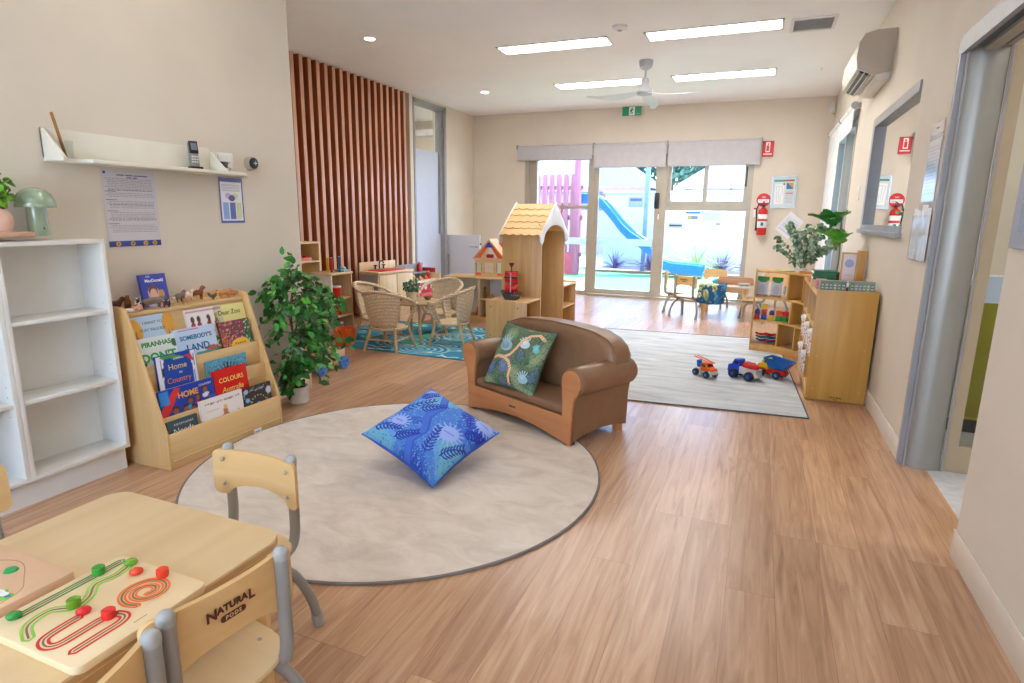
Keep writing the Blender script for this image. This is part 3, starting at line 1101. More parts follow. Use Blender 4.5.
MB(M_CREAMALU).b2(XR + 0.05, XR + 0.10, 2.395, 3.22, 1.88, 1.915).build('track_cover', dr)
# the glazed door leaf standing open in the hall, in line with the jamb
lf = struct(MB(mat('hall_door_frame', (176, 160, 134), 0.5, vary=0.01)).b2(0.916, 0.964, 3.27, 3.31, 0.0, 1.9).b2(0.964, 1.75, 3.27, 3.31, 0.0, 0.13).b2(0.964, 1.75, 3.27, 3.31, 1.8, 1.9).b2(1.69, 1.75, 3.27, 3.31, 0.13, 1.8).build('door_4'))
MB(M_GLASS).b2(0.964, 1.69, 3.285, 3.291, 0.13, 1.8).build('glass_pane', lf)
MB(M_FILM).b2(0.964, 1.69, 3.28, 3.284, 0.82, 0.94).build('visibility_strip', lf)
# hall room shell
w = MB(M_WALL)
w.b2(3.5, 3.6, 1.2, YB, 0, CE)
w.b2(XR + T, 3.6, 1.1, 1.2, 0, CE)
w.b2(XR + T, 3.6, 6.2, 6.3, 0, CE)
struct(w.build('wall_hall'))
t = thing('olive_cupboard', 'olive yellow cupboard seen through the glass of the hall door', 'cupboard', (1.75, 3.95, 0))
MB(mat('olive_laminate', (190, 176, 40), 0.5)).b2(-0.75, 0.75, 0, 0.4, 0.08, 0.84, None, 0.004).build('body', t)
MB(M_WHITE).b2(-0.76, 0.76, -0.01, 0.41, 0.84, 0.87, None, 0.003).build('top', t)
MB(mat('olive_door', (150, 142, 30), 0.5)).b2(-0.74, -0.005, -0.015, 0.0, 0.1, 0.83, None, 0.003).build('door', t)
MB(mat('olive_door', (150, 142, 30), 0.5)).b2(0.005, 0.74, -0.015, 0.0, 0.1, 0.83, None, 0.003).build('door', t)
MB(M_DARK).b2(-0.72, 0.72, 0.02, 0.38, 0, 0.08).build('plinth', t)

# far right sliding door with roller blinds
b = MB(M_CREAMALU)
for (y0, y1, z0, z1) in [(6.55, 6.60, 0, 2.12), (8.3, 8.35, 0, 2.12), (7.42, 7.48, 0, 2.12), (6.60, 8.3, 2.06, 2.12), (6.60, 8.3, 0, 0.04)]:
    b.b2(XR + 0.01, XR + 0.09, y0, y1, z0, z1)
b.b2(XR + 0.0, XR + 0.03, 6.60, 6.67, 0.04, 2.06)
d5 = struct(b.build('door_5'))
MB(M_GLASS_T).b2(XR + 0.05, XR + 0.056, 6.6, 8.3, 0.04, 2.06).build('glass_pane', d5)
MB(M_CREAMALU).b2(XR + 0.065, XR + 0.085, 6.95, 7.02, 0.04, 2.06).build('sash_stile', d5)
MB(M_GREY).tube([(XR, 6.635, 1.25), (XR - 0.04, 6.635, 1.24), (XR - 0.04, 6.635, 1.1), (XR, 6.635, 1.09)], 0.008).build('pull_handle', d5)
for (y0, y1, zb, lb) in [(7.45, 8.62, 0.15, 'white roller blind on the right wall lowered almost to the floor in the back corner'),
                         (6.48, 7.43, 1.98, 'white roller blind on the right wall rolled most of the way up')]:
    bl = thing('roller_blind', lb, 'blind', (XR - 0.05, (y0 + y1) / 2, 2.2), 0, 'roller blinds on the right wall')
    hw = (y1 - y0) / 2
    MB(mat('white_blind', (228, 228, 228), 0.8)).b2(-0.002, 0.002, -hw + 0.01, hw - 0.01, zb - 2.2, 0).b2(-0.008, 0.006, -hw + .01, hw - .01, zb - 2.2, zb - 2.175).build('blind_fabric', bl)
    MB(mat('white_blind', (228, 228, 228), 0.8)).cyl((0, -hw + 0.01, 0), (0, hw - 0.01, 0), 0.024).build('roller_tube', bl)
    for s in (-1, 1):
        MB(M_GREY).cyl((0, s * hw - 0.008, 0), (0, s * hw + 0.008, 0), 0.032).b2(0, 0.05, s * hw - 0.006, s * hw + 0.006, -0.02, 0.02).build('bracket', bl)

t = thing('light_switch', 'small white light switch on the right wall between blind and window', 'light switch', (XR, 5.9, 1.40))
MB(M_WHITE).b2(-0.008, 0, -0.035, 0.035, -0.055, 0.055, None, 0.003).build('plate', t)
MB(M_WHITE).b2(-0.013, -0.008, -0.012, 0.012, -0.02, 0.02, None, 0.002).build('rocker', t)

# laminated poster and brochure holder beside the doorway
M_ACR = glass_mat('acrylic', (0.95, 0.96, 0.97), 0.35)
M_LAM = paint_mat('laminated_print', 0.15, 1.0)
t = thing('wall_notice', 'glossy laminated A4 notice on the right wall above the brochure holder', 'notice', (XR - 0.004, 3.53, 1.27), -90)
cv = Canvas(60, 90, (214, 212, 214))
cv.rect(0, .78, 1, .84, (150, 150, 156))
for k in range(14):
    cv.rect(.1, .1 + k * .045, .9 - .2 * ((k * 7) % 3) / 2, .115 + k * .045, (188, 188, 194))
cv.rect(.4, .9, .6, .93, (160, 150, 140))
sheet('printed_sheet', 0.24, 0.375, cv, t, mt=M_LAM)
t = thing('brochure_holder', 'clear acrylic brochure holder full of white leaflets beside the doorway', 'holder', (XR, 3.53, 0.985), -90)
MB(M_ACR).b2(-0.15, 0.15, -0.024, -0.022, 0, 0.22).b2(-0.15, 0.15, -0.004, -0.002, 0, 0.28).b2(-0.15, 0.15, -0.022, -0.004, 0, 0.003).b2(-0.15, -0.147, -0.022, -0.004, 0.003, 0.22).b2(0.147, 0.15, -0.022, -0.004, 0.003, 0.22).build('tray', t)
for i, (x, hgt) in enumerate([(-0.12, .25), (-0.06, .24), (0.04, .265), (0.11, .25)]):
    o = MB(M_PAPER).b2(-0.024, 0.024, -0.014, 0.0, 0, hgt, None, 0.001).build('leaflet_stack')
    # leaflets stand in the holder: things of their own
    o.rotation_euler = (0, 0, R(-90))
    o.location = (XR - 0.006, 3.53 - x, 0.99)
    tag(o, ['stack of white leaflets at the window end of the brochure holder', 'second stack of white leaflets in the brochure holder, counted from the window end',
            'third stack of white leaflets in the brochure holder, tallest one', 'stack of white leaflets at the doorway end of the brochure holder'][i], 'leaflets', 'leaflets in the acrylic holder')

# ---------------------------------------------------------------- back wall fittings by the extinguisher
t = thing('location_sign', 'red fire extinguisher pictogram sign high beside the blind', 'sign', (-0.004, YB - 0.004, 1.98))
cv = Canvas(30, 46, (205, 25, 30))
cv.rect(.3, .3, .68, .92, (245, 235, 235)).rect(.36, .36, .62, .72, (205, 40, 40)).rect(.42, .74, .56, .86, (205, 40, 40)).rect(.12, .14, .88, .2, (245, 220, 220))
cv.rect(.30, .3, .68, .34, (245, 235, 235))
cv.a[:] = np.where(cv.a == 0, 0, cv.a)
s = sheet('sign_plate', 0.14, 0.2, cv, t)
solid(s, 0.004, 1)

t = thing('fire_extinguisher', 'red fire extinguisher with white label hanging on the back wall', 'fire extinguisher', (0.012, YB - 0.075, 0.96))
MB(M_RED).lathe([(0.0001, 0), (0.05, 0.003), (0.06, 0.02), (0.06, 0.30), (0.05, 0.34), (0.022, 0.36), (0.02, 0.375), (0.0001, 0.376)], seg=24).build('cylinder', t)
MB(M_PAPER).lathe([(0.0605, 0.10), (0.0612, 0.101), (0.0612, 0.275), (0.0605, 0.276)], seg=24).build('label', t, 'white instruction label with red and blue panels')
MB(mat('label_red', (205, 70, 76), .5)).lathe([(0.0613, 0.185), (0.0617, 0.186), (0.0617, 0.215), (0.0613, 0.216)], seg=24).build('label_band', t)
MB(mat('label_teal', (60, 120, 140), .5)).box((0, -0.0605, 0.15), (0.035, 0.004, 0.045), None, None, 0.001).build('label_symbol', t)
MB(M_BLACK).cyl((0, 0, 0.37), (0, 0, 0.40), 0.018).box((0.0, -0.02, 0.41), (0.02, 0.1, 0.012)).box((0, -0.02, 0.435), (0.02, 0.11, 0.008), None, (0.15, 0, 0)).build('valve_handle', t)
MB(M_BLACK).tube([(-0.01, 0, 0.40), (-0.06, 0, 0.41), (-0.085, 0, 0.34), (-0.075, 0, 0.2), (-0.072, 0, 0.1), (-0.07, 0, 0.06)], [0.009] * 4 + [0.012, 0.016], None, 10).build('hose', t)
MB(M_GREY).box((0, 0.068, 0.25), (0.05, 0.014, 0.12)).build('wall_bracket', t)
t = thing('extinguisher_disc_sign', 'round red and white sign right above the fire extinguisher', 'sign', (0.004, YB, 1.425))
MB(M_RED).cyl((0, 0, 0), (0, -0.004, 0), 0.088, None, None, 32).build('disc', t)
MB(M_PAPER).b2(-0.07, 0.07, -0.006, -0.004, -0.035, 0.01).build('white_band', t)
text('FIRE', 0.026, M_PAPER, t, (0, -0.0055, 0.035))
text('EXTINGUISHER', 0.014, M_RED, t, (0, -0.0075, -0.012))
t = thing('extinguisher_tag', 'small white service tag left of the fire extinguisher', 'tag', (-0.085, YB - 0.004, 1.2))
MB(M_PAPER).b2(-0.025, 0.025, -0.003, 0, 0.0, 0.12).build('card', t)
MB(M_RED).b2(-0.025, 0.025, -0.005, -0.003, 0.1, 0.12).build('red_edge', t)

t = thing('evacuation_plan', 'silver framed evacuation plan on the back wall', 'framed plan', (0.245, YB - 0.006, 1.32), 0, None, (0, R(-1.5), 0))
m = MB(mat('silver_frame', (176, 180, 184), 0.3, metal=0.5))
for (a, b_, c, d_) in [(-.155, .155, 0, .022), (-.155, .155, .39, .412), (-.155, -.133, .022, .39), (.133, .155, .022, .39)]:
    m.b2(a, b_, -0.014, 0.004, c, d_)
m.build('frame', t)
cv = Canvas(80, 100, (206, 216, 216))
cv.rect(.05, .86, .95, .93, (60, 140, 120)).rect(.55, .87, .9, .92, (170, 60, 60)).rect(.08, .08, .5, .78, (232, 236, 238))
cv.line([(.15, .7), (.42, .72), (.45, .45), (.36, .4), (.35, .15), (.2, .2), (.18, .45), (.15, .7)], .006, (150, 160, 165)).line([(.2, .55), (.42, .55)], .005, (150, 160, 165)).line([(.28, .7), (.28, .25)], .005, (150, 160, 165))
cv.rect(.6, .6, .92, .82, (40, 120, 170)).poly([(.66, .82), (.92, .62), (.92, .82)], (215, 160, 60))
cv.ell(.5, .78, .05, .04, (200, 60, 50))
for k in range(9):
    cv.rect(.56, .12 + k * .05, .92, .14 + k * .05, (170, 180, 190))
cv.rect(.6, .44, .9, .47, (200, 120, 120))
sheet('plan_sheet', 0.27, 0.37, cv, t, (0, -0.004, 0.021))
t = thing('pinned_note', 'white printed sheet pinned askew under the evacuation plan', 'notice', (0.31, YB - 0.006, 0.945), 0, None, (0, R(38), 0))
cv = Canvas(50, 60, (226, 226, 234))
for k in range(8):
    cv.rect(.12, .15 + k * .09, .88, .18 + k * .09, (180, 182, 196))
o = sheet('paper', 0.22, 0.29, cv, t, (-0.06, 0, 0.0))
MB(M_WHITE).ball((-0.06, -0.004, 0.285), 0.01).build('pin', t)
t = thing('wall_plate', 'small dark grey wall plate left of the fence-side window', 'wall plate', (-3.56, YB, 1.1))
MB(M_DARK).b2(-0.04, 0.04, -0.01, 0, -0.03, 0.03, None, 0.003).build('plate', t)

# ================================================================ near left wall: shelf, posters, phone
M_CREAM = mat('cream_shelf', (226, 222, 208), 0.45, vary=0.01)
t = thing('wall_shelf', 'long cream display shelf with triangular ends on the left wall', 'shelf', (XN, 1.655, 1.385))
# board is narrower at each end (chamfered corners)
MB(M_CREAM).prism([(0, 0), (0.03, -0.0), (0.15, 0.09), (0.15, 0.90), (0.03, 1.035), (0, 1.035)], 'xy', -0.012, 0.004, None, 0.002).build('shelf_board', t)
MB(M_CREAM).b2(0, 0.012, -0.02, 0.80, 0.004, 0.125, None, 0.002).build('back_board', t)
MB(M_CREAM).prism([(0, -0.01), (0.0, 0.125), (0.012, 0.125), (0.135, 0.004), (0.13, -0.01)], 'xz', -0.02, -0.006, None, 0.001).build('end_panel', t)
MB(M_CREAM).prism([(0, 0.004), (0.0, 0.11), (0.012, 0.11), (0.13, 0.004)], 'xz', 0.80, 0.812, None, 0.001).build('end_panel', t)
M_CLEAR = glass_mat('clear_cup', (0.95, 0.97, 0.97), 0.5)
t = thing('pencil_cup', 'clear plastic cup on the wall shelf', 'cup', (-2.735, 1.705, 1.389))
o = MB(M_CLEAR).lathe([(0.0001, 0.002), (0.024, 0.002), (0.028, 0.075), (0.026, 0.075), (0.022, 0.006), (0.0001, 0.006)], seg=20).build('cup_body', t)
t = thing('wooden_ruler', 'brown wooden stick standing in the clear cup', 'stick', (-2.735, 1.70, 1.397), 0, None, (R(9), R(-4), 0))
MB(wood('brown_stick', (150, 98, 50), (178, 124, 68), 'z')).b2(-0.009, 0.009, -0.002, 0.002, 0, 0.178, None, 0.001).build('blade', t)

t = thing('cordless_phone', 'black and silver cordless phone standing in its charger on the wall shelf', 'phone', (-2.725, 2.325, 1.389), 0)
t.rotation_euler = (0, 0, R(70))
MB(M_BLACK).box((0, 0.0, 0.008), (0.06, 0.05, 0.016), None, None, 0.004).build('charging_cradle', t)
hs = MB(mat('phone_silver', (150, 150, 150), 0.3, metal=0.4)).box((0, 0.012, 0.075), (0.046, 0.018, 0.125), None, (-0.15, 0, 0), 0.006).build('handset', t)
MB(M_BLACK).box((0, 0.006, 0.112), (0.042, 0.012, 0.062), None, (-0.15, 0, 0), 0.003).build('screen_surround', hs)
MB(mat('phone_screen', (120, 130, 140), 0.15)).box((0, -0.0005, 0.115), (0.028, 0.003, 0.034), None, (-0.15, 0, 0)).build('screen', hs)
m = MB(M_WHITE)
for r_ in range(4):
    for c_ in range(3):
        m.box(((c_ - 1) * 0.012, -0.002 + (r_ - 3) * 0.0022 + 0.002, 0.065 - r_ * 0.013), (0.008, 0.004, 0.006), None, (-0.15, 0, 0))
m.build('keypad', hs)
t = thing('power_outlet', 'white double power outlet on the left wall behind the shelf end', 'power outlet', (XN, 2.545, 1.455), 90)
MB(M_WHITE).box((0, -0.005, 0), (0.14, 0.01, 0.085), None, None, 0.004).build('face_plate', t)
MB(M_WHITE).box((0.03, -0.012, 0.02), (0.014, 0.006, 0.02), None, None, 0.002).build('switch', t)
MB(M_WHITE).box((-0.03, -0.012, 0.02), (0.014, 0.006, 0.02), None, None, 0.002).build('switch', t)
MB(M_DARK).box((0.03, -0.011, -0.012), (0.003, 0.002, 0.012)).box((0.022, -0.011, -0.008), (0.003, 0.002, 0.01)).box((0.038, -0.011, -0.008), (0.003, 0.002, 0.01)).build('socket_slots', t)
t = thing('power_adapter', 'black plug-in adapter with cable beside the phone', 'adapter', (XN + 0.012, 2.515, 1.43), 90)
MB(M_BLACK).box((0, -0.02, 0), (0.045, 0.04, 0.032), None, None, 0.005).build('plug_body', t)
MB(M_BLACK).tube([(0, -0.04, -0.01), (0.02, -0.06, -0.02), (0.0, -0.07, -0.035), (-0.05, -0.06, -0.037), (-0.1, -0.05, -0.037)], 0.002, None, 6).build('cable', t)
t = thing('wall_sensor', 'small round black and silver sensor on the left wall', 'sensor', (XN, 2.735, 1.455), 90)
MB(mat('sensor_ring', (176, 166, 150), 0.4)).lathe([(0.038, 0), (0.036, 0.03), (0.03, 0.036), (0.0001, 0.036)], seg=28, M=Matrix.Rotation(R(90), 4, 'X')).build('mount_ring', t)
MB(M_BLACK).lathe([(0.031, 0.034), (0.031, 0.042), (0.024, 0.048), (0.0001, 0.05)], seg=28, M=Matrix.Rotation(R(90), 4, 'X')).build('dark_face', t)
MB(M_CHROME).box((0, -0.051, 0), (0.028, 0.002, 0.003)).box((0, -0.051, 0), (0.003, 0.002, 0.028)).build('cross_mark', t)

t = thing('notice_poster', 'large laminated policy notice with blue band and gold suns under the shelf', 'poster', (XN + 0.003, 1.995, 1.012), 90)
cv = Canvas(100, 140, (206, 202, 208))
cv.rect(0, 0, 1, .075, (50, 70, 150))
for x in (.17, .44, .69, .87):
    cv.ell(x, .037, .045, .03, (215, 170, 60)).ell(x, .037, .02, .014, (120, 90, 60))
g = random.Random(5)
yy = .9
for k in range(34):
    yy -= .0208
    if k in (8, 13, 20, 28):
        cv.rect(.04, yy, .24, yy + .009, (60, 58, 64))
        continue
    if k in (12, 19, 27):
        continue
    x = .1 if k % 5 else .06
    while x < .93:
        w_ = g.uniform(.02, .07)
        cv.rect(x, yy, min(x + w_, .95), yy + .008, (142, 138, 146))
        x += w_ + .012
cv.ell(.06, .955, .025, .018, (60, 70, 150))
for (x0_, x1_, y_) in [(.28, .42, .925), (.44, .58, .925), (.60, .86, .925), (.46, .55, .893), (.57, .66, .893)]:
    cv.rect(x0_, y_, x1_, y_ + .014, (96, 98, 150))
sheet('printed_sheet', 0.262, 0.352, cv, t, mt=paint_mat('poster_print', 0.25, 0.6))
t = thing('info_poster', 'small white poster with blue border and three coloured columns', 'poster', (XN + 0.003, 2.588, 1.118), 90)
cv = Canvas(64, 90, (60, 84, 165))
cv.rect(.05, .045, .95, .91, (228, 228, 238))
for k in range(6):
    cv.rect(.12, .70 + k * .028, .88, .712 + k * .028, (160, 165, 190))
cv.ell(.36, .60, .13, .065, (190, 180, 220)).ell(.66, .60, .13, .065, (215, 220, 160)).ell(.51, .55, .14, .07, (62, 78, 160))
cv.rect(.12, .08, .36, .45, (130, 165, 220)).rect(.40, .08, .64, .45, (70, 95, 175)).rect(.68, .08, .90, .45, (205, 212, 165))
sheet('printed_sheet', 0.165, 0.248, cv, t, mt=M_LAM)
# ================================================================ white storage unit
t = thing('storage_unit', 'white open storage unit with adjustable shelves against the left wall', 'shelving unit', (XN, 0.88, 0))
D = 0.165   # unit is shallow
x1 = 0.165
m = MB(M_WHITE)
m.b2(0.0, x1 - 0.001, 0.0, 0.856, 1.04, 1.058, None, 0.001)
m.build('top_panel', t)
for y in (0.0, 0.427, 0.445, 0.838):
    MB(M_WHITE).b2(0.006, x1, y, y + 0.0175, 0.122, 1.057, None, 0.001).build('side_panel', t)
MB(M_WHITE).b2(0.0, 0.006, 0.0, 0.856, 0.122, 1.057).build('back_panel', t)
MB(M_WHITE).b2(0.006, x1, 0.0, 0.856, 0.108, 0.124, None, 0.001).build('bottom_panel', t)
for (y0, y1) in ((0.0175, 0.427), (0.4625, 0.838)):
    for z in (0.42, 0.735):
        MB(M_WHITE).b2(0.008, x1 - 0.006, y0, y1, z, z + 0.016, None, 0.001).build('shelf', t)
MB(M_WHITE).b2(0.0, x1 - 0.032, 0.005, 0.85, 0.0, 0.108).build('plinth', t)
m = MB(M_DARK)
for y in (0.0176, 0.4264, 0.4626, 0.8379):
    for x in (0.03, 0.13):
        for z in (0.38, 0.46, 0.50, 0.69, 0.78):
            m.cyl((x, y - 0.0006, z), (x, y + 0.0006, z), 0.0018, None, None, 8)
m.build('shelf_pin_holes', t)

M_SAGE = mat('sage_enamel', (150, 168, 140), 0.12, vary=0.01, coat=0.8)
t = thing('mushroom_lamp', 'sage green mushroom table lamp on top of the white storage unit', 'lamp', (-2.70, 1.535, 1.075))
MB(M_SAGE).lathe([(0.0001, 0), (0.035, 0), (0.036, 0.004), (0.034, 0.115), (0.0001, 0.118)], seg=32).build('base', t)
MB(M_SAGE).lathe([(0.0001, 0.118), (0.062, 0.113), (0.0675, 0.111), (0.069, 0.12), (0.065, 0.145), (0.055, 0.166), (0.036, 0.182), (0.015, 0.189), (0.0001, 0.190)], seg=40).build('lamp_shade', t)
MB(M_CHROME).cyl((0.042, -0.006, 0.03), (0.046, -0.006, 0.03), 0.004).build('switch', t)

t = thing('wooden_board', 'flat pinkish wooden board on top of the white unit at the picture edge', 'board', (-2.68, 1.39, 1.075))
MB(mat('pinkish_wood', (200, 160, 135), 0.5)).box((0, 0, 0.0095), (0.16, 0.15, 0.019), None, None, 0.004).build('slab', t)
t = thing('potted_succulent', 'small green plant in a pale pink vase on the wooden board', 'potted plant', (-2.69, 1.395, 1.094))
MB(mat('pink_ceramic', (222, 182, 160), 0.5)).lathe([(0.0001, 0), (0.035, 0), (0.045, 0.03), (0.042, 0.06), (0.028, 0.085), (0.024, 0.083), (0.0001, 0.06)], seg=24).build('vase', t)
g = random.Random(4)
m = MB(mat('bright_leaf', (110, 160, 50), 0.5, vary=0.2))
leaf_cloud(m, g, 110, (0, 0, 0.15), (0.05, 0.05, 0.06), 0.026, 'round')
m.tube([(0, 0, 0.06), (0.01, 0.01, 0.12), (0, 0.02, 0.18)], 0.003, M_GREEN, 5)
m.tube([(0, 0, 0.06), (-0.01, 0.02, 0.11), (0.01, 0.05, 0.16)], 0.003, M_GREEN, 5)
m.build('foliage', t, angle=180)

# ================================================================ picture book display stand
BX, BY = -2.42, 1.777
M_EDGE = mat('ply_edge', (212, 178, 132), 0.5)
M_BIRCH = wood('birch_ply', (208, 170, 112), (226, 192, 138), 'x', rough=0.42, fine=20)
M_BIRCHZ = wood('birch_ply_z', (200, 158, 100), (218, 180, 126), 'z', rough=0.42, fine=20)
stand = thing('book_display_stand', 'tiered birch book display stand full of picture books beside the white unit', 'bookcase', (BX, BY, 0), 90)
SW, SD = 0.708, 0.355
# local x = along the wall, local y = towards the wall, z up
prof = [(0, 0), (0, 0.165), (0.008, 0.185), (0.185, 0.735), (0.2, 0.748), (0.225, 0.752), (0.33, 0.752), (SD, 0.745), (SD, 0)]
for x in (0.0, SW - 0.014):
    MB(M_BIRCHZ).prism(prof, 'yz', x, x + 0.014, None, 0.003).build('side_panel', stand)
LIPS = [(0.002, 0.0, 0.172), (0.042, 0.14, 0.243), (0.088, 0.21, 0.360), (0.124, 0.32, 0.478)]
MB(M_BIRCH).b2(0.014, SW - 0.014, 0.0, 0.012, 0.04, 0.172, None, 0.002).build('front_panel', stand)
MB(M_BIRCH).b2(0.014, SW - 0.014, 0.006, 0.016, 0.0, 0.045, None, 0.001).b2(0.014, SW - 0.014, -0.004, 0.006, 0.038, 0.046, None, 0.001).build('kick_board', stand)
for i, (d_, z0, z1) in enumerate(LIPS[1:]):
    MB(M_BIRCH).b2(0.014, SW - 0.014, d_ - 0.005, d_ + 0.005, z0, z1, None, 0.002).build('tier_board', stand)
for (d0, d1, z) in [(0.012, 0.048, 0.129), (0.047, 0.093, 0.207), (0.093, 0.13, 0.317), (0.129, 0.2, 0.431)]:
    MB(M_BIRCH).b2(0.014, SW - 0.014, d0, d1, z - 0.008, z).build('pocket_floor', stand)
MB(M_BIRCH).box((SW / 2, 0.205, 0.57), (SW - 0.03, 0.008, 0.27), None, (-0.14, 0, 0)).build('sloped_back', stand)
MB(M_BIRCH).b2(0.014, SW - 0.014, 0.205, SD - 0.012, 0.705, 0.722, None, 0.002).build('top_shelf', stand)
MB(M_BIRCHZ).b2(0.014, SW - 0.014, SD - 0.012, SD, 0.02, 0.752, None, 0.002).build('back_panel', stand)
for (y, z) in [(0.04, 0.03), (0.06, 0.10), (0.30, 0.1), (0.11, 0.31), (0.2, 0.55), (0.05, 0.16)]:
    MB(M_SCREW).cyl((-0.0008, y, z), (0.0004, y, z), 0.0035, None, None, 10).build('bolt', stand)
cv = Canvas(14, 8, (240, 240, 240)).rect(.1, .2, .8, .5, (150, 150, 150))
sheet('floor_tag', 0.05, 0.025, cv, stand, (0.52, -0.006, 0.012))


def book(lx, d, z, W, H, cover, paint, titles, lb, lean=15, roll=0.0, th=0.010, cat='book', spine=None, px=(48, 40)):
    """lx: centre along the stand; d: depth of the bottom edge; W, H cover size"""
    root = thing('picture_book', lb, cat, (BX - d, BY + lx, z), 0, 'picture books on the display stand', (R(-lean), R(roll), R(90)))
    root.rotation_euler = Euler((R(-lean), R(roll), R(90)), 'XYZ')
    cm = mat('cover_%d_%d_%d' % cover, cover, 0.35)
    MB(cm).b2(-W / 2, W / 2, 0.0, 0.0015, 0, H).b2(-W / 2, W / 2, th, th + 0.0015, 0, H).b2(-W / 2 - 0.0008, -W / 2 + 0.001, 0, th + 0.0015, 0, H).build('cover', root)
    MB(M_PAPER).b2(-W / 2 + 0.002, W / 2 - 0.003, 0.0016, th - 0.0001, 0.003, H - 0.003).build('pages', root)
    cv = Canvas(px[0], px[1], cover)
    paint(cv)
    sheet('cover_picture', W - 0.001, H - 0.001, cv, root, (0, -0.0008, 0.0005), mt=paint_mat('book_print', 0.3, 0.3))
    for (s, x, zz, size, rgb, kw) in titles:
        kw = dict(kw)
        text(s, size, mat('ink_%d_%d_%d' % rgb, rgb, 0.4, vary=0), root, (x * W, -0.0016, zz * H), name='title', ext=0.0002, **kw)
    return root


def p_trucks(c):
    c.rect(0, 0, 1, 1, (225, 225, 225)).rect(0, .35, 1, 1, (180, 205, 228)).ell(.12, .75, .15, .22, (225, 170, 70)).ell(.9, .8, .16, .24, (220, 160, 60)).ell(.12, .45, .04, .3, (150, 110, 80))
    c.ell(.38, .08, .13, .24, (50, 120, 190)).ell(.7, .3, .10, .16, (90, 66, 50)).ell(.7, .18, .09, .18, (225, 180, 150)).rect(.85, .1, .87, .7, (140, 100, 120)).rect(.93, .1, .95, .7, (140, 100, 120))


def p_piranha(c):
    c.rect(0, 0, 1, 1, (222, 226, 224)).ell(.85, .2, .3, .22, (110, 175, 60)).ell(.1, .3, .06, .1, (60, 60, 60)).rect(0, 0, 1, .08, (90, 160, 60)).ell(.95, .75, .07, .12, (60, 110, 60))


def p_dig(c):
    c.rect(0, 0, 1, 1, (228, 224, 224)).ell(.6, .05, .42, .38, (90, 170, 40))
    for x in (.15, .32, .6, .82):
        c.ell(x, .62, .06, .17, (150, 50, 45)).ell(x, .8, .05, .07, (90, 55, 45)).line([(x - .07, .7), (x + .08, .52)], .012, (120, 60, 50))
    c.rect(0, .93, 1, .95, (200, 120, 130))


def p_zoo(c):
    c.rect(0, 0, 1, 1, (226, 218, 140)).rect(.12, .0, .9, .52, (175, 20, 30)).ell(.5, .1, .25, .3, (180, 140, 60)).ell(.4, .16, .03, .04, (30, 30, 30)).ell(.6, .16, .03, .04, (30, 30, 30))


def p_mural(c):
    c.rect(0, 0, 1, 1, (120, 60, 66))
    g_ = random.Random(9)
    c.speck(240, .022, [(190, 60, 60), (60, 50, 110), (200, 170, 170), (40, 60, 60), (230, 120, 110)], seed=11)
    c.poly([(0, 0), (.35, 0), (.3, .5), (0, .8)], (150, 90, 60)).speck(80, .02, [(220, 120, 110), (90, 40, 40), (190, 140, 80)], (0, 0, .32, .6), 12)
    c.poly([(.75, .1), (1, .0), (1, 1), (.85, 1)], (40, 100, 70)).speck(50, .015, [(200, 220, 190), (20, 50, 40)], (.8, .05, 1, 1), 13)
    c.ell(.58, .22, .31, .21, (235, 185, 50))
    for k in range(5):
        c.rect(.40 + k * .075, .24, .45 + k * .075, .29, (150, 100, 40)).rect(.43 + k * .06, .15, .47 + k * .06, .19, (150, 100, 40))


def p_somebody(c):
    c.rect(0, 0, 1, 1, (188, 210, 235)).rect(0, 0, 1, .28, (60, 150, 160)).ell(.85, .32, .2, .07, (170, 90, 60)).ell(.3, .24, .12, .05, (200, 215, 225)).ell(.55, .12, .2, .05, (30, 110, 120)).ell(.18, .3, .03, .12, (40, 40, 50)).rect(.1, .93, .6, .96, (200, 60, 120))


def p_country(c):
    c.rect(0, 0, 1, 1, (24, 70, 165)).poly([(0, 1), (0, 0), (.12, 0), (.18, 1)], (225, 225, 235)).poly([(1, 1), (1, .0), (.9, 0), (.86, 1)], (225, 225, 235))
    c.ell(.3, .95, .2, .05, (70, 150, 60)).ell(.5, .9, .12, .04, (90, 160, 70)).poly([(.72, .9), (.84, .76), (.96, .7), (.88, .9)], (200, 50, 50)).ell(.14, .6, .03, .12, (40, 50, 60))
    c.line([(.1, .9), (.13, .1)], .01, (60, 90, 140)).line([(.93, .9), (.92, .1)], .01, (60, 90, 140)).rect(.05, 0, .5, .08, (40, 120, 70))


def p_teal(c):
    c.rect(0, 0, 1, 1, (90, 160, 185)).speck(260, .012, [(60, 110, 140), (150, 200, 210), (30, 60, 80)], seed=21)
    for k in range(11):
        a = R(15 + k * 15)
        c.line([(.5 + .12 * math.cos(a), .15 + .2 * math.sin(a)), (.5 + .36 * math.cos(a), .15 + .62 * math.sin(a))], .014, (30, 36, 50))
        c.line([(.5 + .15 * math.cos(a + .1), .15 + .25 * math.sin(a + .1)), (.5 + .33 * math.cos(a + .1), .15 + .5 * math.sin(a + .1))], .008, (220, 130, 90))
    c.ell(.5, .1, .16, .2, (190, 110, 80))


def p_homewide(c):
    c.rect(0, 0, 1, 1, (26, 60, 165)).poly([(0, .1), (.14, .3), (.38, .95), (.28, 1), (.0, .4)], (215, 50, 40)).rect(0, .55, .16, .97, (50, 130, 210))
    for (x, y, s) in [(.24, .32, .07), (.42, .3, .06), (.52, .5, .06), (.66, .55, .055), (.82, .72, .06), (.72, .36, .05), (.56, .26, .05), (.9, .45, .05)]:
        c.ell(x, y, s, s * 2.0, (60, 36, 30)).ell(x, y - .03, s * .72, s * 1.4, (150, 90, 66)).ell(x, y - .2, s * 1.2, s * 1.3, random.Random(int(x * 100)).choice([(200, 60, 50), (225, 225, 230), (60, 160, 200), (50, 110, 200)]))
    c.rect(.88, .2, 1, .5, (30, 90, 190))


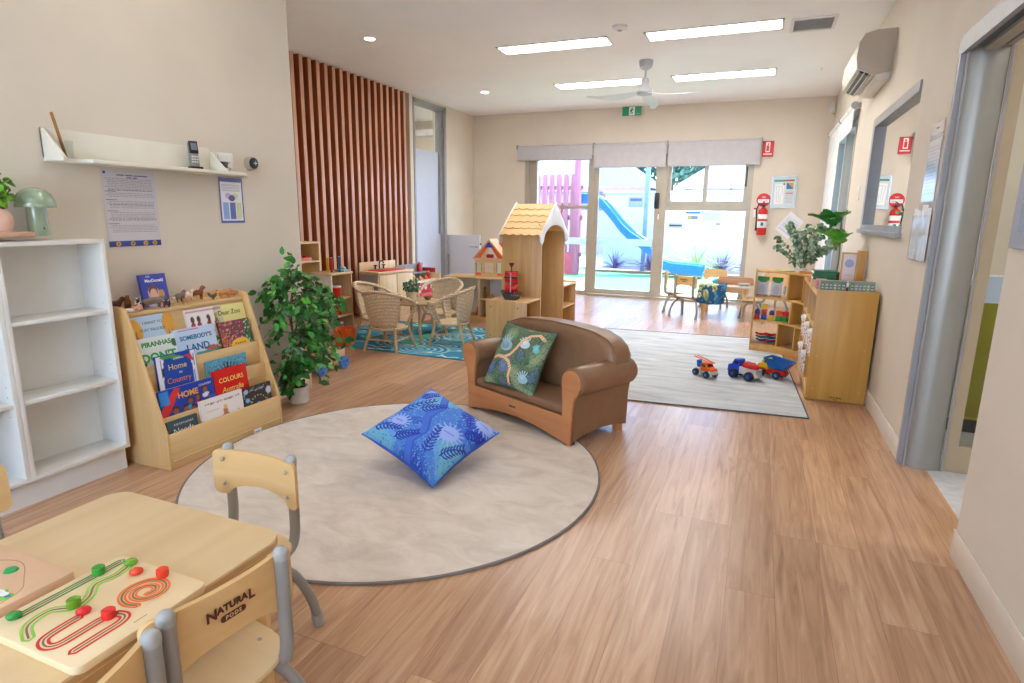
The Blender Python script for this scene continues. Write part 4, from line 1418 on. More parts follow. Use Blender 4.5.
def p_colours(c):
    c.rect(0, 0, 1, 1, (214, 30, 24))


def p_white(c):
    c.rect(0, 0, 1, 1, (232, 226, 222)).ell(.55, .36, .06, .17, (190, 130, 90)).ell(.56, .56, .045, .09, (226, 190, 120)).ell(.6, .2, .05, .12, (190, 90, 80)).ell(.48, .2, .04, .1, (170, 150, 120)).ell(.27, .12, .07, .07, (190, 120, 90)).ell(.86, .3, .03, .06, (200, 190, 185))
    g_ = random.Random(2)
    x = .10
    while x < .9:
        w_ = g_.uniform(.02, .05)
        c.line([(x, .80), (x + w_ * .4, .86), (x + w_ * .8, .80)], .007, (120, 116, 116))
        x += w_ + .012
    c.rect(.12, .56, .42, .575, (190, 180, 175)).rect(.66, .62, .9, .635, (190, 180, 175))


def p_black(c):
    c.rect(0, 0, 1, 1, (44, 46, 52)).speck(40, .016, [(190, 200, 220), (230, 190, 90), (120, 150, 200)], seed=31)
    for k in range(12):
        c.line([(.24 + k * .045, .82), (.26 + k * .045, .88)], .007, (200, 200, 210))
    for k in range(9):
        a = R(20 + k * 17.5)
        c.ell(.5 + .33 * math.cos(a), .05 + .55 * math.sin(a), .022, .03, (220, 190, 90))
    c.ell(.5, .0, .26, .42, (60, 62, 66)).ell(.5, -.05, .3, .52, (44, 46, 52)).ell(.13, .5, .07, .09, (120, 180, 215)).ell(.9, .68, .1, .15, (190, 195, 215)).ell(.1, .85, .08, .1, (170, 180, 200)).ell(.5, .2, .09, .13, (200, 200, 215))


def p_dark(c):
    c.rect(0, 0, 1, 1, (52, 74, 84))
    x = .2
    while x < .8:
        c.line([(x, .74), (x + .03, .82), (x + .05, .74)], .008, (210, 214, 216))
        x += .075


SER = {}
book(.132, .151, .432, .225, .272, (225, 225, 225), p_trucks, [('I WANT TO', .02, .87, .019, (80, 80, 90), {}), ('PLAY TRUCKS!', .0, .75, .0195, (80, 80, 90), {})],
     'picture book with children and autumn trees, leftmost in the top row', lean=12)
book(.115, .131, .44, .200, .165, (222, 226, 224), p_piranha, [('PIRANHAS', 0.0, .80, .032, (50, 140, 60), {'bold': .0012}), ('DON\'T', 0.0, .42, .056, (60, 165, 70), {'bold': .002})],
     'white book with green lettering PIRANHAS below the truck book', lean=12)
book(.425, .151, .432, .215, .268, (228, 224, 224), p_dig, [('BIG', .15, .26, .05, (245, 245, 240), {'bold': .002})],
     'white picture book with small red figures and a green hill in the top row', lean=12)
book(.585, .151, .432, .205, .265, (226, 218, 140), p_zoo, [('Dear Zoo', -0.02, .84, .036, (40, 36, 30), {})],
     'yellow picture book titled Dear Zoo in the top right corner of the stand', lean=12)
book(.575, .131, .44, .200, .172, (120, 60, 66), p_mural, [],
     'book with dotted red artwork and a yellow oval in front of the yellow one', lean=12)
book(.330, .131, .44, .232, .176, (188, 210, 235), p_somebody, [('SOMEBODY\'S', .0, .72, .031, (40, 110, 150), {'bold': .0008}), ('LAND', .0, .42, .050, (30, 90, 140), {'bold': .0012})],
     'pale blue book titled SOMEBODYS LAND in the second row', lean=12)
book(.170, .095, .318, .212, .200, (24, 70, 165), p_country, [('COMING', .05, .87, .014, (235, 235, 235), {}), ('Home', .0, .68, .040, (236, 200, 90), {}), ('to', .06, .53, .02, (230, 230, 230), {}), ('Country', .0, .36, .038, (230, 130, 70), {})],
     'deep blue book with white tree trunks at its edges and orange lettering', lean=4)
book(.455, .095, .318, .255, .118, (90, 160, 185), p_teal, [], 'teal book with a dark spiky sunburst, partly hidden behind the red one', lean=4)
book(.440, .051, .208, .212, .180, (214, 30, 24), p_colours, [('COLOURS', 0, .68, .034, (250, 225, 120), {}), ('Australia', 0, .40, .038, (250, 225, 120), {'shear': .2})],
     'bright red book with yellow lettering COLOURS Australia', lean=7)
book(.180, .051, .208, .300, .156, (26, 60, 165), p_homewide, [('HOME', .0, .72, .040, (240, 170, 60), {'bold': .001}), ('COUNTRY', .33, .86, .015, (230, 230, 240), {})],
     'wide blue book with a crowd of painted children and orange lettering HOME', lean=7)
book(.335, .015, .130, .258, .142, (232, 226, 222), p_white, [],
     'white picture book with a small child drawn on it, front row of the stand', lean=5)
book(.565, .015, .130, .195, .134, (44, 46, 52), p_black, [],
     'black picture book with moon and stars at the right of the front row', lean=5)
book(.103, .015, .130, .160, .095, (52, 74, 84), p_dark, [('Needs', .0, .42, .042, (230, 230, 230), {})],
     'dark slate book peeking out at the left end of the front row', lean=5)


def p_board(c):
    c.rect(0, 0, 1, 1, (60, 76, 175)).ell(.42, .42, .22, .22, (225, 170, 140)).ell(.42, .5, .17, .17, (120, 70, 60)).ell(.42, .42, .13, .14, (225, 180, 160)).ell(.72, .38, .12, .13, (200, 150, 90)).ell(.5, .12, .42, .14, (190, 190, 220)).ell(.8, .13, .15, .1, (225, 120, 140))


book(.235, .275, .722, .135, .158, (60, 76, 175), p_board, [('Old', -.2, .93, .013, (235, 235, 240), {}), ('MacDonald', .02, .80, .021, (240, 240, 245), {'bold': .0005})],
     'blue children board book standing upright on top of the display stand', lean=8, th=0.016, spine=(120, 190, 60))

# ---------------------------------------------------------------- toy animals on top of the stand
def skin_obj(name, parent, verts, edges, radii, mats, sub=1):
    bm = bmesh.new()
    ly = bm.verts.layers.skin.verify()
    vs = []
    for i, p in enumerate(verts):
        v = bm.verts.new(p)
        rr_ = radii[i]
        v[ly].radius = (rr_, rr_) if not hasattr(rr_, '__len__') else rr_
        v[ly].use_root = (i == 0)
        vs.append(v)
    for a, b_ in edges:
        bm.edges.new((vs[a], vs[b_]))
    me = bpy.data.meshes.new(name)
    bm.to_mesh(me)
    bm.free()
    me.materials.append(mats)
    o = bpy.data.objects.new(name, me)
    COL.objects.link(o)
    o.parent = parent
    md = o.modifiers.new('skin', 'SKIN')
    md.use_smooth_shade = True
    s = o.modifiers.new('sub', 'SUBSURF')
    s.levels = s.render_levels = sub
    return o


def quadruped(name, lb, cat, loc, rz, L, Ht, body, neck, m, spots=None, tail=True, horns=False, sit=False):
    """L: body length, Ht: height of the back, body: body radius, neck: (rise, forward)"""
    root = thing(name, lb, cat, loc, rz, 'toy farm animals on the book stand')
    L, Ht, body = L * 1.2, Ht * 1.2, body * 1.15
    neck = (neck[0] * 1.2, neck[1] * 1.2)
    h = Ht - body
    V = [(0, 0, h), (L * .42, 0, h + body * .1), (-L * .45, 0, h)]
    Rr = [body, body * .95, body * .9]
    E = [(0, 1), (0, 2)]
    if sit:
        V[1] = (L * .32, 0, h + L * .35)
        V[2] = (-L * .3, 0, h * 0.55)
    nx, nz = V[1][0] + neck[1], V[1][2] + neck[0]
    V += [(nx, 0, nz), (nx + L * .18, 0, nz - body * .25), (nx + L * .30, 0, nz - body * .55)]
    Rr += [body * .55, body * .52, body * .32]
    E += [(1, 3), (3, 4), (4, 5)]
    for s in (-1, 1):
        i = len(V)
        V += [(V[1][0], s * body * .62, V[1][2] - body * .9), (V[1][0] + .001, s * body * .6, h * .45), (V[1][0], s * body * .6, body * .2)]
        Rr += [body * .36, body * .24, body * .24]
        E += [(1, i), (i, i + 1), (i + 1, i + 2)]
        i = len(V)
        V += [(V[2][0], s * body * .62, max(V[2][2] - body * .8, body * .5)), (V[2][0] - L * .05, s * body * .6, h * .42), (V[2][0] + (L * .3 if sit else 0), s * body * .62, body * .2)]
        Rr += [body * .42, body * .24, body * .22]
        E += [(2, i), (i, i + 1), (i + 1, i + 2)]
        i = len(V)
        V += [(nx + L * .02, s * body * .55, nz + body * .5)]
        Rr += [body * .17]
        E += [(3, i)]
    if tail:
        i = len(V)
        V += [(V[2][0] - body * 1.1, 0, V[2][2] + body * .3), (V[2][0] - body * 1.3, 0, V[2][2] - body * .9)]
        Rr += [body * .13, body * .12]
        E += [(2, i), (i, i + 1)]
    skin_obj('body', root, V, E, Rr, m)
    me_ = MB(M_BLACK)
    for s in (-1, 1):
        me_.ball((nx + L * .17, s * body * .45, nz + body * .05), body * .09, None, 6, 5)
    me_.build('eyes', root)
    if horns:
        hm = MB(mat('horn', (220, 205, 180), 0.5))
        for s in (-1, 1):
            hm.tube([(nx, s * body * .3, nz + body * .4), (nx, s * body * .75, nz + body * .8), (nx + .003, s * body * .8, nz + body * 1.2)], [.0022, .0016, .0006], None, 6)
        hm.build('horns', root)
    return root


def spotty(name, a, b_, sc_=60):
    if name in MATS:
        return MATS[name]
    m, nt, bs = new_mat(name)
    mp = mapping(nt)
    n = node(nt, 'ShaderNodeTexNoise')
    n.inputs['Scale'].default_value = sc_
    n.inputs['Detail'].default_value = 1
    nt.links.new(mp.outputs[0], n.inputs['Vector'])
    rp = ramp(nt, [(0.50, a), (0.54, b_)])
    nt.links.new(n.outputs['Fac'], rp.inputs[0])
    nt.links.new(rp.outputs[0], bs.inputs['Base Color'])
    bs.inputs['Roughness'].default_value = 0.5
    MATS[name] = m
    return m


ZS = 0.722
M_BRN = mat('toy_brown', (130, 72, 44), 0.5, vary=0.15)
M_DBRN = mat('toy_dark_brown', (84, 52, 40), 0.5, vary=0.15)
M_TAN = mat('toy_tan', (196, 138, 92), 0.5, vary=0.12)
M_PINKT = mat('toy_pink', (226, 165, 140), 0.5, vary=0.08)
M_TGREY = mat('toy_grey', (120, 104, 92), 0.55, vary=0.2)
M_WOOL = mat('toy_wool', (228, 214, 196), 0.8, vary=0.08)
quadruped('toy_horse', 'dark brown toy horse at the far left back of the stand top', 'toy animal', (-2.735, 1.815, ZS), 60, .05, .04, .013, (.02, .012), M_DBRN)
quadruped('toy_dog', 'brown sitting toy dog behind the black and white cow', 'toy animal', (-2.70, 1.862, ZS), -30, .042, .034, .012, (.018, .004), M_BRN, sit=True)
quadruped('toy_cow', 'black and white toy cow standing left of the board book', 'toy animal', (-2.66, 1.885, ZS), -35, .055, .045, .014, (.014, .014), spotty('cow_patches', (230, 225, 215), (40, 34, 32)), horns=True)
quadruped('toy_pig', 'pink toy pig at the front left edge of the stand top', 'toy animal', (-2.625, 1.86, ZS), -60, .038, .026, .011, (.0, .01), M_PINKT)
quadruped('toy_piglet', 'small pale toy piglet beside the front left pig', 'toy animal', (-2.628, 1.815, ZS), -110, .026, .018, .008, (.0, .008), M_WOOL)
quadruped('toy_donkey', 'grey-brown toy donkey before the board book', 'toy animal', (-2.645, 1.945, ZS), 70, .058, .046, .015, (.008, .014), M_TGREY)
quadruped('toy_bull', 'black toy bull with a red patch in front of the board book', 'toy animal', (-2.62, 2.0, ZS), -40, .04, .036, .014, (.0, .012), spotty('black_red_patch', (44, 44, 50), (120, 40, 36), 40), horns=True)
quadruped('toy_lamb', 'pale toy lamb right of the board book base', 'toy animal', (-2.70, 2.09, ZS), -20, .036, .03, .012, (.008, .01), M_WOOL)
quadruped('toy_goat', 'grey toy goat between lamb and horse', 'toy animal', (-2.70, 2.135, ZS), 100, .042, .042, .012, (.016, .008), M_TGREY, horns=True)
quadruped('toy_sheep', 'white and pink toy sheep standing before the brown horse', 'toy animal', (-2.71, 2.185, ZS), 80, .042, .044, .013, (.014, .008), spotty('pink_white', (232, 220, 205), (224, 170, 150), 50))
quadruped('toy_calf', 'small tan toy calf near the middle front of the stand top', 'toy animal', (-2.625, 2.105, ZS), -30, .034, .027, .009, (.008, .008), M_TAN)
quadruped('toy_pony', 'brown toy pony with raised head, right of the white sheep', 'toy animal', (-2.70, 2.235, ZS), 75, .046, .046, .0125, (.022, .008), M_BRN)
quadruped('toy_foal', 'orange-tan toy foal at the right end of the stand top', 'toy animal', (-2.645, 2.365, ZS), 85, .042, .034, .009, (.012, .01), mat('toy_orange', (214, 132, 70), 0.5, vary=.1))
quadruped('toy_pup', 'tiny pale brown toy animal right beside the tan foal', 'toy animal', (-2.66, 2.425, ZS), 85, .034, .026, .009, (.004, .01), M_TAN)
t = thing('toy_rooster', 'dark green and brown toy rooster between the pony and the foal', 'toy animal', (-2.635, 2.28, ZS), 40, 'toy farm animals on the book stand')
skin_obj('body', t, [(0, 0, .022), (.012, 0, .026), (.018, 0, .042), (-.014, 0, .026), (-.024, 0, .042), (.0, .004, .008), (.004, .004, .001), (.0, -.004, .008), (.004, -.004, .001)],
         [(0, 1), (1, 2), (0, 3), (3, 4), (0, 5), (5, 6), (0, 7), (7, 8)], [.011, .009, .005, .009, .005, .002, .002, .002, .002], spotty('rooster', (50, 70, 56), (130, 70, 40), 70))
MB(M_RED).ball((.02, 0, .050), (.005, .0015, .004), None, 8, 6).build('comb', t)
MB(M_YEL).cyl((.022, 0, .043), (.030, 0, .041), .002, .0003).build('beak', t)

# ================================================================ ficus in a pot
t = thing('potted_ficus', 'bushy green ficus tree in a white round pot beside the book stand', 'potted plant', (-2.625, 2.84, 0))
MB(mat('white_pot', (222, 220, 214), 0.5)).lathe([(0.0001, 0), (0.058, 0), (0.066, 0.008), (0.07, 0.105), (0.066, 0.108), (0.062, 0.09), (0.0001, 0.088)], seg=36).build('pot', t)
MB(mat('potting_soil', (70, 50, 38), 0.95, vary=.3, vscale=80)).lathe([(0.0001, 0.093), (0.0625, 0.091)], seg=24).build('soil', t)
g = random.Random(12)
ms = MB(mat('ficus_stem', (120, 96, 70), 0.8))
tips = []
for k in range(3):
    a0 = k * 2.1
    pts = [(0.012 * math.cos(a0), 0.012 * math.sin(a0), 0.09), (-0.02 * math.cos(a0), 0.02 * math.sin(a0), 0.3), (0.03 * math.cos(a0 + 1), 0.03 * math.sin(a0 + 1), 0.55), (0.02, 0.01, 0.8)]
    ms.tube(pts, [.008, .007, .005, .002], None, 7)
def fclip(p):
    return (-2.625 + p.x) < XN + 0.035 and (2.84 + p.y) < YN + 0.03
mats_leaf = [mat('ficus_leaf_dark', (38, 92, 40), 0.35, vary=0.25, vscale=9), mat('ficus_leaf', (62, 132, 52), 0.35, vary=0.25, vscale=9), mat('ficus_leaf_light', (104, 172, 70), 0.4, vary=0.2, vscale=9)]
mf = MB(*mats_leaf)
for k in range(120):
    z0 = g.uniform(0.18, 0.80)
    a = g.uniform(0, 2 * PI)
    ln = (0.35 - 0.22 * abs(z0 - 0.5) / 0.5) * g.uniform(0.6, 1.1)
    ln *= 0.55 if z0 < .25 else 1.0
    p0 = Vector((0.0, 0.0, z0))
    rise = g.uniform(0.05, 0.2)
    pts = []
    for i in range(5):
        s = i / 4
        pts.append(p0 + Vector((math.cos(a) * ln * s, math.sin(a) * ln * s, rise * s - 0.18 * s * s)))
    if fclip(pts[-1]) or fclip(pts[2]):
        continue
    ms.tube(pts, [.003, .0026, .002, .0015, .001], None, 5)
    for i in range(15):
        s = g.uniform(0.25, 1.05)
        j = min(int(s * 4), 3)
        q = pts[j].lerp(pts[j + 1], min(1, s * 4 - j)) + Vector((g.uniform(-.03, .03), g.uniform(-.03, .03), g.uniform(-.035, .025)))
        if fclip(q):
            continue
        add_leaf(mf, g, q, g.uniform(.034, .062), Vector((math.cos(a), math.sin(a), -0.3)), 'oval', g.choices([0, 1, 2], [5, 4, 1.3])[0])
for i in range(18):
    add_leaf(mf, g, Vector((g.uniform(-.03, .05), g.uniform(-.03, .03), g.uniform(.8, .93))), .055, Vector((g.uniform(-1, 1), g.uniform(-1, 1), 1)), 'oval', g.choice([0, 1, 1, 2]))
ms.build('stems', t)
mf.build('foliage', t, angle=180)

# ================================================================ rugs
def carpet(name, cols, sc_=(6, 6, 6), rough=0.95, bump=0.4):
    m, nt, b = new_mat(name)
    L = nt.links.new
    mp = mapping(nt, scale=sc_)
    n = node(nt, 'ShaderNodeTexNoise')
    n.inputs['Scale'].default_value = 1
    n.inputs['Detail'].default_value = 6
    n.inputs['Roughness'].default_value = 0.65
    n.inputs['Distortion'].default_value = 0.8
    L(mp.outputs[0], n.inputs['Vector'])
    rp = ramp(nt, [(0.3 + 0.4 * i / (len(cols) - 1), c) for i, c in enumerate(cols)])
    L(n.outputs['Fac'], rp.inputs[0])
    L(rp.outputs[0], b.inputs['Base Color'])
    b.inputs['Roughness'].default_value = rough
    b.inputs['Specular IOR Level'].default_value = 0.2
    mp2 = mapping(nt)
    n2 = node(nt, 'ShaderNodeTexNoise')
    n2.inputs['Scale'].default_value = 220
    L(mp2.outputs[0], n2.inputs['Vector'])
    bp = node(nt, 'ShaderNodeBump')
    bp.inputs['Strength'].default_value = bump
    bp.inputs['Distance'].default_value = 0.004
    L(n2.outputs['Fac'], bp.inputs['Height'])
    L(bp.outputs[0], b.inputs['Normal'])
    return m


t = thing('round_rug', 'large round taupe rug with a grey bound edge under the blue cushion', 'rug', (-1.49, 2.265, 0))
MB(carpet('taupe_carpet', [(202, 189, 176), (217, 205, 192), (229, 218, 206)], (5, 9, 5))).lathe([(0.0001, 0.009), (0.935, 0.009), (0.938, 0.002)], seg=96).build('pile', t)
pts = [(0.94 * math.cos(2 * PI * k / 96), 0.94 * math.sin(2 * PI * k / 96), 0.005) for k in range(96)]
MB(mat('rug_binding', (128, 120, 118), 0.9)).tube(pts, 0.0058, None, 6, closed=True).build('bound_edge', t)

t = thing('rectangular_rug', 'large pale grey distressed rectangular rug behind the sofa', 'rug', (0, 0, 0))
cs = [(-1.33, 3.70), (0.372, 3.838), (0.245, 6.33), (-1.45, 6.19)]
MB(carpet('pale_grey_carpet', [(158, 162, 164), (184, 188, 190), (198, 202, 203), (208, 208, 205)], (2.5, 14, 3), bump=0.25)).prism(cs, 'xy', 0.0, 0.006).build('pile', t)
cl = [Vector((x, y, 0.0045)) for x, y in cs]
MB(mat('rug_edge_dark', (92, 92, 96), 0.9)).tube(cl, 0.0055, None, 5, closed=True).build('bound_edge', t)

# blue sea rug
def sea_rug():
    W_, H_ = 220, 170
    c = Canvas(W_, H_, (40, 140, 175))
    g_ = random.Random(2)
    for k in range(11):
        x, y = g_.random(), g_.random()
        for j in range(9, 0, -1):
            r_ = j * .016
            c.ell(x, y, r_, r_ * W_ / H_ * .8, (150, 212, 226) if j % 2 else (34, 128, 170))
    for k in range(10):
        x, y = g_.random(), g_.random()
        c.ell(x, y, g_.uniform(.04, .10), g_.uniform(.03, .06), (84, 190, 160), g_.uniform(0, 3))
    for k in range(22):
        x, y = g_.random(), g_.random()
        a = g_.uniform(-.4, .4)
        pts = [(x + .012 * i, y + .012 * math.sin(i * 1.1 + a)) for i in range(9)]
        c.line(pts, .005, (225, 238, 240))
    c.speck(90, .010, [(225, 236, 238), (60, 165, 190), (120, 200, 190)], seed=8)
    return c


t = thing('sea_rug', 'blue and teal wave patterned rug under the rattan chairs', 'rug', (-2.86, 4.93, 0))
cv = sea_rug()
s = sheet('pile', 1.95, 1.34, cv, t, (0, -0.67, 0.007), (R(-90), 0, 0), mt=paint_mat('rug_print', 0.95))
MB(mat('sea_rug_edge', (50, 120, 150), 0.95)).b2(-0.975, 0.975, -0.67, 0.67, 0.0005, 0.006).build('backing', t)

# ================================================================ sofa
M_LEATH = mat('brown_vinyl', (134, 99, 72), 0.42, vary=0.03, vscale=20, bump=0.08, bscale=300)
M_CHERRY = wood('cherry_ply', (180, 114, 68), (204, 140, 92), 'x', rough=0.35, fine=14)
SO, SA = (-1.593, 3.175), -25.8
sofa = thing('toddler_sofa', 'small brown vinyl sofa with rolled arms and cherry wood front', 'sofa', (SO[0], SO[1], 0), SA)
LW = 0.878


def arcpts(cx, cz, r, a0, a1, n):
    return [(cx + r * math.cos(R(a0 + (a1 - a0) * i / n)), cz + r * math.sin(R(a0 + (a1 - a0) * i / n))) for i in range(n + 1)]


# front board silhouette (x, z)
half = [(0.015, 0.012), (0.012, 0.10), (0.008, 0.20), (-0.004, 0.265), (-0.030, 0.30)]
half += arcpts(0.018, 0.350, 0.065, 215, -5, 14)
half += [(0.078, 0.30), (0.072, 0.24), (0.072, 0.162)]
right = [(LW - x, z) for x, z in half[::-1]]
bottom = [(LW - 0.015 - (LW - 0.03) * i / 16, 0.012 + 0.052 * math.sin(PI * i / 16)) for i in range(1, 16)]
MB(M_CHERRY).prism(half + right + bottom, 'xz', 0.0, 0.018, None, 0.003).build('front_board', sofa)
for s, nm in ((0, 'arm'), (1, 'arm')):
    cx = 0.018 if s == 0 else LW - 0.018
    sg = -1 if s == 0 else 1
    m = MB(M_LEATH)
    rows = []
    for (y, dr) in [(0.004, -.012), (0.008, 0.0), (0.02, 0.006), (0.1, 0.006), (0.3, 0.006), (0.455, 0.004), (0.472, -0.004), (0.478, -0.02)]:
        row = []
        for k in range(28):
            a = 2 * PI * k / 28
            rr_ = 0.070 + dr
            row.append((cx + rr_ * math.cos(a), y, 0.350 + rr_ * math.sin(a)))
        rows.append(row)
    m.surf(rows, None, True)
    # lower side body, sloping in
    xo = [0.012, 0.008, -0.004] if s == 0 else [LW - 0.012, LW - 0.008, LW + 0.004]
    xi = 0.075 if s == 0 else LW - 0.075
    rows = []
    for (xx, z) in [(xo[0], 0.03), (xo[1], 0.15), (xo[1], 0.22), (xo[2], 0.30), (cx, 0.35), (xi, 0.30), (xi, 0.03)]:
        rows.append([(xx, 0.018, z), (xx, 0.12, z + (0.02 if z < .05 else 0)), (xx, 0.25, z + (0.03 if z < .05 else 0)), (xx, 0.38, z + (0.02 if z < .05 else 0)), (xx, 0.47, z)])
    m.surf(rows, None, False, True)
    m.quad([rows[i][-1] for i in range(len(rows))])
    m.build(nm, sofa)
    # piping around the roll
    pts = [(cx + 0.0755 * math.cos(2 * PI * k / 40), 0.02, 0.35 + 0.0755 * math.sin(2 * PI * k / 40)) for k in range(40)]
    MB(M_LEATH).tube(pts, 0.0035, None, 6, closed=True).build('arm_piping', sofa)
# seat cushion
m = MB(M_LEATH)
m.box((LW / 2, 0.21, 0.185), (LW - 0.14, 0.395, 0.05), None, None, 0.018, 3)
m.build('seat_cushion', sofa)
MB(M_LEATH).b2(0.075, LW - 0.075, 0.02, 0.46, 0.07, 0.162).build('seat_base', sofa)
# backrest with rounded ends
outl = [(0.05, 0.20), (0.03, 0.33), (-0.02, 0.36), (-0.03, 0.39), (-0.025, 0.44), (0.0, 0.485), (0.05, 0.52), (0.14, 0.55), (0.30, 0.563), (LW / 2, 0.566), (LW - 0.30, 0.563), (LW - 0.14, 0.55), (LW - 0.05, 0.52), (LW, 0.485), (LW + 0.025, 0.44), (LW + 0.03, 0.39), (LW + 0.02, 0.36), (LW - 0.03, 0.33), (LW - 0.05, 0.20)]
outl = [(LW / 2 + (x - LW / 2) * 1.0, z + .006) for x, z in outl]
m = MB(M_LEATH)
cx, cz = LW / 2, 0.36
rows = []
for (y, s) in [(0.300, 0.0), (0.296, 0.6), (0.298, 0.86), (0.308, 0.95), (0.325, 0.99), (0.35, 1.0), (0.42, 1.0), (0.455, 0.98), (0.472, 0.94), (0.478, 0.8), (0.478, 0.0)]:
    rows.append([(cx + (x - cx) * s, y + (0.57 - z) * -0.10 + 0.0, cz + (z - cz) * s) for x, z in outl] + [(cx + (0.8 - cx) * s * 0.5, y - 0.03, cz + (0.2 - cz) * s), (cx - (0.8 - cx) * s * 0.5, y - 0.03, cz + (0.2 - cz) * s)])
m.surf(rows, None, True)
m.build('backrest', sofa, angle=60)
pts = [(x, 0.325 + (0.57 - z) * -0.10, z) for x, z in [(cx + (x - cx) * 1.0, cz + (z - cz) * 1.0) for x, z in outl[3:-3]]]
MB(M_LEATH).tube(pts, 0.004, None, 6).build('back_piping', sofa)
MB(M_LEATH).b2(0.02, LW - 0.02, 0.43, 0.475, 0.04, 0.35, None, 0.01).build('rear_panel', sofa)
for (x, y) in [(0.04, 0.03), (LW - 0.04, 0.03), (0.04, 0.43), (LW - 0.04, 0.43)]:
    MB(M_DARK if y < .1 else M_CHERRY).b2(x - 0.022, x + 0.022, y - 0.02, y + 0.02, 0.0, 0.05, None, 0.003).build('foot', sofa)
text('Natural', 0.018, M_DKTXT, sofa, (LW / 2 - 0.02, -0.0006, 0.118), bold=0.0006)


# ================================================================ cushions
def cushion(name, lb, group_label, P, puff, cv, loc, X, Z, mback):
    """square cushion; X, Z: in-plane unit axes, side length P; painted face towards -Y = X x Z"""
    root = thing(name, lb, 'cushion', loc)
    X = Vector(X).normalized()
    Z = Vector(Z)
    Z = (Z - X * Z.dot(X)).normalized()
    Y = Z.cross(X)
    Mr = Matrix((X, Y, Z)).transposed()
    root.rotation_euler = Mr.to_euler()
    U, V = cv.X * 2 - 1, cv.Y * 2 - 1
    def shp(sgn):
        pin = 0.10
        x = U * (1 - pin * (1 - V ** 2) * np.abs(U) ** 2) * P / 2
        z = V * (1 - pin * (1 - U ** 2) * np.abs(V) ** 2) * P / 2
        e = np.clip((1 - U ** 4) * (1 - V ** 4), 0, 1) ** 0.5
        wr = 0.03 * np.sin(7 * U + 3 * V) * np.sin(5 * V - 2 * U) * (1 - e * .3) + 0.02 * np.sin(11 * U * V + 2)
        return np.stack([x, sgn * puff * e * (1 + wr * 1.5), z], -1)
    co_ = shp(-1).reshape(-1, 3)
    me_ = fast_mesh('front_cover', co_, grid_quads(cv.w, cv.h), cv.linear().reshape(-1, 3), [paint_mat('fabric_print', 0.8)])
    o = bpy.data.objects.new('front_cover', me_)
    COL.objects.link(o)
    o.parent = root
    co_ = shp(1).reshape(-1, 3)
    me_ = fast_mesh('back_cover', co_, grid_quads(cv.w, cv.h)[:, ::-1], None, [mback])
    o = bpy.data.objects.new('back_cover', me_)
    COL.objects.link(o)
    o.parent = root
    edge = []
    n_ = 40
    for (fu, fv) in [(lambda s: s, lambda s: -1), (lambda s: 1, lambda s: s), (lambda s: -s, lambda s: 1), (lambda s: -1, lambda s: -s)]:
        for i in range(n_):
            s = -1 + 2 * i / n_
            u, v = fu(s), fv(s)
            edge.append((u * (1 - .10 * (1 - v * v)) * P / 2, 0, v * (1 - .10 * (1 - u * u)) * P / 2))
    MB(mback).tube(edge, 0.0035, None, 6, closed=True).build('seam_piping', root)
    return root


def frond(c, x, y, a, L_, col, n_=9, w=.007, spread=.11):
    dx, dy = math.cos(a), math.sin(a)
    pts = [(x + dx * L_ * i / 8 + .02 * math.sin(i * .6) * -dy, y + dy * L_ * i / 8 + .02 * math.sin(i * .6) * dx) for i in range(9)]
    c.line(pts, w * .8, col)
    for i in range(n_):
        s = (i + .6) / n_
        px, py = x + dx * L_ * s, y + dy * L_ * s
        ll = spread * (1 - .55 * s)
        for sg in (-1, 1):
            b1, b2 = a + sg * 1.15, a + sg * .6
            m1 = (px + math.cos(b1) * ll * .55, py + math.sin(b1) * ll * .55)
            m2 = (m1[0] + math.cos(b2) * ll * .5, m1[1] + math.sin(b2) * ll * .5)
            c.line([(px, py), m1, m2], w, col)


cv = Canvas(230, 230, (74, 128, 214))
N1 = np.sin(cv.X * 7 + 1.5 * np.sin(cv.Y * 6)) + np.sin(cv.Y * 8 + 2 * np.sin(cv.X * 5 + 1))
cv.put(N1 > 0.55, (98, 160, 220)).put(N1 > 1.15, (110, 178, 208)).put(N1 < -0.8, (52, 98, 205)).put(N1 < -1.4, (40, 80, 190))
cv.speck(1500, .006, [(130, 180, 232), (60, 120, 205), (90, 165, 210)], seed=5)
cv.line([(.30, .95), (.42, .75), (.40, .55), (.52, .38), (.50, .18), (.60, .02)], .045, (66, 112, 212)).line([(.34, .95), (.46, .74), (.44, .54), (.56, .37), (.54, .18), (.64, .02)], .008, (52, 86, 200))
for (x, y, r_) in [(.74, .50, .12), (.22, .30, .09), (.90, .88, .1), (.16, .86, .06)]:
    cv.ell(x, y, r_, r_ * .8, (150, 175, 240))
    for k in range(16):
        a = k * 2 * PI / 16
        cv.line([(x + r_ * .5 * math.cos(a), y + r_ * .4 * math.sin(a)), (x + r_ * 1.5 * math.cos(a + .2), y + r_ * 1.2 * math.sin(a + .2))], .007, (158, 182, 242))
    cv.line([(x - r_ * .6, y), (x + r_ * .5, y + .01)], .004, (70, 90, 200))
DB = (26, 48, 168)
for (x, y, a, L_) in [(.72, .16, 1.9, .36), (.86, .24, 1.2, .3), (.10, .42, 1.1, .40), (.26, .56, .9, .30), (.06, .10, .5, .30), (.34, .10, .9, .26), (.60, .92, -.6, .30), (.10, .72, .9, .22), (.84, .62, .7, .25)]:
    frond(cv, x, y, a, L_, DB, 8, .008, .075)
Bc, Lc, Rc = Vector((-1.185, 2.055, .02)), Vector((-1.60, 2.14, .165)), Vector((-1.10, 2.50, .165))
X = (Rc - Bc)
Z = (Lc - Bc)
Tc = Lc + Rc - Bc
cen = (Lc + Rc) / 2
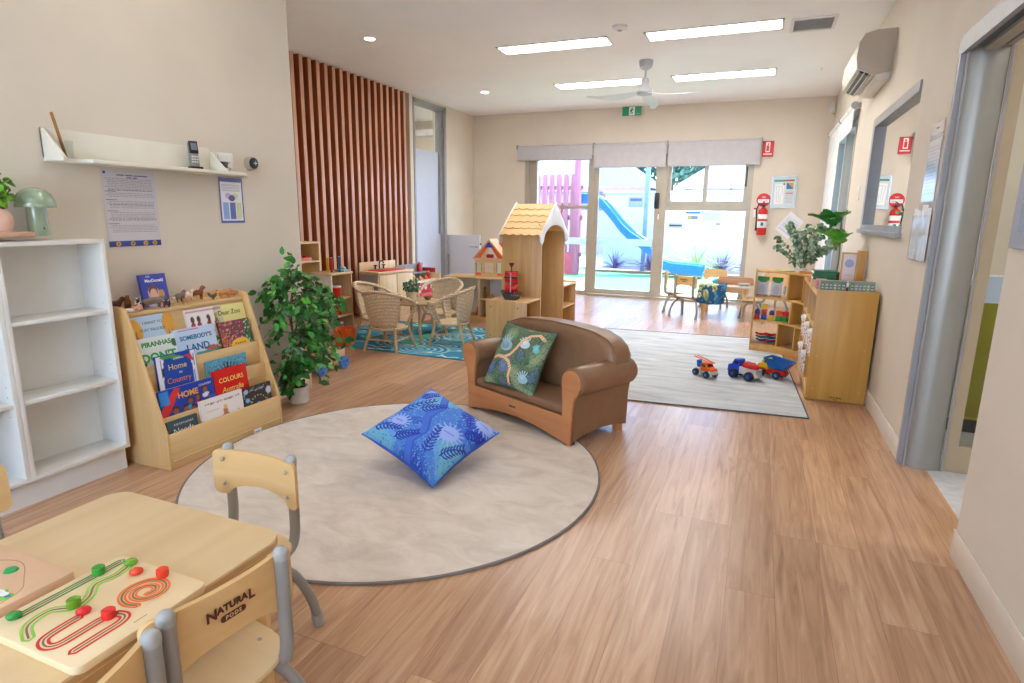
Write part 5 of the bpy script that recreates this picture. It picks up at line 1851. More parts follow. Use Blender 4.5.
# painted face must look at the camera: take X from L to ... so that Z x X points away
cushion('floor_cushion', 'blue cushion printed with dark blue coral fronds lying on the round rug', '', 0.455, 0.075, cv, cen, (Bc - Lc), (Tc - Bc), mat('blue_fabric', (50, 96, 200), 0.85))

cv = Canvas(200, 200, (84, 110, 84))
N1 = np.sin(cv.X * 9 + 2 * np.sin(cv.Y * 7)) + np.sin(cv.Y * 10 + 2 * np.sin(cv.X * 8 + 1))
cv.put(N1 > .5, (112, 140, 100)).put(N1 > 1.2, (140, 156, 120)).put(N1 < -.7, (62, 92, 80)).put(N1 < -1.3, (70, 100, 130))
cv.speck(2600, .006, [(58, 84, 58), (120, 136, 96), (96, 128, 140), (150, 140, 90), (50, 64, 60), (130, 110, 70)], seed=6)
for (x, y, r_, c_) in [(.28, .62, .12, (150, 176, 180)), (.26, .62, .08, (120, 150, 170)), (.62, .70, .09, (190, 205, 208)), (.80, .20, .09, (150, 185, 195)), (.12, .22, .08, (80, 110, 170)), (.38, .28, .09, (104, 116, 160)), (.85, .66, .06, (110, 180, 185)), (.78, .45, .05, (60, 90, 60)), (.55, .10, .05, (40, 60, 50))]:
    cv.ell(x, y, r_, r_ * .7, c_)
    for k in range(5):
        a = 1.2 + k * .35
        cv.line([(x, y), (x + r_ * 1.5 * math.cos(a), y + r_ * 1.4 * math.sin(a))], .009, tuple(min(255, q + 14) for q in c_))
rope = [(.10, .40), (.20, .44), (.32, .44), (.42, .50), (.50, .62), (.56, .76), (.66, .86), (.80, .90), (.92, .84)]
rope2 = [(.32, .44), (.44, .40), (.52, .30), (.52, .18), (.56, .06)]
for rp_ in (rope, rope2):
    cv.line(rp_, .024, (216, 156, 106))
    for (a, b_) in zip(rp_, rp_[1:]):
        for i in range(3):
            s = i / 3
            x, y = a[0] + (b_[0] - a[0]) * s, a[1] + (b_[1] - a[1]) * s
            cv.line([(x - .012, y - .018), (x + .012, y + .018)], .0045, (246, 226, 200))
def sw(x, y, z):
    a = R(SA)
    return Vector((SO[0] + x * math.cos(a) - y * math.sin(a), SO[1] + x * math.sin(a) + y * math.cos(a), z))
BL, BR, TL, TR = sw(.062, .0, .225), sw(.470, .03, .205), sw(.262, .175, .525), sw(.672, .20, .512)
cushion('sofa_cushion', 'green printed cushion with a rope motif leaning on the brown sofa', '', 0.392, 0.055, cv, (BL + BR + TL + TR) / 4 + Vector((0, 0, 0.006)), (BR - BL), (TL - BL), mat('green_fabric', (72, 92, 66), 0.85))
# ================================================================ toddler table and chairs
M_BEECH = wood('beech_top', (218, 188, 140), (234, 208, 164), 'y', rough=0.38, fine=10)
M_BEECHX = wood('beech_x', (210, 168, 108), (228, 192, 138), 'x', rough=0.38, fine=12)
M_TUBE = mat('grey_powder_coat', (150, 148, 144), 0.4, metal=0.1, vary=0.01)
M_CAP = mat('grey_rubber_cap', (166, 164, 160), 0.5)


def rrect(x0, x1, y0, y1, r, n=6):
    p = []
    for (cx, cy, a0) in [(x1 - r, y1 - r, 0), (x0 + r, y1 - r, 90), (x0 + r, y0 + r, 180), (x1 - r, y0 + r, 270)]:
        p += arcpts(cx, cy, r, a0, a0 + 90, n)
    return p


TZ = 0.45
t = thing('toddler_table', 'light wooden toddler table with rounded corners in the near left of the room', 'table', (-1.24, 0.37, 0))
tx, ty = 0.283, 0.60
MB(M_BEECH).prism(rrect(-tx, tx, -ty, ty, 0.05), 'xy', TZ - 0.024, TZ, None, 0.003).build('tabletop', t)
MB(mat('ply_layers', (206, 170, 122), 0.5)).prism(rrect(-tx - .0006, tx + .0006, -ty - .0006, ty + .0006, 0.05), 'xy', TZ - 0.019, TZ - 0.006, None).build('edge_band', t)
for (a, b_, c, d_) in [(-tx + .06, tx - .06, ty - .07, ty - .055), (-tx + .06, tx - .06, -ty + .055, -ty + .07), (-tx + .05, -tx + .065, -ty + .07, ty - .07), (tx - .065, tx - .05, -ty + .07, ty - .07)]:
    MB(M_BEECHX).b2(a, b_, c, d_, TZ - .085, TZ - .024).build('apron', t)
for sx in (-1, 1):
    for sy in (-1, 1):
        MB(M_BEECHX).cyl((sx * (tx - .048), sy * (ty - .05), 0), (sx * (tx - .048), sy * (ty - .05), TZ - .026), .018, .024).build('leg', t)


def smooth_path(P, n=5):
    """Catmull-Rom through P"""
    P = [Vector(p) for p in P]
    out = []
    for i in range(len(P) - 1):
        p0, p1, p2, p3 = P[max(i - 1, 0)], P[i], P[i + 1], P[min(i + 2, len(P) - 1)]
        for k in range(n):
            s = k / n
            out.append(0.5 * ((2 * p1) + (-p0 + p2) * s + (2 * p0 - 5 * p1 + 4 * p2 - p3) * s * s + (-p0 + 3 * p1 - 3 * p2 + p3) * s ** 3))
    out.append(P[-1])
    return out


def toddler_chair(lb, loc, rz, brand=True):
    """faces local +y"""
    root = thing('toddler_chair', lb, 'chair', loc, rz, 'toddler chairs with grey tube frames')
    hs = 0.117
    # curved back board between the uprights
    n = 72
    rows_f, rows_b = [], []
    for i in range(n + 1):
        u = math.sin(PI / 2 * (-1 + 2 * i / n))
        x = u * 0.152
        yb = -0.118 - 0.022 * (1 - u * u)
        rc_ = 0.02
        q = max(0.0, rc_ - (0.152 - abs(x)))
        cr = rc_ - math.sqrt(max(0.0, rc_ * rc_ - q * q))
        top = 0.502 - cr
        lo = 0.365 + 0.035 * max(0, 1 - (u / 0.72) ** 2) ** 0.5 + cr
        rows_f.append((x, yb + 0.011, lo, top))
        rows_b.append((x, yb, lo, top))
    m = MB(M_BEECHX)
    m.surf([[(x, y, lo) for x, y, lo, tp in rows_f], [(x, y, tp) for x, y, lo, tp in rows_f], [(x, y, tp) for x, y, lo, tp in rows_b], [(x, y, lo) for x, y, lo, tp in rows_b]], None, False, True)
    for q_ in (0, -1):
        q = q_
        (x, y, lo, tp), (x2, y2, lo2, tp2) = rows_f[q], rows_b[q]
        m.quad([(x, y, lo), (x, y, tp), (x2, y2, tp2), (x2, y2, lo2)])
    back = m.build('backrest', root)
    for sx in (-1, 1):
        for z in (0.475, 0.40):
            MB(M_SCREW).ball((sx * hs, -0.109, z), (0.0055, 0.004, 0.0055), None, 10, 6).build('bolt', back)
    if brand:
        for (tt_, xx_, zz_, ss_) in [('N', -0.042, 0.4605, 0.028), ('ATURA', 0.0, 0.463, 0.0185), ('L', 0.040, 0.4605, 0.028)]:
            text(tt_, ss_, mat('brand_brown', (96, 44, 34), 0.6), back, (xx_, -0.1418, zz_), (PI / 2, 0, 0), 'brand_mark', bold=0.0010, space=1.05)
        MB(mat('brand_brown', (96, 44, 34), 0.6)).prism(rrect(-0.026, 0.026, 0.436, 0.449, 0.006), 'xz', -0.1425, -0.1415).build('brand_oval', back)
        text('PODS', 0.011, M_BEECHX, back, (0, -0.1427, 0.4425), (PI / 2, 0, 0), 'brand_mark', bold=0.0003, space=1.3)
    # seat
    pts = []
    for i in range(40):
        a = 2 * PI * i / 40
        c_, s_ = math.cos(a), math.sin(a)
        ex = 0.62
        pts.append((0.155 * math.copysign(abs(c_) ** ex, c_), 0.012 + 0.148 * math.copysign(abs(s_) ** ex, s_)))
    seat = MB(M_BEECH).prism(pts, 'xy', 0.252, 0.264, None, 0.003).build('seat', root)
    for sx in (-1, 1):
        for y in (-0.04, 0.05):
            MB(M_SCREW).ball((sx * 0.118, y, 0.2645), (0.0055, 0.0055, 0.0025), None, 10, 6).build('bolt', seat)
    for sx in (-1, 1):
        up = smooth_path([(sx * hs, -0.134, 0.505), (sx * hs, -0.134, 0.40), (sx * hs, -0.133, 0.30), (sx * hs, -0.122, 0.255), (sx * hs, -0.09, 0.238), (sx * hs, 0.0, 0.237), (sx * hs, 0.10, 0.238)])
        u = MB(M_TUBE).tube(up, 0.0145, None, 14).build('upright', root)
        MB(M_CAP).ball((sx * hs, -0.134, 0.505), (0.0155, 0.0155, 0.014), None, 16, 10).cyl((sx * hs, -0.134, 0.492), (sx * hs, -0.134, 0.506), 0.0155).build('end_cap', u)
        arch = smooth_path([(sx * 0.178, -0.135, 0.02), (sx * 0.175, -0.115, 0.10), (sx * 0.145, -0.085, 0.185), (sx * 0.118, -0.035, 0.222), (sx * 0.118, 0.03, 0.222), (sx * 0.122, 0.07, 0.185), (sx * 0.13, 0.085, 0.10), (sx * 0.136, 0.095, 0.02)])
        h_ = len(arch) // 2
        for seg_, fx in ((arch[:h_ + 1], 0), (arch[h_:], -1)):
            lg = MB(M_TUBE).tube(seg_, 0.0135, None, 14).build('leg', root)
            p = seg_[0] if fx == 0 else seg_[-1]
            q = seg_[1] if fx == 0 else seg_[-2]
            d_ = (q - p).normalized()
            MB(M_CAP).cyl(p - d_ * 0.018, p + d_ * 0.022, 0.0175, 0.0165, None, 16).build('rubber_foot', lg)
    MB(M_TUBE).cyl((-0.12, 0.06, 0.235), (0.12, 0.06, 0.235), 0.009).cyl((-0.12, -0.06, 0.235), (0.12, -0.06, 0.235), 0.009).build('cross_bar', root)
    return root


chB = toddler_chair('toddler chair seen from behind with a brown maker mark, near the table corner', (-0.990, 0.736, 0), 82)
dup(chB, (-1.272, 1.072, 0), (0, 0, R(180)), 'toddler chair at the far end of the near table, backrest facing the round rug')
dup(chB, (-0.962, 0.418, 0), (0, 0, R(101)), 'toddler chair cut off by the bottom edge, beside the one with the maker mark')
dup(chB, (-1.74, 0.728, 0), (0, 0, R(-90)), 'toddler chair at the left picture edge in front of the white unit')

# ---------------------------------------------------------------- maze board
M_BOARD = wood('pale_birch_board', (228, 200, 154), (238, 214, 172), 'x', rough=0.42, fine=9)
M_GRV = mat('groove_brown', (140, 112, 88), 0.7)
BDX, BDY = -1.066, 0.617   # centre
t = thing('maze_board', 'wooden finger maze board with green, red and orange tracks on the table', 'puzzle board', (BDX, BDY, TZ), 0)
bw, bh = 0.125, 0.125
MB(M_BOARD).prism(rrect(-bw, bw, -bh, bh, 0.018), 'xy', 0.0, 0.016, None, 0.002).build('board', t)
ZT = 0.016


def track(pts, rgb, name, closed=False, gap=0.0072, w=0.0024):
    """two painted outlines around a routed groove"""
    P = smooth_path([(x, y, 0) for x, y in pts], 6) if not closed else [Vector((x, y, 0)) for x, y in pts]
    m = MB(mat(name, rgb, 0.45))
    def off(s):
        out = []
        for i, p in enumerate(P):
            a = (P[min(i + 1, len(P) - 1)] - P[max(i - 1, 0)]).normalized()
            out.append(p + Vector((-a.y, a.x, 0)) * s)
        return out
    L_, R_ = off(gap), off(-gap)
    d0 = (P[0] - P[1]).normalized() * gap * .9
    d1 = (P[-1] - P[-2]).normalized() * gap * .9
    loop = L_ + [P[-1] + d1] + R_[::-1] + [P[0] + d0]
    for a, b_ in zip(loop, loop[1:] + loop[:1]):
        pass
    rows = [[], []]
    n = len(loop)
    for i, p in enumerate(loop):
        a = (loop[(i + 1) % n] - loop[i - 1])
        a = a.normalized() if a.length > 1e-9 else Vector((1, 0, 0))
        nn = Vector((-a.y, a.x, 0))
        rows[0].append(p + nn * w + Vector((0, 0, ZT + 0.0004)))
        rows[1].append(p - nn * w + Vector((0, 0, ZT + 0.0004)))
    m.surf(rows, None, True)
    o1 = m.build('painted_track', t)
    rows = [[], []]
    for i, p in enumerate(P):
        a = (P[min(i + 1, len(P) - 1)] - P[max(i - 1, 0)]).normalized()
        nn = Vector((-a.y, a.x, 0))
        rows[0].append(p + nn * 0.0018 + Vector((0, 0, ZT + 0.0006)))
        rows[1].append(p - nn * 0.0018 + Vector((0, 0, ZT + 0.0006)))
    MB(M_GRV).surf(rows, None).build('groove', t)


def px_board(pts):
    """read off positions on the board: u to the right picture edge, v away from the camera side"""
    return [(-bw + u * 2 * bw, -bh + v * 2 * bh) for u, v in pts]


track(px_board([(.10, .17), (.10, .4), (.10, .7), (.10, .93)]), (60, 150, 80), 'dark_green_line')
track(px_board([(.42, .06), (.27, .14), (.24, .30), (.36, .40), (.33, .52), (.22, .64), (.25, .78), (.22, .90)]), (150, 205, 80), 'lime_line', gap=0.0075)
track(px_board([(.50, .34), (.50, .22), (.52, .10), (.60, .06), (.66, .10), (.67, .22), (.67, .36), (.69, .46)]), (215, 50, 44), 'red_line')
track(px_board([(.82, .10), (.82, .28), (.82, .42), (.78, .48), (.70, .47)]), (215, 50, 44), 'red_line')
sp_ = []
for k in range(30):
    a = -0.6 + k * 0.42
    r_ = 0.016 + 0.0125 * k / 6.5
    sp_.append((-bw + .66 * 2 * bw + r_ * math.cos(a) * .62, -bh + .74 * 2 * bh + r_ * math.sin(a) * .62))
track(sp_, (238, 120, 50), 'orange_line', gap=0.0054, w=0.0022)


def knob(u, v, c, nm, flat=False):
    x, y = px_board([(u, v)])[0]
    m = MB(mat(nm, c, 0.25, vary=0.02))
    if flat:
        m.ball((x, y, ZT + 0.006), (0.0125, 0.009, 0.008), None, 20, 12, (0, 0, 0.9))
    else:
        m.lathe([(0.0001, 0), (0.0105, 0), (0.0115, 0.004), (0.0115, 0.015), (0.010, 0.0165), (0.0085, 0.0155), (0.0001, 0.0135)], (x, y, ZT + 0.0005), None, 28)
    m.build('sliding_knob', t)


knob(.10, .15, (50, 140, 60), 'knob_green', True)
knob(.11, .74, (58, 150, 52), 'knob_green2')
knob(.35, .40, (98, 150, 30), 'knob_olive')
knob(.22, .93, (110, 160, 40), 'knob_olive2', True)
knob(.49, .38, (214, 40, 44), 'knob_red', True)
knob(.70, .42, (222, 44, 40), 'knob_red2')
knob(.38, .86, (226, 74, 40), 'knob_orange', True)
knob(.60, .92, (224, 66, 36), 'knob_orange2')
text('--------', 0.010, M_GRV, t, (bw - 0.022, 0.0, ZT + 0.0006), (0, 0, R(90)), 'printed_mark')

# second board, cut by the picture edge
t2 = thing('frog_puzzle_board', 'pinkish wooden puzzle board with a green frog at the left picture edge', 'puzzle board', (-1.345, 0.535, TZ), 0)
bw2, bh2 = 0.135, 0.125
MB(mat('pinkish_board', (224, 186, 152), 0.5, vary=0.02)).prism(rrect(-bw2, bw2, -bh2, bh2, 0.006), 'xy', 0.0, 0.022, None, 0.0015).build('board', t2)
m = MB(mat('frog_green', (120, 200, 70), 0.45))
fr = [(.0, -.012), (.03, -.02), (.055, -.012), (.062, .0), (.055, .012), (.04, .01), (.03, .016), (.012, .008), (-.01, .014), (-.05, .01), (-.07, -.01), (-.04, -.02)]
m.prism([(x + .055, y + .02) for x, y in fr], 'xy', 0.022, 0.0226)
m.build('frog', t2)
MB(M_PAPER).prism([(x * .7 + .06, y * .5 + .024) for x, y in fr], 'xy', 0.0226, 0.0230).build('frog_belly', t2)
MB(mat('frog_eye', (60, 110, 190), 0.3)).lathe([(0.0001, 0.0236), (0.005, 0.0232)], (.108, .022, 0), None, 14).build('frog_eye', t2)
MB(mat('leaf_green_paint', (40, 150, 80), 0.4)).lathe([(0.0001, 0.0275), (0.01, 0.026), (0.013, 0.022)], (.02, .075, 0), None, 18).build('painted_leaf', t2)
pl = [(0.118 * math.cos(a) + 0.0, 0.095 * math.sin(a) + 0.006 * math.sin(5 * a)) for a in [2 * PI * k / 60 for k in range(60)]]
MB(mat('pyro_line', (170, 130, 100), 0.7)).tube([(x, y, 0.022) for x, y in pl], 0.0006, None, 4, closed=True).build('etched_outline', t2)
# ================================================================ rattan chairs round the little table
def weave(name, a, b_, sc_=170):
    if name in MATS:
        return MATS[name]
    m, nt, bs = new_mat(name)
    L = nt.links.new
    mp = mapping(nt)
    w1 = node(nt, 'ShaderNodeTexWave', wave_type='BANDS', bands_direction='Z')
    w1.inputs['Scale'].default_value = sc_ / 6
    w2 = node(nt, 'ShaderNodeTexNoise')
    w2.inputs['Scale'].default_value = sc_ / 1.6
    w2.inputs['Detail'].default_value = 3
    L(mp.outputs[0], w1.inputs['Vector'])
    L(mp.outputs[0], w2.inputs['Vector'])
    w1.inputs['Distortion'].default_value = 2.5
    w1.inputs['Detail Scale'].default_value = 8
    mx = node(nt, 'ShaderNodeMath', operation='ADD')
    L(w1.outputs['Fac'], mx.inputs[0])
    L(w2.outputs['Fac'], mx.inputs[1])
    hf = node(nt, 'ShaderNodeMath', operation='MULTIPLY')
    hf.inputs[1].default_value = 0.5
    L(mx.outputs[0], hf.inputs[0])
    rp = ramp(nt, [(0.25, a), (0.6, b_)])
    L(hf.outputs[0], rp.inputs[0])
    L(rp.outputs[0], bs.inputs['Base Color'])
    bs.inputs['Roughness'].default_value = 0.6
    bp = node(nt, 'ShaderNodeBump')
    bp.inputs['Strength'].default_value = 0.8
    bp.inputs['Distance'].default_value = 0.004
    L(hf.outputs[0], bp.inputs['Height'])
    L(bp.outputs[0], bs.inputs['Normal'])
    MATS[name] = m
    return m


M_RAT = weave('rattan_weave', (150, 116, 80), (240, 220, 188), 150)
M_CANE = wood('rattan_cane', (176, 138, 92), (224, 192, 146), 'z', rough=0.45, fine=60)


def rattan_chair(lb, loc, rz):
    """child's tub chair, faces local +y"""
    root = thing('rattan_chair', lb, 'chair', loc, rz, 'rattan tub chairs on the sea rug')
    SZ = 0.205
    # rim curve: front left arm - back - front right arm
    def rim(u):
        au, sg = abs(u), (1 if u >= 0 else -1)
        if au < .66:
            a = au / .66 * R(98)
            x, y = 0.215 * math.sin(a), -0.195 * math.cos(a)
        else:
            k = (au - .66) / .34
            x, y = 0.213 - 0.030 * k * k, 0.027 + 0.135 * k
        z = 0.525 - 0.125 * min(1, (au / .8)) ** 1.6
        return Vector((sg * x, y, z))

    def seatc(u):
        au, sg = abs(u), (1 if u >= 0 else -1)
        a = au * R(138)
        return Vector((sg * 0.148 * math.sin(a), -0.14 * math.cos(a), SZ))
    n = 40
    pts = [rim(-1 + 2 * i / n) for i in range(n + 1)]
    MB(M_RAT).tube(pts, 0.019, None, 10, flat=0.75).build('rim', root)
    def shell(u0, u1, nm, k=18):
        rows = []
        for j in range(9):
            s = j / 8
            row = []
            for i in range(k + 1):
                u = u0 + (u1 - u0) * i / k
                p = seatc(u).lerp(rim(u), s)
                bul = 0.012 * math.sin(PI * s)
                p = p + Vector((p.x, p.y, 0)).normalized() * bul
                row.append(p)
            rows.append(row)
        o = MB(M_RAT).surf(rows).build(nm, root)
        solid(o, 0.009)
    shell(-.36, .36, 'back_panel', 24)
    shell(-1.0, -.84, 'arm_panel', 6)
    shell(.84, 1.0, 'arm_panel', 6)
    # seat
    m = MB(mat('seat_cream', (222, 198, 160), 0.6, vary=.05))
    m.lathe([(0.0001, 0.014), (0.11, 0.012), (0.14, 0.004), (0.148, -0.008), (0.14, -0.02), (0.0001, -0.022)], (0, 0.0, SZ + 0.004), None, 32, Matrix.Diagonal((1, 1.0, 1, 1)))
    m.build('seat', root)
    pts = [(0.152 * math.cos(2 * PI * k / 36), 0.15 * math.sin(2 * PI * k / 36), SZ - .006) for k in range(36)]
    MB(M_RAT).tube(pts, 0.013, None, 8, closed=True).build('seat_ring', root)
    legs = [(-.115, .115), (.115, .115), (.115, -.105), (-.115, -.105)]
    foot = [(-.165, .175), (.165, .175), (.16, -.165), (-.16, -.165)]
    mids = []
    for (a, b_), (c_, d_) in zip(legs, foot):
        MB(M_CANE).tube([(a, b_, SZ), ((a + c_) / 2, (b_ + d_) / 2, SZ / 2), (c_, d_, 0)], [.0135, .0125, .0125], None, 10).build('leg', root)
        mids.append(Vector((a + (c_ - a) * .5, b_ + (d_ - b_) * .5, SZ * .5)))
    m = MB(M_CANE)
    m.tube([mids[0], mids[1]], .007, None, 8).tube([mids[1], mids[2]], .007, None, 8).tube([mids[2], mids[3]], .007, None, 8).tube([mids[3], mids[0]], .007, None, 8)
    m.build('stretcher', root)
    for k in (0, 1):
        p, q = (rim(-1), Vector((-.118, .10, SZ))) if k == 0 else (rim(1), Vector((.118, .10, SZ)))
        MB(M_RAT).tube([p, (p + q) / 2 + Vector((0, .012, 0)), q], .014, None, 10).build('arm_post', root)
    for k in (-1, 1):
        MB(M_RAT).tube([rim(k * .36), (rim(k * .36) + seatc(k * .36)) / 2 + Vector((k * .01, 0, 0)), seatc(k * .36)], .0095, None, 8).build('back_post', root)
    return root


RZ = 0.008
rc = rattan_chair('rattan tub chair nearest the camera, its woven back turned to the camera', (-2.945, 4.35, RZ), 4)
dup(rc, (-2.555, 4.80, RZ), (0, 0, R(98)), 'rattan tub chair on the sofa side of the round table, seen sideways')
dup(rc, (-3.33, 4.72, RZ), (0, 0, R(-80)), 'rattan tub chair on the slat screen side, half hidden behind the nearest rattan chair')
dup(rc, (-2.93, 5.26, RZ), (0, 0, R(178)), 'rattan tub chair at the far side of the round table, facing the camera')

t = thing('round_table', 'small round wooden table between the four rattan chairs', 'table', (-2.95, 4.80, RZ))
MB(wood('table_round', (170, 140, 96), (204, 176, 130), 'x', rough=.4, fine=14)).lathe([(0.0001, 0.355), (0.235, 0.355), (0.245, 0.362), (0.245, 0.372), (0.235, 0.378), (0.0001, 0.378)], seg=48).build('tabletop', t)
for k in range(4):
    a = R(45 + 90 * k)
    MB(M_CANE).cyl((.15 * math.cos(a), .15 * math.sin(a), .356), (.185 * math.cos(a), .185 * math.sin(a), 0), .014, .012).build('leg', t)


def small_plant(name, lb, loc, pr, ph, fr, fz, n, ls, lm, potm, shape='oval', seed=1, upr=0.0):
    root = thing(name, lb, 'potted plant', loc)
    MB(potm).lathe([(0.0001, 0), (pr * .8, 0), (pr, ph), (pr * .92, ph), (pr * .88, ph * .85), (0.0001, ph * .85)], seg=28).build('pot', root)
    g_ = random.Random(seed)
    m = MB(*lm)
    m2 = MB(mat('plant_stem', (90, 110, 60), .7))
    for i in range(n):
        v = Vector((g_.gauss(0, 1), g_.gauss(0, 1), g_.gauss(0, 1))).normalized() * g_.random() ** .4
        p = Vector((v.x * fr, v.y * fr, ph + fz + v.z * fz))
        add_leaf(m, g_, p, ls * g_.uniform(.7, 1.3), v + Vector((0, 0, upr)), shape, g_.randrange(len(lm)))
    for i in range(7):
        a = g_.uniform(0, 2 * PI)
        m2.tube([(0, 0, ph * .8), (.4 * fr * math.cos(a), .4 * fr * math.sin(a), ph + fz * .6), (.75 * fr * math.cos(a), .75 * fr * math.sin(a), ph + fz * 1.4)], .0022, None, 5)
    m2.build('stems', root)
    m.build('foliage', root, angle=180)
    return root


M_LG = mat('small_leaf', (70, 112, 78), .5, vary=.2)
M_LG2 = mat('small_leaf_pale', (126, 150, 120), .5, vary=.2)
small_plant('table_plant', 'small leafy plant in a cream pot on the round rattan table', (-2.965, 4.76, RZ + .378), .052, .085, .075, .05, 150, .034, [M_LG, M_LG, M_LG2], mat('cream_pot', (214, 200, 172), .6), seed=3)
t = thing('toy_bowl', 'small brown wooden bowl on the round table beside the plant', 'bowl', (-2.86, 4.88, RZ + .378))
MB(mat('brown_bowl', (150, 96, 70), .5)).lathe([(0.0001, 0.002), (.022, 0), (.042, .035), (.039, .035), (.02, .006), (0.0001, .006)], seg=24).build('bowl_body', t)
t = thing('toy_cup', 'little reddish cup on the round table left of the plant', 'cup', (-3.06, 4.72, RZ + .378))
MB(mat('reddish_cup', (160, 84, 60), .5)).lathe([(0.0001, 0.002), (.016, 0), (.02, .04), (.018, .04), (.014, .006), (0.0001, .006)], seg=20).build('cup_body', t)
MB(mat('reddish_cup', (160, 84, 60), .5)).tube(smooth_path([(.018, 0, .033), (.032, 0, .028), (.03, 0, .014), (.016, 0, .01)]), .0025, None, 6).build('handle', t)

# ================================================================ toy kitchen along the slats
M_KITW = wood('kitchen_maple', (214, 186, 140), (230, 206, 166), 'z', rough=.42)
t = thing('toy_sink_unit', 'wooden toy kitchen sink unit with red basin in front of the slat screen', 'toy kitchen', (-4.05, 5.62, 0), 0)
t.rotation_euler = (0, 0, R(-8))
KD, KW, KH = 0.30, 0.60, 0.535
MB(M_KITW).b2(-KD / 2, KD / 2 - .018, 0.0, KW, 0.0, KH - .03, None, .002).build('cabinet_body', t)
MB(mat('silver_side', (170, 166, 172), .35, metal=.2)).b2(-KD / 2, KD / 2 - .02, -.004, 0, 0.0, KH - .035).build('silver_side_panel', t)
m = MB(M_KITW)
m.b2(-KD / 2 - .005, KD / 2, -.008, KW + .008, KH - .03, KH, None, .006)
m.build('counter_top', t)
for y0, y1 in ((.012, KW / 2 - .003), (KW / 2 + .003, KW - .012)):
    MB(M_KITW).b2(KD / 2 - .018, KD / 2 - .004, y0, y1, .05, KH - .04, None, .002).build('door', t)
MB(M_KITW).b2(-KD / 2 - .005, -KD / 2 + .012, -.004, KW + .004, KH, KH + .095, None, .003).build('splashback', t)
m = MB(M_RED)
m.prism(rrect(-.11, .115, .08, .50, .03), 'xy', KH, KH + .008, None, .003)
m.lathe([(.07, .0085), (.06, .004), (.0001, .003)], (.0, .29, KH + .001), M_RED, 24)
m.build('basin', t)
m = MB(M_BLACK)
m.tube(smooth_path([(-.11, .29, KH), (-.11, .29, KH + .075), (-.09, .29, KH + .1), (-.055, .29, KH + .1), (-.045, .29, KH + .075)]), .007, None, 8)
for s in (-1, 1):
    m.cyl((-.11, .29 + s * .07, KH), (-.11, .29 + s * .07, KH + .05), .008).cyl((-.13, .29 + s * .07, KH + .052), (-.085, .29 + s * .07, KH + .052), .006).cyl((-.11, .27 + s * .07, KH + .052), (-.11, .31 + s * .07, KH + .052), .006)
m.build('taps', t)

t = thing('toy_stove', 'toy stove with red control panel and grey top shelf behind the table plant', 'toy kitchen', (-4.10, 6.23, 0), -3)
SW2, SD2 = .58, .28
m = MB(M_KITW)
m.b2(0, SD2, 0, .015, 0, .44).b2(0, SD2, SW2 - .015, SW2, 0, .44).b2(0, SD2, .015, SW2 - .015, .08, .095)
m.build('cabinet_body', t)
MB(M_RED).b2(SD2 - .015, SD2, .015, SW2 - .015, .23, .345, None, .003).build('red_panel', t)
m = MB(M_PAPER)
for y in (.10, .22, .36, .48):
    m.cyl((SD2, y, .288), (SD2 + .014, y, .288), .026)
m.build('dials', t)
MB(mat('oven_front', (200, 60, 50), .4)).b2(SD2 - .015, SD2, .03, SW2 - .03, .1, .22, None, .003).build('oven_door', t)
MB(M_CREAM).b2(0, SD2 + .01, 0, SW2, .35, .365, None, .003).build('hob_top', t)
MB(mat('grey_shelf', (140, 138, 146), .4)).b2(0, .12, 0, SW2, .44, .455, None, .002).b2(0, .01, 0, SW2, .365, .56).build('upper_shelf', t)
MB(mat('red_side', (190, 40, 36), .4)).b2(0, .2, SW2, SW2 + .012, .0, .50, None, .004).build('red_side_panel', t)
BL_ = [(-3.91, 6.33, .365, M_YEL, 'yellow toy sauce bottle on the hob of the toy stove', .10), (-4.04, 6.69, .455, M_RED, 'red toy sauce bottle on the right end of the stove shelf', .14),
       (-3.91, 6.49, .365, mat('beige_jar', (200, 160, 130), .5), 'beige toy jar in the middle of the toy stove hob', .06), (-3.91, 6.63, .365, M_ORANGE, 'small orange toy jar at the right of the toy stove hob', .05),
       (-4.04, 6.29, .455, M_DARK, 'dark toy jar at the left end of the stove shelf', .08), (-4.04, 6.38, .455, M_ORANGE, 'orange toy jar beside the dark one on the stove shelf', .08),
       (-3.93, 6.73, .365, M_RED, 'small red toy bottle at the corner of the stove hob', .10)]
for (x, y, z, mm, lb, h_) in BL_:
    t = thing('toy_bottle', lb, 'toy bottle', (x, y, z), 0, 'toy bottles and jars on the stove')
    MB(mm).lathe([(0.0001, 0), (.024, 0), (.024, h_ * .6), (.01, h_ * .78), (.009, h_ * .9), (0.0001, h_ * .9)], seg=16).build('bottle_body', t)
    MB(M_PAPER if mm is not M_YEL else M_RED).cyl((0, 0, h_ * .9), (0, 0, h_), .008, .004).build('cap', t)

# tall narrow shelf in the corner, the dressing cabinet and its clutter
t = thing('corner_shelf', 'tall narrow open wooden shelf in the corner before the slat screen', 'shelving unit', (-4.31, 4.44, 0))
for y in (0, .36):
    MB(M_KITW).b2(0, .26, y, y + .016, 0, .90, None, .002).build('side_panel', t)
MB(M_KITW).b2(0, .010, .016, .36, 0, .90).build('back_panel', t)
for z in (.02, .25, .48, .70, .884):
    MB(M_KITW).b2(.010, .26, .016, .36, z, z + .016, None, .002).build('shelf', t)
t = thing('pink_toy_box', 'little pink and red toy on the tall corner shelf', 'toy', (-4.14, 4.66, .716))
MB(mat('pink_toy', (226, 130, 120), .4)).b2(-.05, .05, -.08, .08, 0, .03, None, .006).build('box_body', t)
MB(M_RED).cyl((0, -.04, .03), (0, -.04, .045), .02).cyl((0, .04, .03), (0, .04, .045), .02).build('buttons', t)

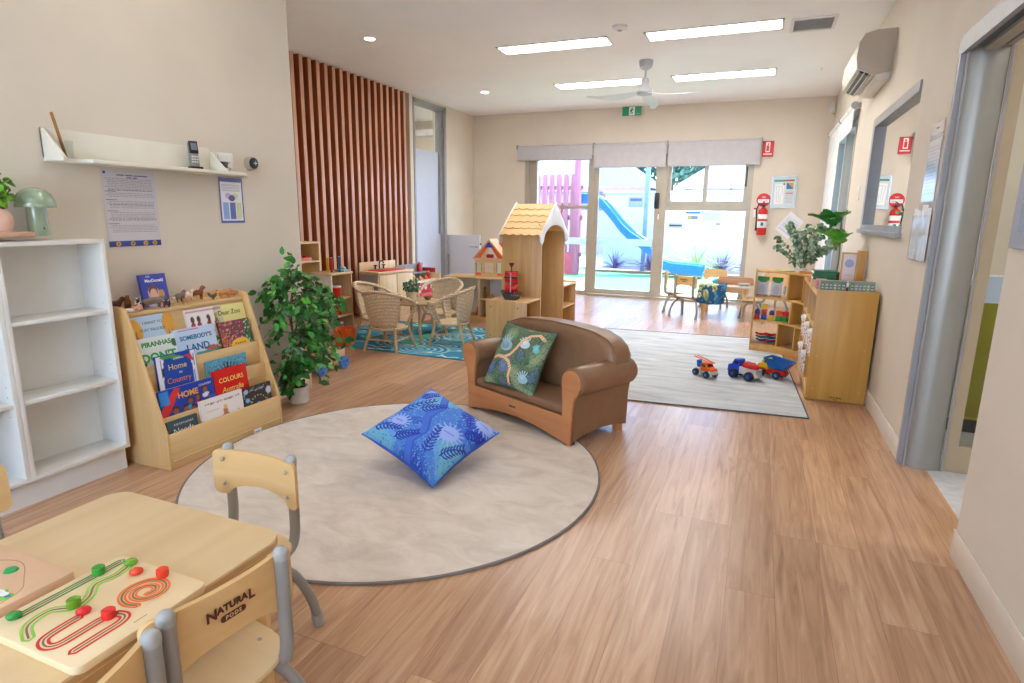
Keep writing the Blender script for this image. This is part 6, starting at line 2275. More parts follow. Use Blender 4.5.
t = thing('dress_up_cabinet', 'white sided cabinet behind the ficus with toys on its open end', 'cabinet', (-3.745, 4.30, 0))
MB(mat('pale_grey_white', (218, 212, 206), .5)).b2(0, .235, 0, .018, .0, .63, None, .003).build('side_panel', t, 'pale grey side')
MB(M_KITW).b2(0, .25, -.005, .30, .63, .65, None, .006).build('top_panel', t)
MB(M_KITW).b2(0, .24, .28, .295, 0, .63).build('side_panel', t)
MB(M_KITW).b2(0, .015, .018, .28, 0, .63).build('back_panel', t)
for z in (.06, .24, .40):
    MB(M_KITW).b2(.015, .25, .018, .28, z, z + .014, None, .002).build('shelf', t)
for (dx, dy, z, mm, h_, lb) in [(.10, .13, .65, M_YEL, .13, 'yellow upright book on top of the dress-up cabinet'), (.125, .15, .65, M_RED, .13, 'red upright book on top of the dress-up cabinet'), (.175, .20, .65, mat('teal_book', (40, 110, 150), .5), .14, 'blue upright book at the right end of the dress-up cabinet top')]:
    b_ = thing('upright_book', lb, 'book', (-3.745 + dx, 4.30 + dy, z), 128, 'upright books on the dress-up cabinet')
    MB(mm).b2(-.07, .07, -.010, -.0085, 0, h_).b2(-.07, .07, .0085, .010, 0, h_).b2(-.0705, -.069, -.010, .010, 0, h_).build('cover', b_)
    MB(M_PAPER).b2(-.0685, .068, -.0084, .0084, .003, h_ - .003).build('pages', b_)
for (z, mm, lb, s) in [(.414, M_RED, 'red toy tub on the upper shelf of the dress-up cabinet', .045), (.254, M_RED, 'red toy tub on the middle shelf of the dress-up cabinet', .05), (.074, mat('darker_red', (170, 40, 40), .4), 'dark red toy tub on the lowest shelf of the dress-up cabinet', .05)]:
    b_ = thing('toy_tub', lb, 'tub', (-3.58, 4.45, z), 0, 'red tubs in the dress-up cabinet')
    MB(mm).lathe([(0.0001, .002), (s * .8, 0), (s, .10), (s * .93, .10), (s * .74, .006), (0.0001, .006)], seg=22).build('tub_body', b_)
    MB(M_PAPER).lathe([(s * 1.0, .094), (s * 1.06, .1), (s, .108), (0.0001, .108)], seg=22).build('lid', b_)
b_ = thing('doll_blanket', 'pale blue folded cloth on the corner of the cabinet top', 'cloth', (-3.56, 4.53, .65))
MB(mat('pale_blue_cloth', (170, 200, 216), .9)).prism([(-.06, -.04), (.05, -.05), (.07, .03), (0, .05), (-.05, .03)], 'xy', 0, .02, None, .008).ball((0, 0, .03), (.035, .03, .02)).build('folded_cloth', b_)

t = thing('orange_crate', 'orange ribbed plastic basket on the floor by the sea rug', 'basket', (-3.405, 4.32, .0), 8)
m = MB(M_ORANGE)
pr_o = [(-.075, -.06), (.075, -.06), (.075, .06), (-.075, .06)]
rows = []
for (s, z) in [(.86, 0), (1, .15), (1.06, .15), (1.06, .165), (.97, .165), (.83, .008)]:
    rows.append([(x * s, y * s, z) for x, y in pr_o])
m.surf(rows, None, True)
m.quad([(x * .86, y * .86, .004) for x, y in pr_o])
for i in range(7):
    x = -.058 + i * .0195
    m.box((x, -.0565, .075), (.006, .004, .13), None, (.06, 0, 0))
m.build('basket_body', t)

# push trolley behind the ficus
t = thing('push_trolley', 'wooden push trolley with blue wheels half hidden behind the ficus', 'toy trolley', (-3.03, 3.52, 0), 0)
m = MB(M_KITW)
m.b2(-.11, .11, -.17, .17, .055, .07, None, .003).b2(-.115, -.10, -.17, .17, .055, .15, None, .003).b2(.10, .115, -.17, .17, .055, .15, None, .003).b2(-.1, .1, .16, .175, .055, .15, None, .003).b2(-.1, .1, -.175, -.16, .055, .15, None, .003)
m.build('tray_body', t)
m = MB(M_KITW)
m.tube([(-.1, -.16, .1), (-.1, -.23, .45)], .01, None, 10).tube([(.1, -.16, .1), (.1, -.23, .45)], .01, None, 10).tube([(-.12, -.23, .45), (.12, -.23, .45)], .012, None, 10)
m.build('push_handle', t)
for (x, y) in [(.135, .13), (.135, -.13), (-.135, .13), (-.135, -.13)]:
    w_ = MB(M_LBLUE).cyl((x - .014, y, .05), (x + .014, y, .05), .05, None, None, 28).build('wheel', t)
    MB(mat('wheel_blue_dark', (30, 70, 170), .4)).cyl((x + .013, y + .02, .06), (x + .016, y + .02, .06), .01).cyl((x + .013, y - .02, .06), (x + .016, y - .02, .06), .01).cyl((x + .013, y, .028), (x + .016, y, .028), .01).build('wheel_cutouts', w_)
for (x, y, z, s, mm, lb) in [(.02, -.08, .07, .1, M_ORANGE, 'orange toy block in the push trolley, nearer the camera'), (-.01, .07, .07, .11, M_ORANGE, 'taller orange toy block in the push trolley, farther from the camera'), (.04, .0, .07, .06, mat('teal_block', (80, 180, 200), .4), 'teal toy block between the two orange ones')]:
    b_ = thing('toy_block', lb, 'toy block', (-3.03 + x, 3.52 + y, z), 12, 'blocks in the push trolley')
    MB(mm).box((0, 0, s * .8), (s, s * .7, s * 1.6), None, None, .008).build('block_body', b_)
    MB(M_PAPER).box((s * .501, 0, s * .8), (.002, s * .3, s * .3), None, None, 0).build('block_mark', b_)

# ================================================================ doll's house on its shelf
t = thing('low_shelf', 'low open wooden shelf with white back carrying the dolls house', 'shelving unit', (-3.30, 6.02, 0))
LWd = 1.04
for (a, z0) in [(0, 0), (LWd - .018, 0), (.42, .047)]:
    MB(M_KITW).b2(a, a + .018, 0, .3, z0, .478, None, .002).build('side_panel', t)
MB(M_MAPLEX).b2(-.005, LWd + .005, -.01, .31, .478, .497, None, .003).build('top_panel', t)
MB(M_MAPLEX).b2(.018, LWd - .018, 0, .3, .03, .047).b2(.436, LWd - .018, 0, .3, .24, .255).build('shelf', t)
MB(M_WHITE).b2(.018, LWd - .018, .29, .298, .047, .478).build('back_panel', t)
MB(M_MAPLEX).b2(.0, LWd, 0.002, .02, .0, .03).build('plinth', t)

t = thing('dolls_house', 'orange and wood dolls house with blue gable window on the low shelf', 'dolls house', (-2.76, 6.06, .497))
M_DH = wood('doll_ply', (206, 162, 112), (224, 186, 138), 'x', rough=.5)
hw, dh = .178, .20
m = MB(M_DH)
m.b2(-hw, -hw + .01, 0, dh, 0, .24).b2(hw - .01, hw, 0, dh, 0, .24).b2(-hw, hw, 0, dh, 0, .012).b2(-hw + .01, hw - .01, 0, dh, .20, .212)
# front wall with windows
m.b2(-hw + .01, hw - .01, 0, .006, .012, .055).b2(-hw + .01, hw - .01, 0, .006, .165, .20)
for (a, b_) in [(-hw + .01, -.155), (-.095, -.05), (-.002, .004), (.05, .095), (.155, hw - .01)]:
    m.b2(a, b_, 0, .006, .055, .165)
for x in (-.026, .027):
    m.b2(x - .002, x + .002, 0, .006, .055, .165)
m.b2(-.05, .05, 0, .006, .108, .113)
m.build('house_walls', t)
MB(mat('doll_orange', (228, 104, 60), .5)).b2(-hw + .012, -.10, -.002, 0, .02, .05).b2(.1, hw - .012, -.002, 0, .02, .05).build('orange_panel', t)
MB(mat('doll_green', (70, 160, 90), .5)).b2(-.158, -.15, -.003, 0, .06, .16).b2(-.10, -.092, -.003, 0, .06, .16).b2(.15, .158, -.003, 0, .06, .16).b2(.092, .1, -.003, 0, .06, .16).build('window_shutter', t)
m = MB(mat('doll_orange', (228, 104, 60), .5))
m.prism([(-hw, .212), (-hw + .075, .212), (-.0, .36), (-.018, .382)], 'xz', 0, .006).prism([(hw, .212), (hw - .075, .212), (.0, .36), (.018, .382)], 'xz', 0, .006)
m.build('gable_panel', t)
MB(M_BLUE).prism([(-.05, .33), (.05, .33), (.0, .395)], 'xz', -.003, .006).build('gable_window', t)
for s in (-1, 1):
    MB(M_DH).prism([(s * (hw + .02), .20), (s * (hw + .02), .212), (0, .425), (0, .41)], 'xz', -.01, dh + .01).build('roof_side', t)
MB(mat('doll_magenta', (214, 90, 170), .5)).prism([(.02, .36), (.12, .30), (.19, .33), (.08, .40)], 'xz', .15, .156).build('rear_roof_panel', t)
MB(M_RED).box((-.03, .1, .232), (.08, .05, .04), None, None, .005).build('toy_sofa', t)

SH = [(-3.10, 6.1, .047, M_RED, 'red toy figure on the bottom shelf below the dolls house, far left', .0),]
for (x, y, z, w_, h_, mm, nm, lb, cat_) in [(-2.83, 6.10, .255, .05, .13, mat('brown_wood_toy', (140, 80, 50), .5), 'wooden_figure', 'brown wooden peg figure on the shelf under the dolls house', 'toy figure'),
                                           (-2.93, 6.12, .047, .04, .10, M_RED, 'wooden_figure', 'red peg figure on the bottom of the dolls house shelf', 'toy figure'),
                                           (-2.74, 6.10, .255, .07, .055, mat('tan_wood_toy', (206, 158, 104), .5), 'wooden_figure', 'squat tan peg figure next to the brown one', 'toy figure')]:
    b_ = thing(nm, lb, cat_, (x, y, z), 0, 'toys under the dolls house')
    MB(mm).lathe([(0.0001, 0), (w_ * .45, 0), (w_ * .38, h_ * .55), (w_ * .2, h_ * .68), (w_ * .3, h_ * .85), (w_ * .2, h_ * .98), (0.0001, h_)], seg=18).build('figure_body', b_)
    MB(M_BLACK).lathe([(w_ * .402, h_ * .3), (w_ * .402, h_ * .36)], seg=18).build('painted_band', b_)
b_ = thing('white_tub', 'white plastic tub with lilac base on the shelf under the dolls house', 'tub', (-2.45, 6.16, .255))
MB(M_WHITE).box((0, 0, .10), (.16, .14, .2), None, None, .012).build('tub_body', b_)
MB(mat('lilac', (176, 176, 224), .5)).box((0, 0, .02), (.165, .145, .04), None, None, .008).build('lilac_base', b_)
b_ = thing('white_tub', 'wide white plastic tub on the bottom shelf below the dolls house', 'tub', (-2.68, 6.16, .047))
MB(M_WHITE).box((0, 0, .08), (.24, .2, .16), None, None, .012).build('tub_body', b_)
MB(mat('lilac', (176, 176, 224), .5)).box((0, 0, .012), (.245, .205, .024), None, None, .008).build('lilac_base', b_)

# ================================================================ playhouse tower between two low shelves
PX0, PX1 = -2.22, -1.83
t = thing('low_cubby', 'low wooden cubby shelf in front of the playhouse tower, behind the sofa', 'shelving unit', (PX0, 4.80, 0))
Wc = PX1 - PX0
ZC = .435
MB(M_MAPLE).b2(0, Wc, 0, .016, 0, ZC, None, .002).build('end_panel', t)
MB(M_MAPLE).b2(0, .014, .016, .36, 0, ZC - .014).build('back_panel', t)
MB(M_MAPLEY).b2(.002, Wc, .016, .36, ZC - .016, ZC, None, .002).build('top_panel', t)
MB(M_MAPLEY).b2(.014, Wc - .005, .016, .36, .03, .045).b2(.014, Wc - .005, .016, .36, .2, .213).build('shelf', t)
m = MB(M_DARK)
for (x, z) in [(.05, .38), (.31, .38), (.05, .12), (.31, .12)]:
    m.cyl((x, -.0008, z), (x, .0002, z), .006, None, None, 12)
m.build('screw_caps', t)

t = thing('playhouse_tower', 'tall wooden playhouse tower with shingled roof and white arched gable', 'playhouse', (PX0, 5.17, 0))
TD = .71
EZ = 1.03
RZp = 1.285
MB(M_MAPLE).b2(.0, Wc, 0, .016, 0, EZ, None, .002).build('side_wall', t)
MB(M_MAPLE).b2(.0, Wc, TD - .016, TD, 0, EZ, None, .002).build('side_wall', t)
M_GAB = mat('white_gable', (226, 224, 222), .5, vary=.01)
outer = [(-.075, EZ - .035), (TD / 2, RZp + .022), (TD + .075, EZ - .035), (TD + .06, EZ - .085), (TD + .02, EZ - .11), (TD - .01, EZ - .09)]
arch = [(TD / 2 + (TD / 2 - .03) * math.cos(R(a)), EZ - .07 + .135 * math.sin(R(a))) for a in range(0, 181, 9)]
gp = outer + arch + [(.01, EZ - .09), (-.02, EZ - .11), (-.06, EZ - .085)]
MB(M_GAB).prism(gp, 'yz', Wc, Wc + .014, None, .002).build('gable_board', t)
MB(M_GAB).prism(gp, 'yz', -.014, 0, None, .002).build('gable_board', t)
MB(M_RED if False else M_KITW).cyl((Wc - .03, .016, EZ + .07), (Wc - .03, TD - .016, EZ + .07), .008).build('hanging_rail', t)
M_SHG = wood('shingle_ply', (214, 172, 116), (228, 190, 138), 'x', rough=.45, fine=16)
for side in (0, 1):
    y0, z0 = (-.06, EZ - .035) if side == 0 else (TD + .06, EZ - .035)
    y1, z1 = TD / 2, RZp
    for k in range(5):
        s0, s1 = k / 5 - .0, (k + 1.25) / 5
        s1 = min(s1, 1.0)
        ya, za = y0 + (y1 - y0) * s0, z0 + (z1 - z0) * s0
        yb, zb = y0 + (y1 - y0) * s1, z0 + (z1 - z0) * s1
        up = Vector((0, (-(z1 - z0)) * (1 if side == 0 else -1), abs(y1 - y0))).normalized()
        rows = [[], [], [], []]
        n = 36
        for i in range(n + 1):
            x = -.0 + Wc * i / n
            sc_ = abs(math.sin(PI * (x + .02) / .078 + k * PI / 2)) * .022
            dvec = Vector((0, yb - ya, zb - za)).normalized()
            low = Vector((x, ya, za)) + dvec * (.016 - sc_)
            hi = Vector((x, yb, zb))
            rows[0].append(low + up * .008)
            rows[1].append(low + up * .016)
            rows[2].append(hi + up * .008)
            rows[3].append(hi + up * .001)
        MB(M_SHG).surf(rows, None, False, True).build('shingle_row', t)
t = thing('low_cubby', 'low wooden cubby shelf on the far side of the playhouse tower', 'shelving unit', (PX0, 5.89, 0))
ZC = .47
MB(M_MAPLE).b2(0, Wc, .43, .446, 0, ZC + .015, None, .002).build('end_panel', t)
MB(M_MAPLE).b2(0, .014, 0, .43, 0, ZC - .014).build('back_panel', t)
MB(M_MAPLEY).b2(.002, Wc, 0, .43, ZC - .016, ZC, None, .002).build('top_panel', t)
MB(M_MAPLEY).b2(.014, Wc - .005, 0, .43, .03, .045).b2(.014, Wc - .005, 0, .43, .23, .245).build('shelf', t)
b_ = thing('white_toy_frame', 'small white square toy frame in the far cubby shelf', 'toy', (-1.90, 6.02, .245))
MB(M_WHITE).b2(-.01, .01, -.05, .05, 0, .1, None, .006).build('frame_body', b_)
MB(M_DARK).b2(.0095, .012, -.02, .02, .025, .075).build('dark_window', b_)

# pirate ship
t = thing('pirate_ship', 'toy pirate ship with red sails on the low cubby shelf', 'toy ship', (-2.025, 4.93, .435), 6)
M_HULL = mat('hull_grey', (66, 66, 70), .5)
m = MB(M_HULL)
rows = []
for (z, wx, wy) in [(0, .075, .03), (.03, .088, .045), (.06, .10, .052), (.062, .094, .047), (.035, .08, .04)]:
    row = []
    for k in range(20):
        a = 2 * PI * k / 20
        c_, s_ = math.cos(a), math.sin(a)
        row.append((wx * math.copysign(abs(c_) ** .7, c_), wy * s_ * (1 if c_ < .5 else .8), z + (.022 if c_ < -.6 else 0) + (.012 if c_ > .8 else 0)))
    rows.append(row)
m.surf(rows, None, True)
m.quad(rows[0][::-1])
m.quad(rows[-1])
m.build('hull', t)
m = MB(mat('hull_trim', (150, 120, 90), .5))
for k in range(5):
    m.box((.02 + k * .018, -.047, .045), (.008, .01, .012))
m.build('gun_ports', t)
MB(mat('mast_brown', (96, 50, 40), .5)).cyl((-.0, 0, .03), (-.0, 0, .30), .006).cyl((-.06, 0, .255), (.06, 0, .255), .004).cyl((-.06, 0, .15), (.06, 0, .15), .004).lathe([(.006, .29), (.026, .325), (.024, .33), (0.0001, .31)], seg=14).build('mast', t)
for (z0, z1) in [(.155, .25), (.065, .145)]:
    rows = []
    for j in range(7):
        s = j / 6
        rows.append([(-.058 + .12 * i / 10, -.02 * math.sin(PI * s) * (1 - .3 * abs(i - 5) / 5) - .006, z0 + (z1 - z0) * s + .004 * math.sin(i)) for i in range(11)])
    o = MB(M_RED).surf(rows).build('sail', t)
    solid(o, .002)
MB(M_BLACK).b2(-.058, .06, -.03, -.027, .195, .21).build('sail_stripe', t)
MB(mat('white_stripe', (200, 190, 190), .5)).b2(-.004, .006, -.033, -.030, .07, .24).build('sail_band', t)
for k, (x, mm) in enumerate([(-.05, M_BRN), (.03, M_TAN), (.06, M_BRN)]):
    MB(mm).lathe([(0.0001, 0), (.008, 0), (.008, .03), (.005, .035), (.008, .045), (0.0001, .052)], (x, .0, .045), None, 10).build('crew_figure', t)
# ================================================================ shelves on the right
UX0, UX1, UY0, UY1, UH = 0.375, 0.726, 4.284, 5.29, 0.735
t = thing('storage_shelf', 'birch storage shelf with a solid maker-marked end panel against the right wall', 'shelving unit', (UX0, UY0, 0))
Wd, Ln = UX1 - UX0, UY1 - UY0
M_OAK = wood('honey_panel_z', (182, 132, 58), (198, 152, 76), 'z', rough=.42, fine=18)
M_OAKY = wood('honey_panel_y', (190, 142, 74), (208, 164, 98), 'y', rough=.42, fine=18)
MB(M_OAK).b2(0, Wd, 0, .018, 0.004, UH, None, .003).build('end_panel', t)
MB(M_OAK).b2(0, Wd, Ln - .018, Ln, 0.004, UH, None, .003).build('end_panel', t)
MB(M_OAK).b2(Wd - .01, Wd, .018, Ln - .018, .0, UH).build('back_panel', t)
MB(M_OAKY).b2(.0, Wd - .01, .018, Ln - .018, .69, .706, None, .002).build('top_panel', t)
MB(M_OAKY).b2(.0, .014, .018, Ln - .018, .0, .055, None, .002).build('plinth', t)
for z in (.055, .27, .475):
    MB(M_OAKY).b2(.004, Wd - .01, .018, Ln - .018, z, z + .015, None, .002).build('shelf', t)
for y in (.34, .66):
    MB(M_OAK).b2(.006, Wd - .012, y, y + .014, .07, .69, None, .002).build('divider', t)
m = MB(M_SCREW)
for (x, z) in [(.04, .55), (.04, .3), (.04, .08), (Wd - .04, .36), (Wd - .04, .08)]:
    m.cyl((x, -.0008, z), (x, .0004, z), .003, None, None, 10)
m.build('bolts', t)
text('NATURAL', .017, mat('brand_brown', (96, 44, 34), 0.6), t, (.18, -.0008, .030), (PI / 2, 0, 0), 'brand_mark', bold=.0006)
text('PODS', .010, mat('brand_brown', (96, 44, 34), 0.6), t, (.18, -.0008, .017), (PI / 2, 0, 0), 'brand_mark', bold=.0004)

CX0, CY0, RI, RO = 0.0, 5.32, .41, .715
t = thing('curved_shelf', 'quarter-round open birch shelf joined to the straight one, facing the rug', 'shelving unit', (CX0, CY0, 0))


def sector(r0, r1, a0, a1, z0, z1, m, mm=None, n=20, bev=.002):
    p = [(r1 * math.cos(R(a0 + (a1 - a0) * i / n)), r1 * math.sin(R(a0 + (a1 - a0) * i / n))) for i in range(n + 1)]
    q = [(r0 * math.cos(R(a0 + (a1 - a0) * i / n)), r0 * math.sin(R(a0 + (a1 - a0) * i / n))) for i in range(n + 1)]
    m.prism(p + q[::-1], 'xy', z0, z1, mm, bev)
    return m


for z, nm in ((.712, 'top_panel'), (.478, 'shelf'), (.27, 'shelf'), (.052, 'shelf')):
    sector(RI, RO, 1, 90, z, z + .016, MB(M_OAKY)).build(nm, t)
sector(RI, RI + .015, 1, 90, 0, .052, MB(M_OAKY)).build('plinth', t)


def radial(a, z0, z1, th=.014, r0=RI + .004, r1=RO - .004):
    m = MB(M_OAK)
    m.box(((r0 + r1) / 2, 0, (z0 + z1) / 2), (r1 - r0, th, z1 - z0), None, None, .002)
    m.bm.transform(Matrix.Rotation(R(a), 4, 'Z'))
    m.build('divider', t)


radial(89.2, 0, .735)
radial(1.6, 0, .712)
radial(50, .494, .712)
radial(26, .494, .712)
radial(43, .286, .478)
radial(20, .286, .478)
radial(58, .068, .27)
radial(33, .068, .27)

# ------------------------------------------------ contents
def at_corner(r, a, z):
    return (CX0 + r * math.cos(R(a)), CY0 + r * math.sin(R(a)), z)


# stacking cups / people
cups = [(85, 0, M_RED), (85, 1, mat('purple_cup', (96, 50, 130), .4)), (78, 0, M_BLUE), (78, 1, M_RED), (78, 2, M_YEL), (70.5, 0, M_YEL), (70.5, 1, mat('purple_cup', (96, 50, 130), .4)), (63, 0, M_GREEN), (63, 1, M_ORANGE), (56, 1, M_RED), (56, 0, M_GREEN)]
names = ['red stacking block at the far left of the coloured block row', 'purple dome block on the far left red block', 'blue stacking block under the red and yellow ones', 'red block between the blue and the top yellow block', 'yellow block topping the highest stack of coloured blocks',
         'yellow stacking block in the middle of the block row', 'purple dome block on the middle yellow block', 'green stacking block under the orange one', 'orange block on the left green block', 'red block on the rightmost green block', 'green stacking block at the right end of the row']
for (a, k, mm), lb in zip(cups, names):
    p = at_corner(.49, a, .286 + k * .046)
    b_ = thing('stacking_block', lb, 'toy block', p, a, 'coloured stacking blocks on the curved shelf')
    if 'dome' in lb:
        MB(mm).lathe([(0.0001, 0), (.022, 0), (.023, .02), (.018, .036), (.008, .044), (0.0001, .045)], seg=20).build('block_body', b_)
    else:
        MB(mm).box((0, 0, .0225), (.044, .044, .045), None, None, .006).build('block_body', b_)
        MB(mm).lathe([(.010, .044), (.010, .049), (0.0001, .049)], seg=16).build('stud', b_)

p = at_corner(.56, 74, .068)
for k, (dz, mm, lb) in enumerate([(.0, mat('purple_green', (120, 60, 150), .4), 'purple and green toy snake lying at the bottom of the curved shelf'), (.03, mat('teal_snake', (30, 120, 130), .4), 'teal toy snake coiled on top of the purple one'), (.058, M_RED, 'thin red toy snake lying uppermost on the bottom shelf pile')]):
    b_ = thing('toy_snake', lb, 'toy snake', (p[0], p[1], p[2] + dz), 160 + 8 * k, 'toy snakes on the bottom shelf')
    pts = smooth_path([(-.10, .02, .014), (-.06, -.02, .014), (-.02, .02, .014), (.02, -.02, .014), (.06, .02, .014), (.10, -.01, .016)], 6)
    n_ = len(pts)
    MB(mm).tube(pts, [.006 + .008 * math.sin(PI * (i / (n_ - 1)) * .9 + .2) for i in range(n_)], None, 10).build('snake_body', b_)
    MB(M_GREEN if k != 2 else M_BLACK).ball((.10, -.01, .018), (.014, .010, .009)).build('snake_head', b_)
# framed picture leaning in the middle bottom bay
t = thing('framed_print', 'small wooden framed print leaning in the bottom bay of the curved shelf', 'picture frame', at_corner(.60, 46, .068))
t.rotation_euler = Euler((R(-8), 0, R(46 - 90 - 22)), 'XYZ')
m = MB(M_MAPLEX)
for (a, b_, c, d_) in [(-.062, .062, 0, .012), (-.062, .062, .158, .17), (-.062, -.05, .012, .158), (.05, .062, .012, .158)]:
    m.b2(a, b_, 0, .012, c, d_)
m.build('frame', t)
cv = Canvas(30, 40, (214, 222, 226))
for k in range(5):
    cv.rect(.15, .15 + .15 * k, .85, .2 + .15 * k, (180, 196, 206))
sheet('print', .1, .146, cv, t, (0, .004, .012))
# cards in the top bay
for (a, dx, lb) in [(83, 0, 'tree-topped white picture card at the left of the upper bay of the curved shelf'), (70, 0, 'tree-topped white picture card at the right of the upper bay of the curved shelf')]:
    p = at_corner(.52, a, .494)
    t = thing('picture_card', lb, 'picture card', p, 0, 'picture cards on the curved shelf', (R(-6), 0, R(a - 100)))
    cv = Canvas(40, 60, (222, 226, 232))
    cv.rect(0, .8, 1, 1, (60, 150, 70)).ell(.5, .8, .4, .1, (70, 160, 80)).ell(.5, .35, .3, .25, (200, 206, 216)).rect(0, 0, 1, .08, (110, 120, 140)).line([(.3, .1), (.5, .5), (.7, .1)], .01, (170, 180, 196))
    s_ = sheet('card_print', .10, .175, cv, t)
    solid(s_, .003, 1)
    MB(M_MAPLEX).b2(-.05, .05, -.012, .012, -.0, .008).build('card_stand', t)

# woven tubs in the straight shelf's bays
M_TUBW = spotty('woven_white_red', (226, 222, 216), (190, 90, 60), 75)
tubs = [(4.77, .285, 'white and red patterned tub in the middle bay row of the straight shelf, nearer'), (5.12, .285, 'white and red patterned tub in the middle bay row of the straight shelf, farther'),
        (4.77, .070, 'white and red patterned tub in the bottom bay of the straight shelf, nearer'), (5.12, .070, 'white and red patterned tub in the bottom bay of the straight shelf, farther'),
        (4.46, .285, 'white and red patterned tub in the straight shelf closest to the marked end panel')]
for (y, z, lb) in tubs:
    b_ = thing('patterned_tub', lb, 'tub', (.455, y, z), 0, 'patterned tubs in the storage shelf')
    MB(M_TUBW).lathe([(0.0001, 0), (.085, 0), (.095, .14), (.09, .14), (.08, .006), (0.0001, .006)], seg=28).build('tub_body', b_)
    MB(M_WHITE).lathe([(.092, .135), (.10, .14), (.098, .158), (.05, .166), (0.0001, .166)], seg=28).build('lid', b_)

# ------------------------------------------------ on top of the straight shelf
def town(c, seed, base):
    g_ = random.Random(seed)
    c.rect(0, 0, 1, 1, base)
    for i in range(6):
        x = .03 + i * .16
        c.rect(x, .0, x + .13, g_.uniform(.55, .95), g_.choice([(90, 130, 100), (120, 150, 120), (130, 140, 150), (96, 120, 130), (160, 170, 110)]))
        for j in range(3):
            c.rect(x + .03, .12 + j * .24, x + .06, .24 + j * .24, (225, 228, 220)).rect(x + .08, .12 + j * .24, x + .105, .24 + j * .24, (225, 228, 220))
    c.rect(.42, 0, .56, .22, (190, 120, 90))


for (x, y, w_, seed, base, lb) in [(.475, 4.40, .155, 1, (112, 130, 110), 'green printed wooden town block on the straight shelf, nearer the open side'),
                                  (.645, 4.41, .145, 2, (130, 150, 146), 'grey-green printed wooden town block on the straight shelf, beside the wall')]:
    b_ = thing('town_block', lb, 'toy block', (x, y, .706), 2, 'printed town blocks')
    MB(mat('block_side', (150, 160, 150), .5)).b2(-w_ / 2, w_ / 2, 0, .055, 0, .082, None, .003).build('block_body', b_)
    cv = town(Canvas(60, 30, base), seed, base) or None
    cv = Canvas(60, 30, base)
    town(cv, seed, base)
    sheet('printed_front', w_ - .004, .078, cv, b_, (0, -.0008, .002))
b_ = thing('dark_red_tray', 'dark red and white flat tray on the straight shelf behind the town blocks', 'tray', (.575, 4.62, .706), 4)
MB(mat('maroon', (130, 30, 50), .4)).prism(rrect(-.13, .13, -.09, .09, .02), 'xy', 0, .03, None, .004).build('tray_base', b_)
MB(M_PAPER).prism(rrect(-.125, .125, -.085, .085, .02), 'xy', .03, .042, None, .002).build('tray_liner', b_)
b_ = thing('red_box', 'small dark red box at the open edge of the straight shelf top', 'box', (.43, 4.62, .706), 3)
MB(mat('darker_red', (170, 40, 40), .4)).box((0, 0, .03), (.06, .16, .06), None, None, .003).build('box_body', b_)
MB(mat('box_lid', (196, 120, 70), .5)).box((0, 0, .063), (.063, .163, .008), None, None, .001).build('lid', b_)
for k in range(3):
    b_ = thing('green_book', ['lowest dark green book of the stack on the straight shelf', 'middle dark green book of the stack on the straight shelf', 'top dark green book of the stack on the straight shelf'][k], 'book', (.455, 4.86, .706 + .05 + k * .021), [2, -3, 4][k], 'stacked dark green books')
    MB(mat('dark_green_cover', (40, 110, 74), .4)).b2(-.075, .075, -.07, .07, 0, .002).b2(-.075, .075, -.07, .07, .018, .020).b2(-.075, .075, -.07, -.068, 0, .02).build('cover', b_)
    MB(M_PAPER).b2(-.073, .073, -.067, .068, .002, .018).build('pages', b_)
b_ = thing('wooden_box', 'plain wooden block box under the dark green books', 'box', (.455, 4.86, .706), 0)
MB(M_MAPLEX).box((0, 0, .025), (.15, .14, .05), None, None, .003).build('box_body', b_)
MB(M_MAPLEX).box((0, 0, .049), (.152, .142, .002)).build('lid', b_)
b_ = thing('orange_tray', 'small orange-edged wooden tray near the corner of the two shelves', 'tray', (.42, 5.17, .706), 10)
MB(mat('orange_wood', (216, 150, 96), .5)).b2(-.05, .05, -.06, .06, 0, .012, None, .002).b2(-.05, .05, -.06, -.054, .01, .03).b2(-.05, .05, .054, .06, .01, .03).b2(-.05, -.044, -.06, .06, .01, .03).b2(.044, .05, -.06, .06, .01, .03).build('tray_body', b_)
MB(M_TAN).ball((0, 0, .022), .012).ball((.02, .02, .022), .011).build('wooden_beads', b_)
# framed boards standing by the wall
t = thing('photo_stand', 'wooden photo frame standing on the straight shelf against the wall', 'picture frame', (.63, 5.02, .706), 0, None, (R(-4), 0, R(-4)))
m = MB(M_MAPLE)
for (a, b_, c, d_) in [(-.055, .055, 0, .014), (-.055, .055, .226, .24), (-.055, -.041, .014, .226), (.041, .055, .014, .226)]:
    m.b2(a, b_, 0, .016, c, d_)
m.build('frame', t)
cv = Canvas(26, 50, (222, 208, 210)).ell(.5, .68, .35, .14, (150, 160, 205)).rect(.2, .25, .8, .3, (200, 190, 200))
sheet('photo', .084, .214, cv, t, (0, .005, .013))
t = thing('wooden_bracket', 'thick wooden upright frame behind the photo frame by the wall', 'frame', (.70, 4.98, .706), 0)
MB(M_OAK).b2(-.025, .025, 0, .02, 0, .255, None, .003).b2(-.025, .025, .06, .08, 0, .255, None, .003).b2(-.025, .025, .02, .06, .235, .255).b2(-.025, .025, .02, .06, 0, .02).build('frame_body', t)
MB(M_DARK).cyl((-.026, .01, .235), (-.024, .01, .235), .004).build('screw', t)
b_ = thing('green_mat_card', 'thin green and yellow card lying on the curved shelf top', 'card', at_corner(.5, 62, .728), 30)
MB(mat('green_card', (110, 180, 120), .5)).b2(-.07, .07, -.04, .04, 0, .006, None, .001).build('card_body', b_)
MB(M_YEL).b2(-.03, .03, -.02, .02, .006, .008).build('yellow_patch', b_)
b_ = thing('small_wood_plank', 'flat orange-brown plank lying on the curved shelf top', 'plank', at_corner(.55, 38, .728), 20)
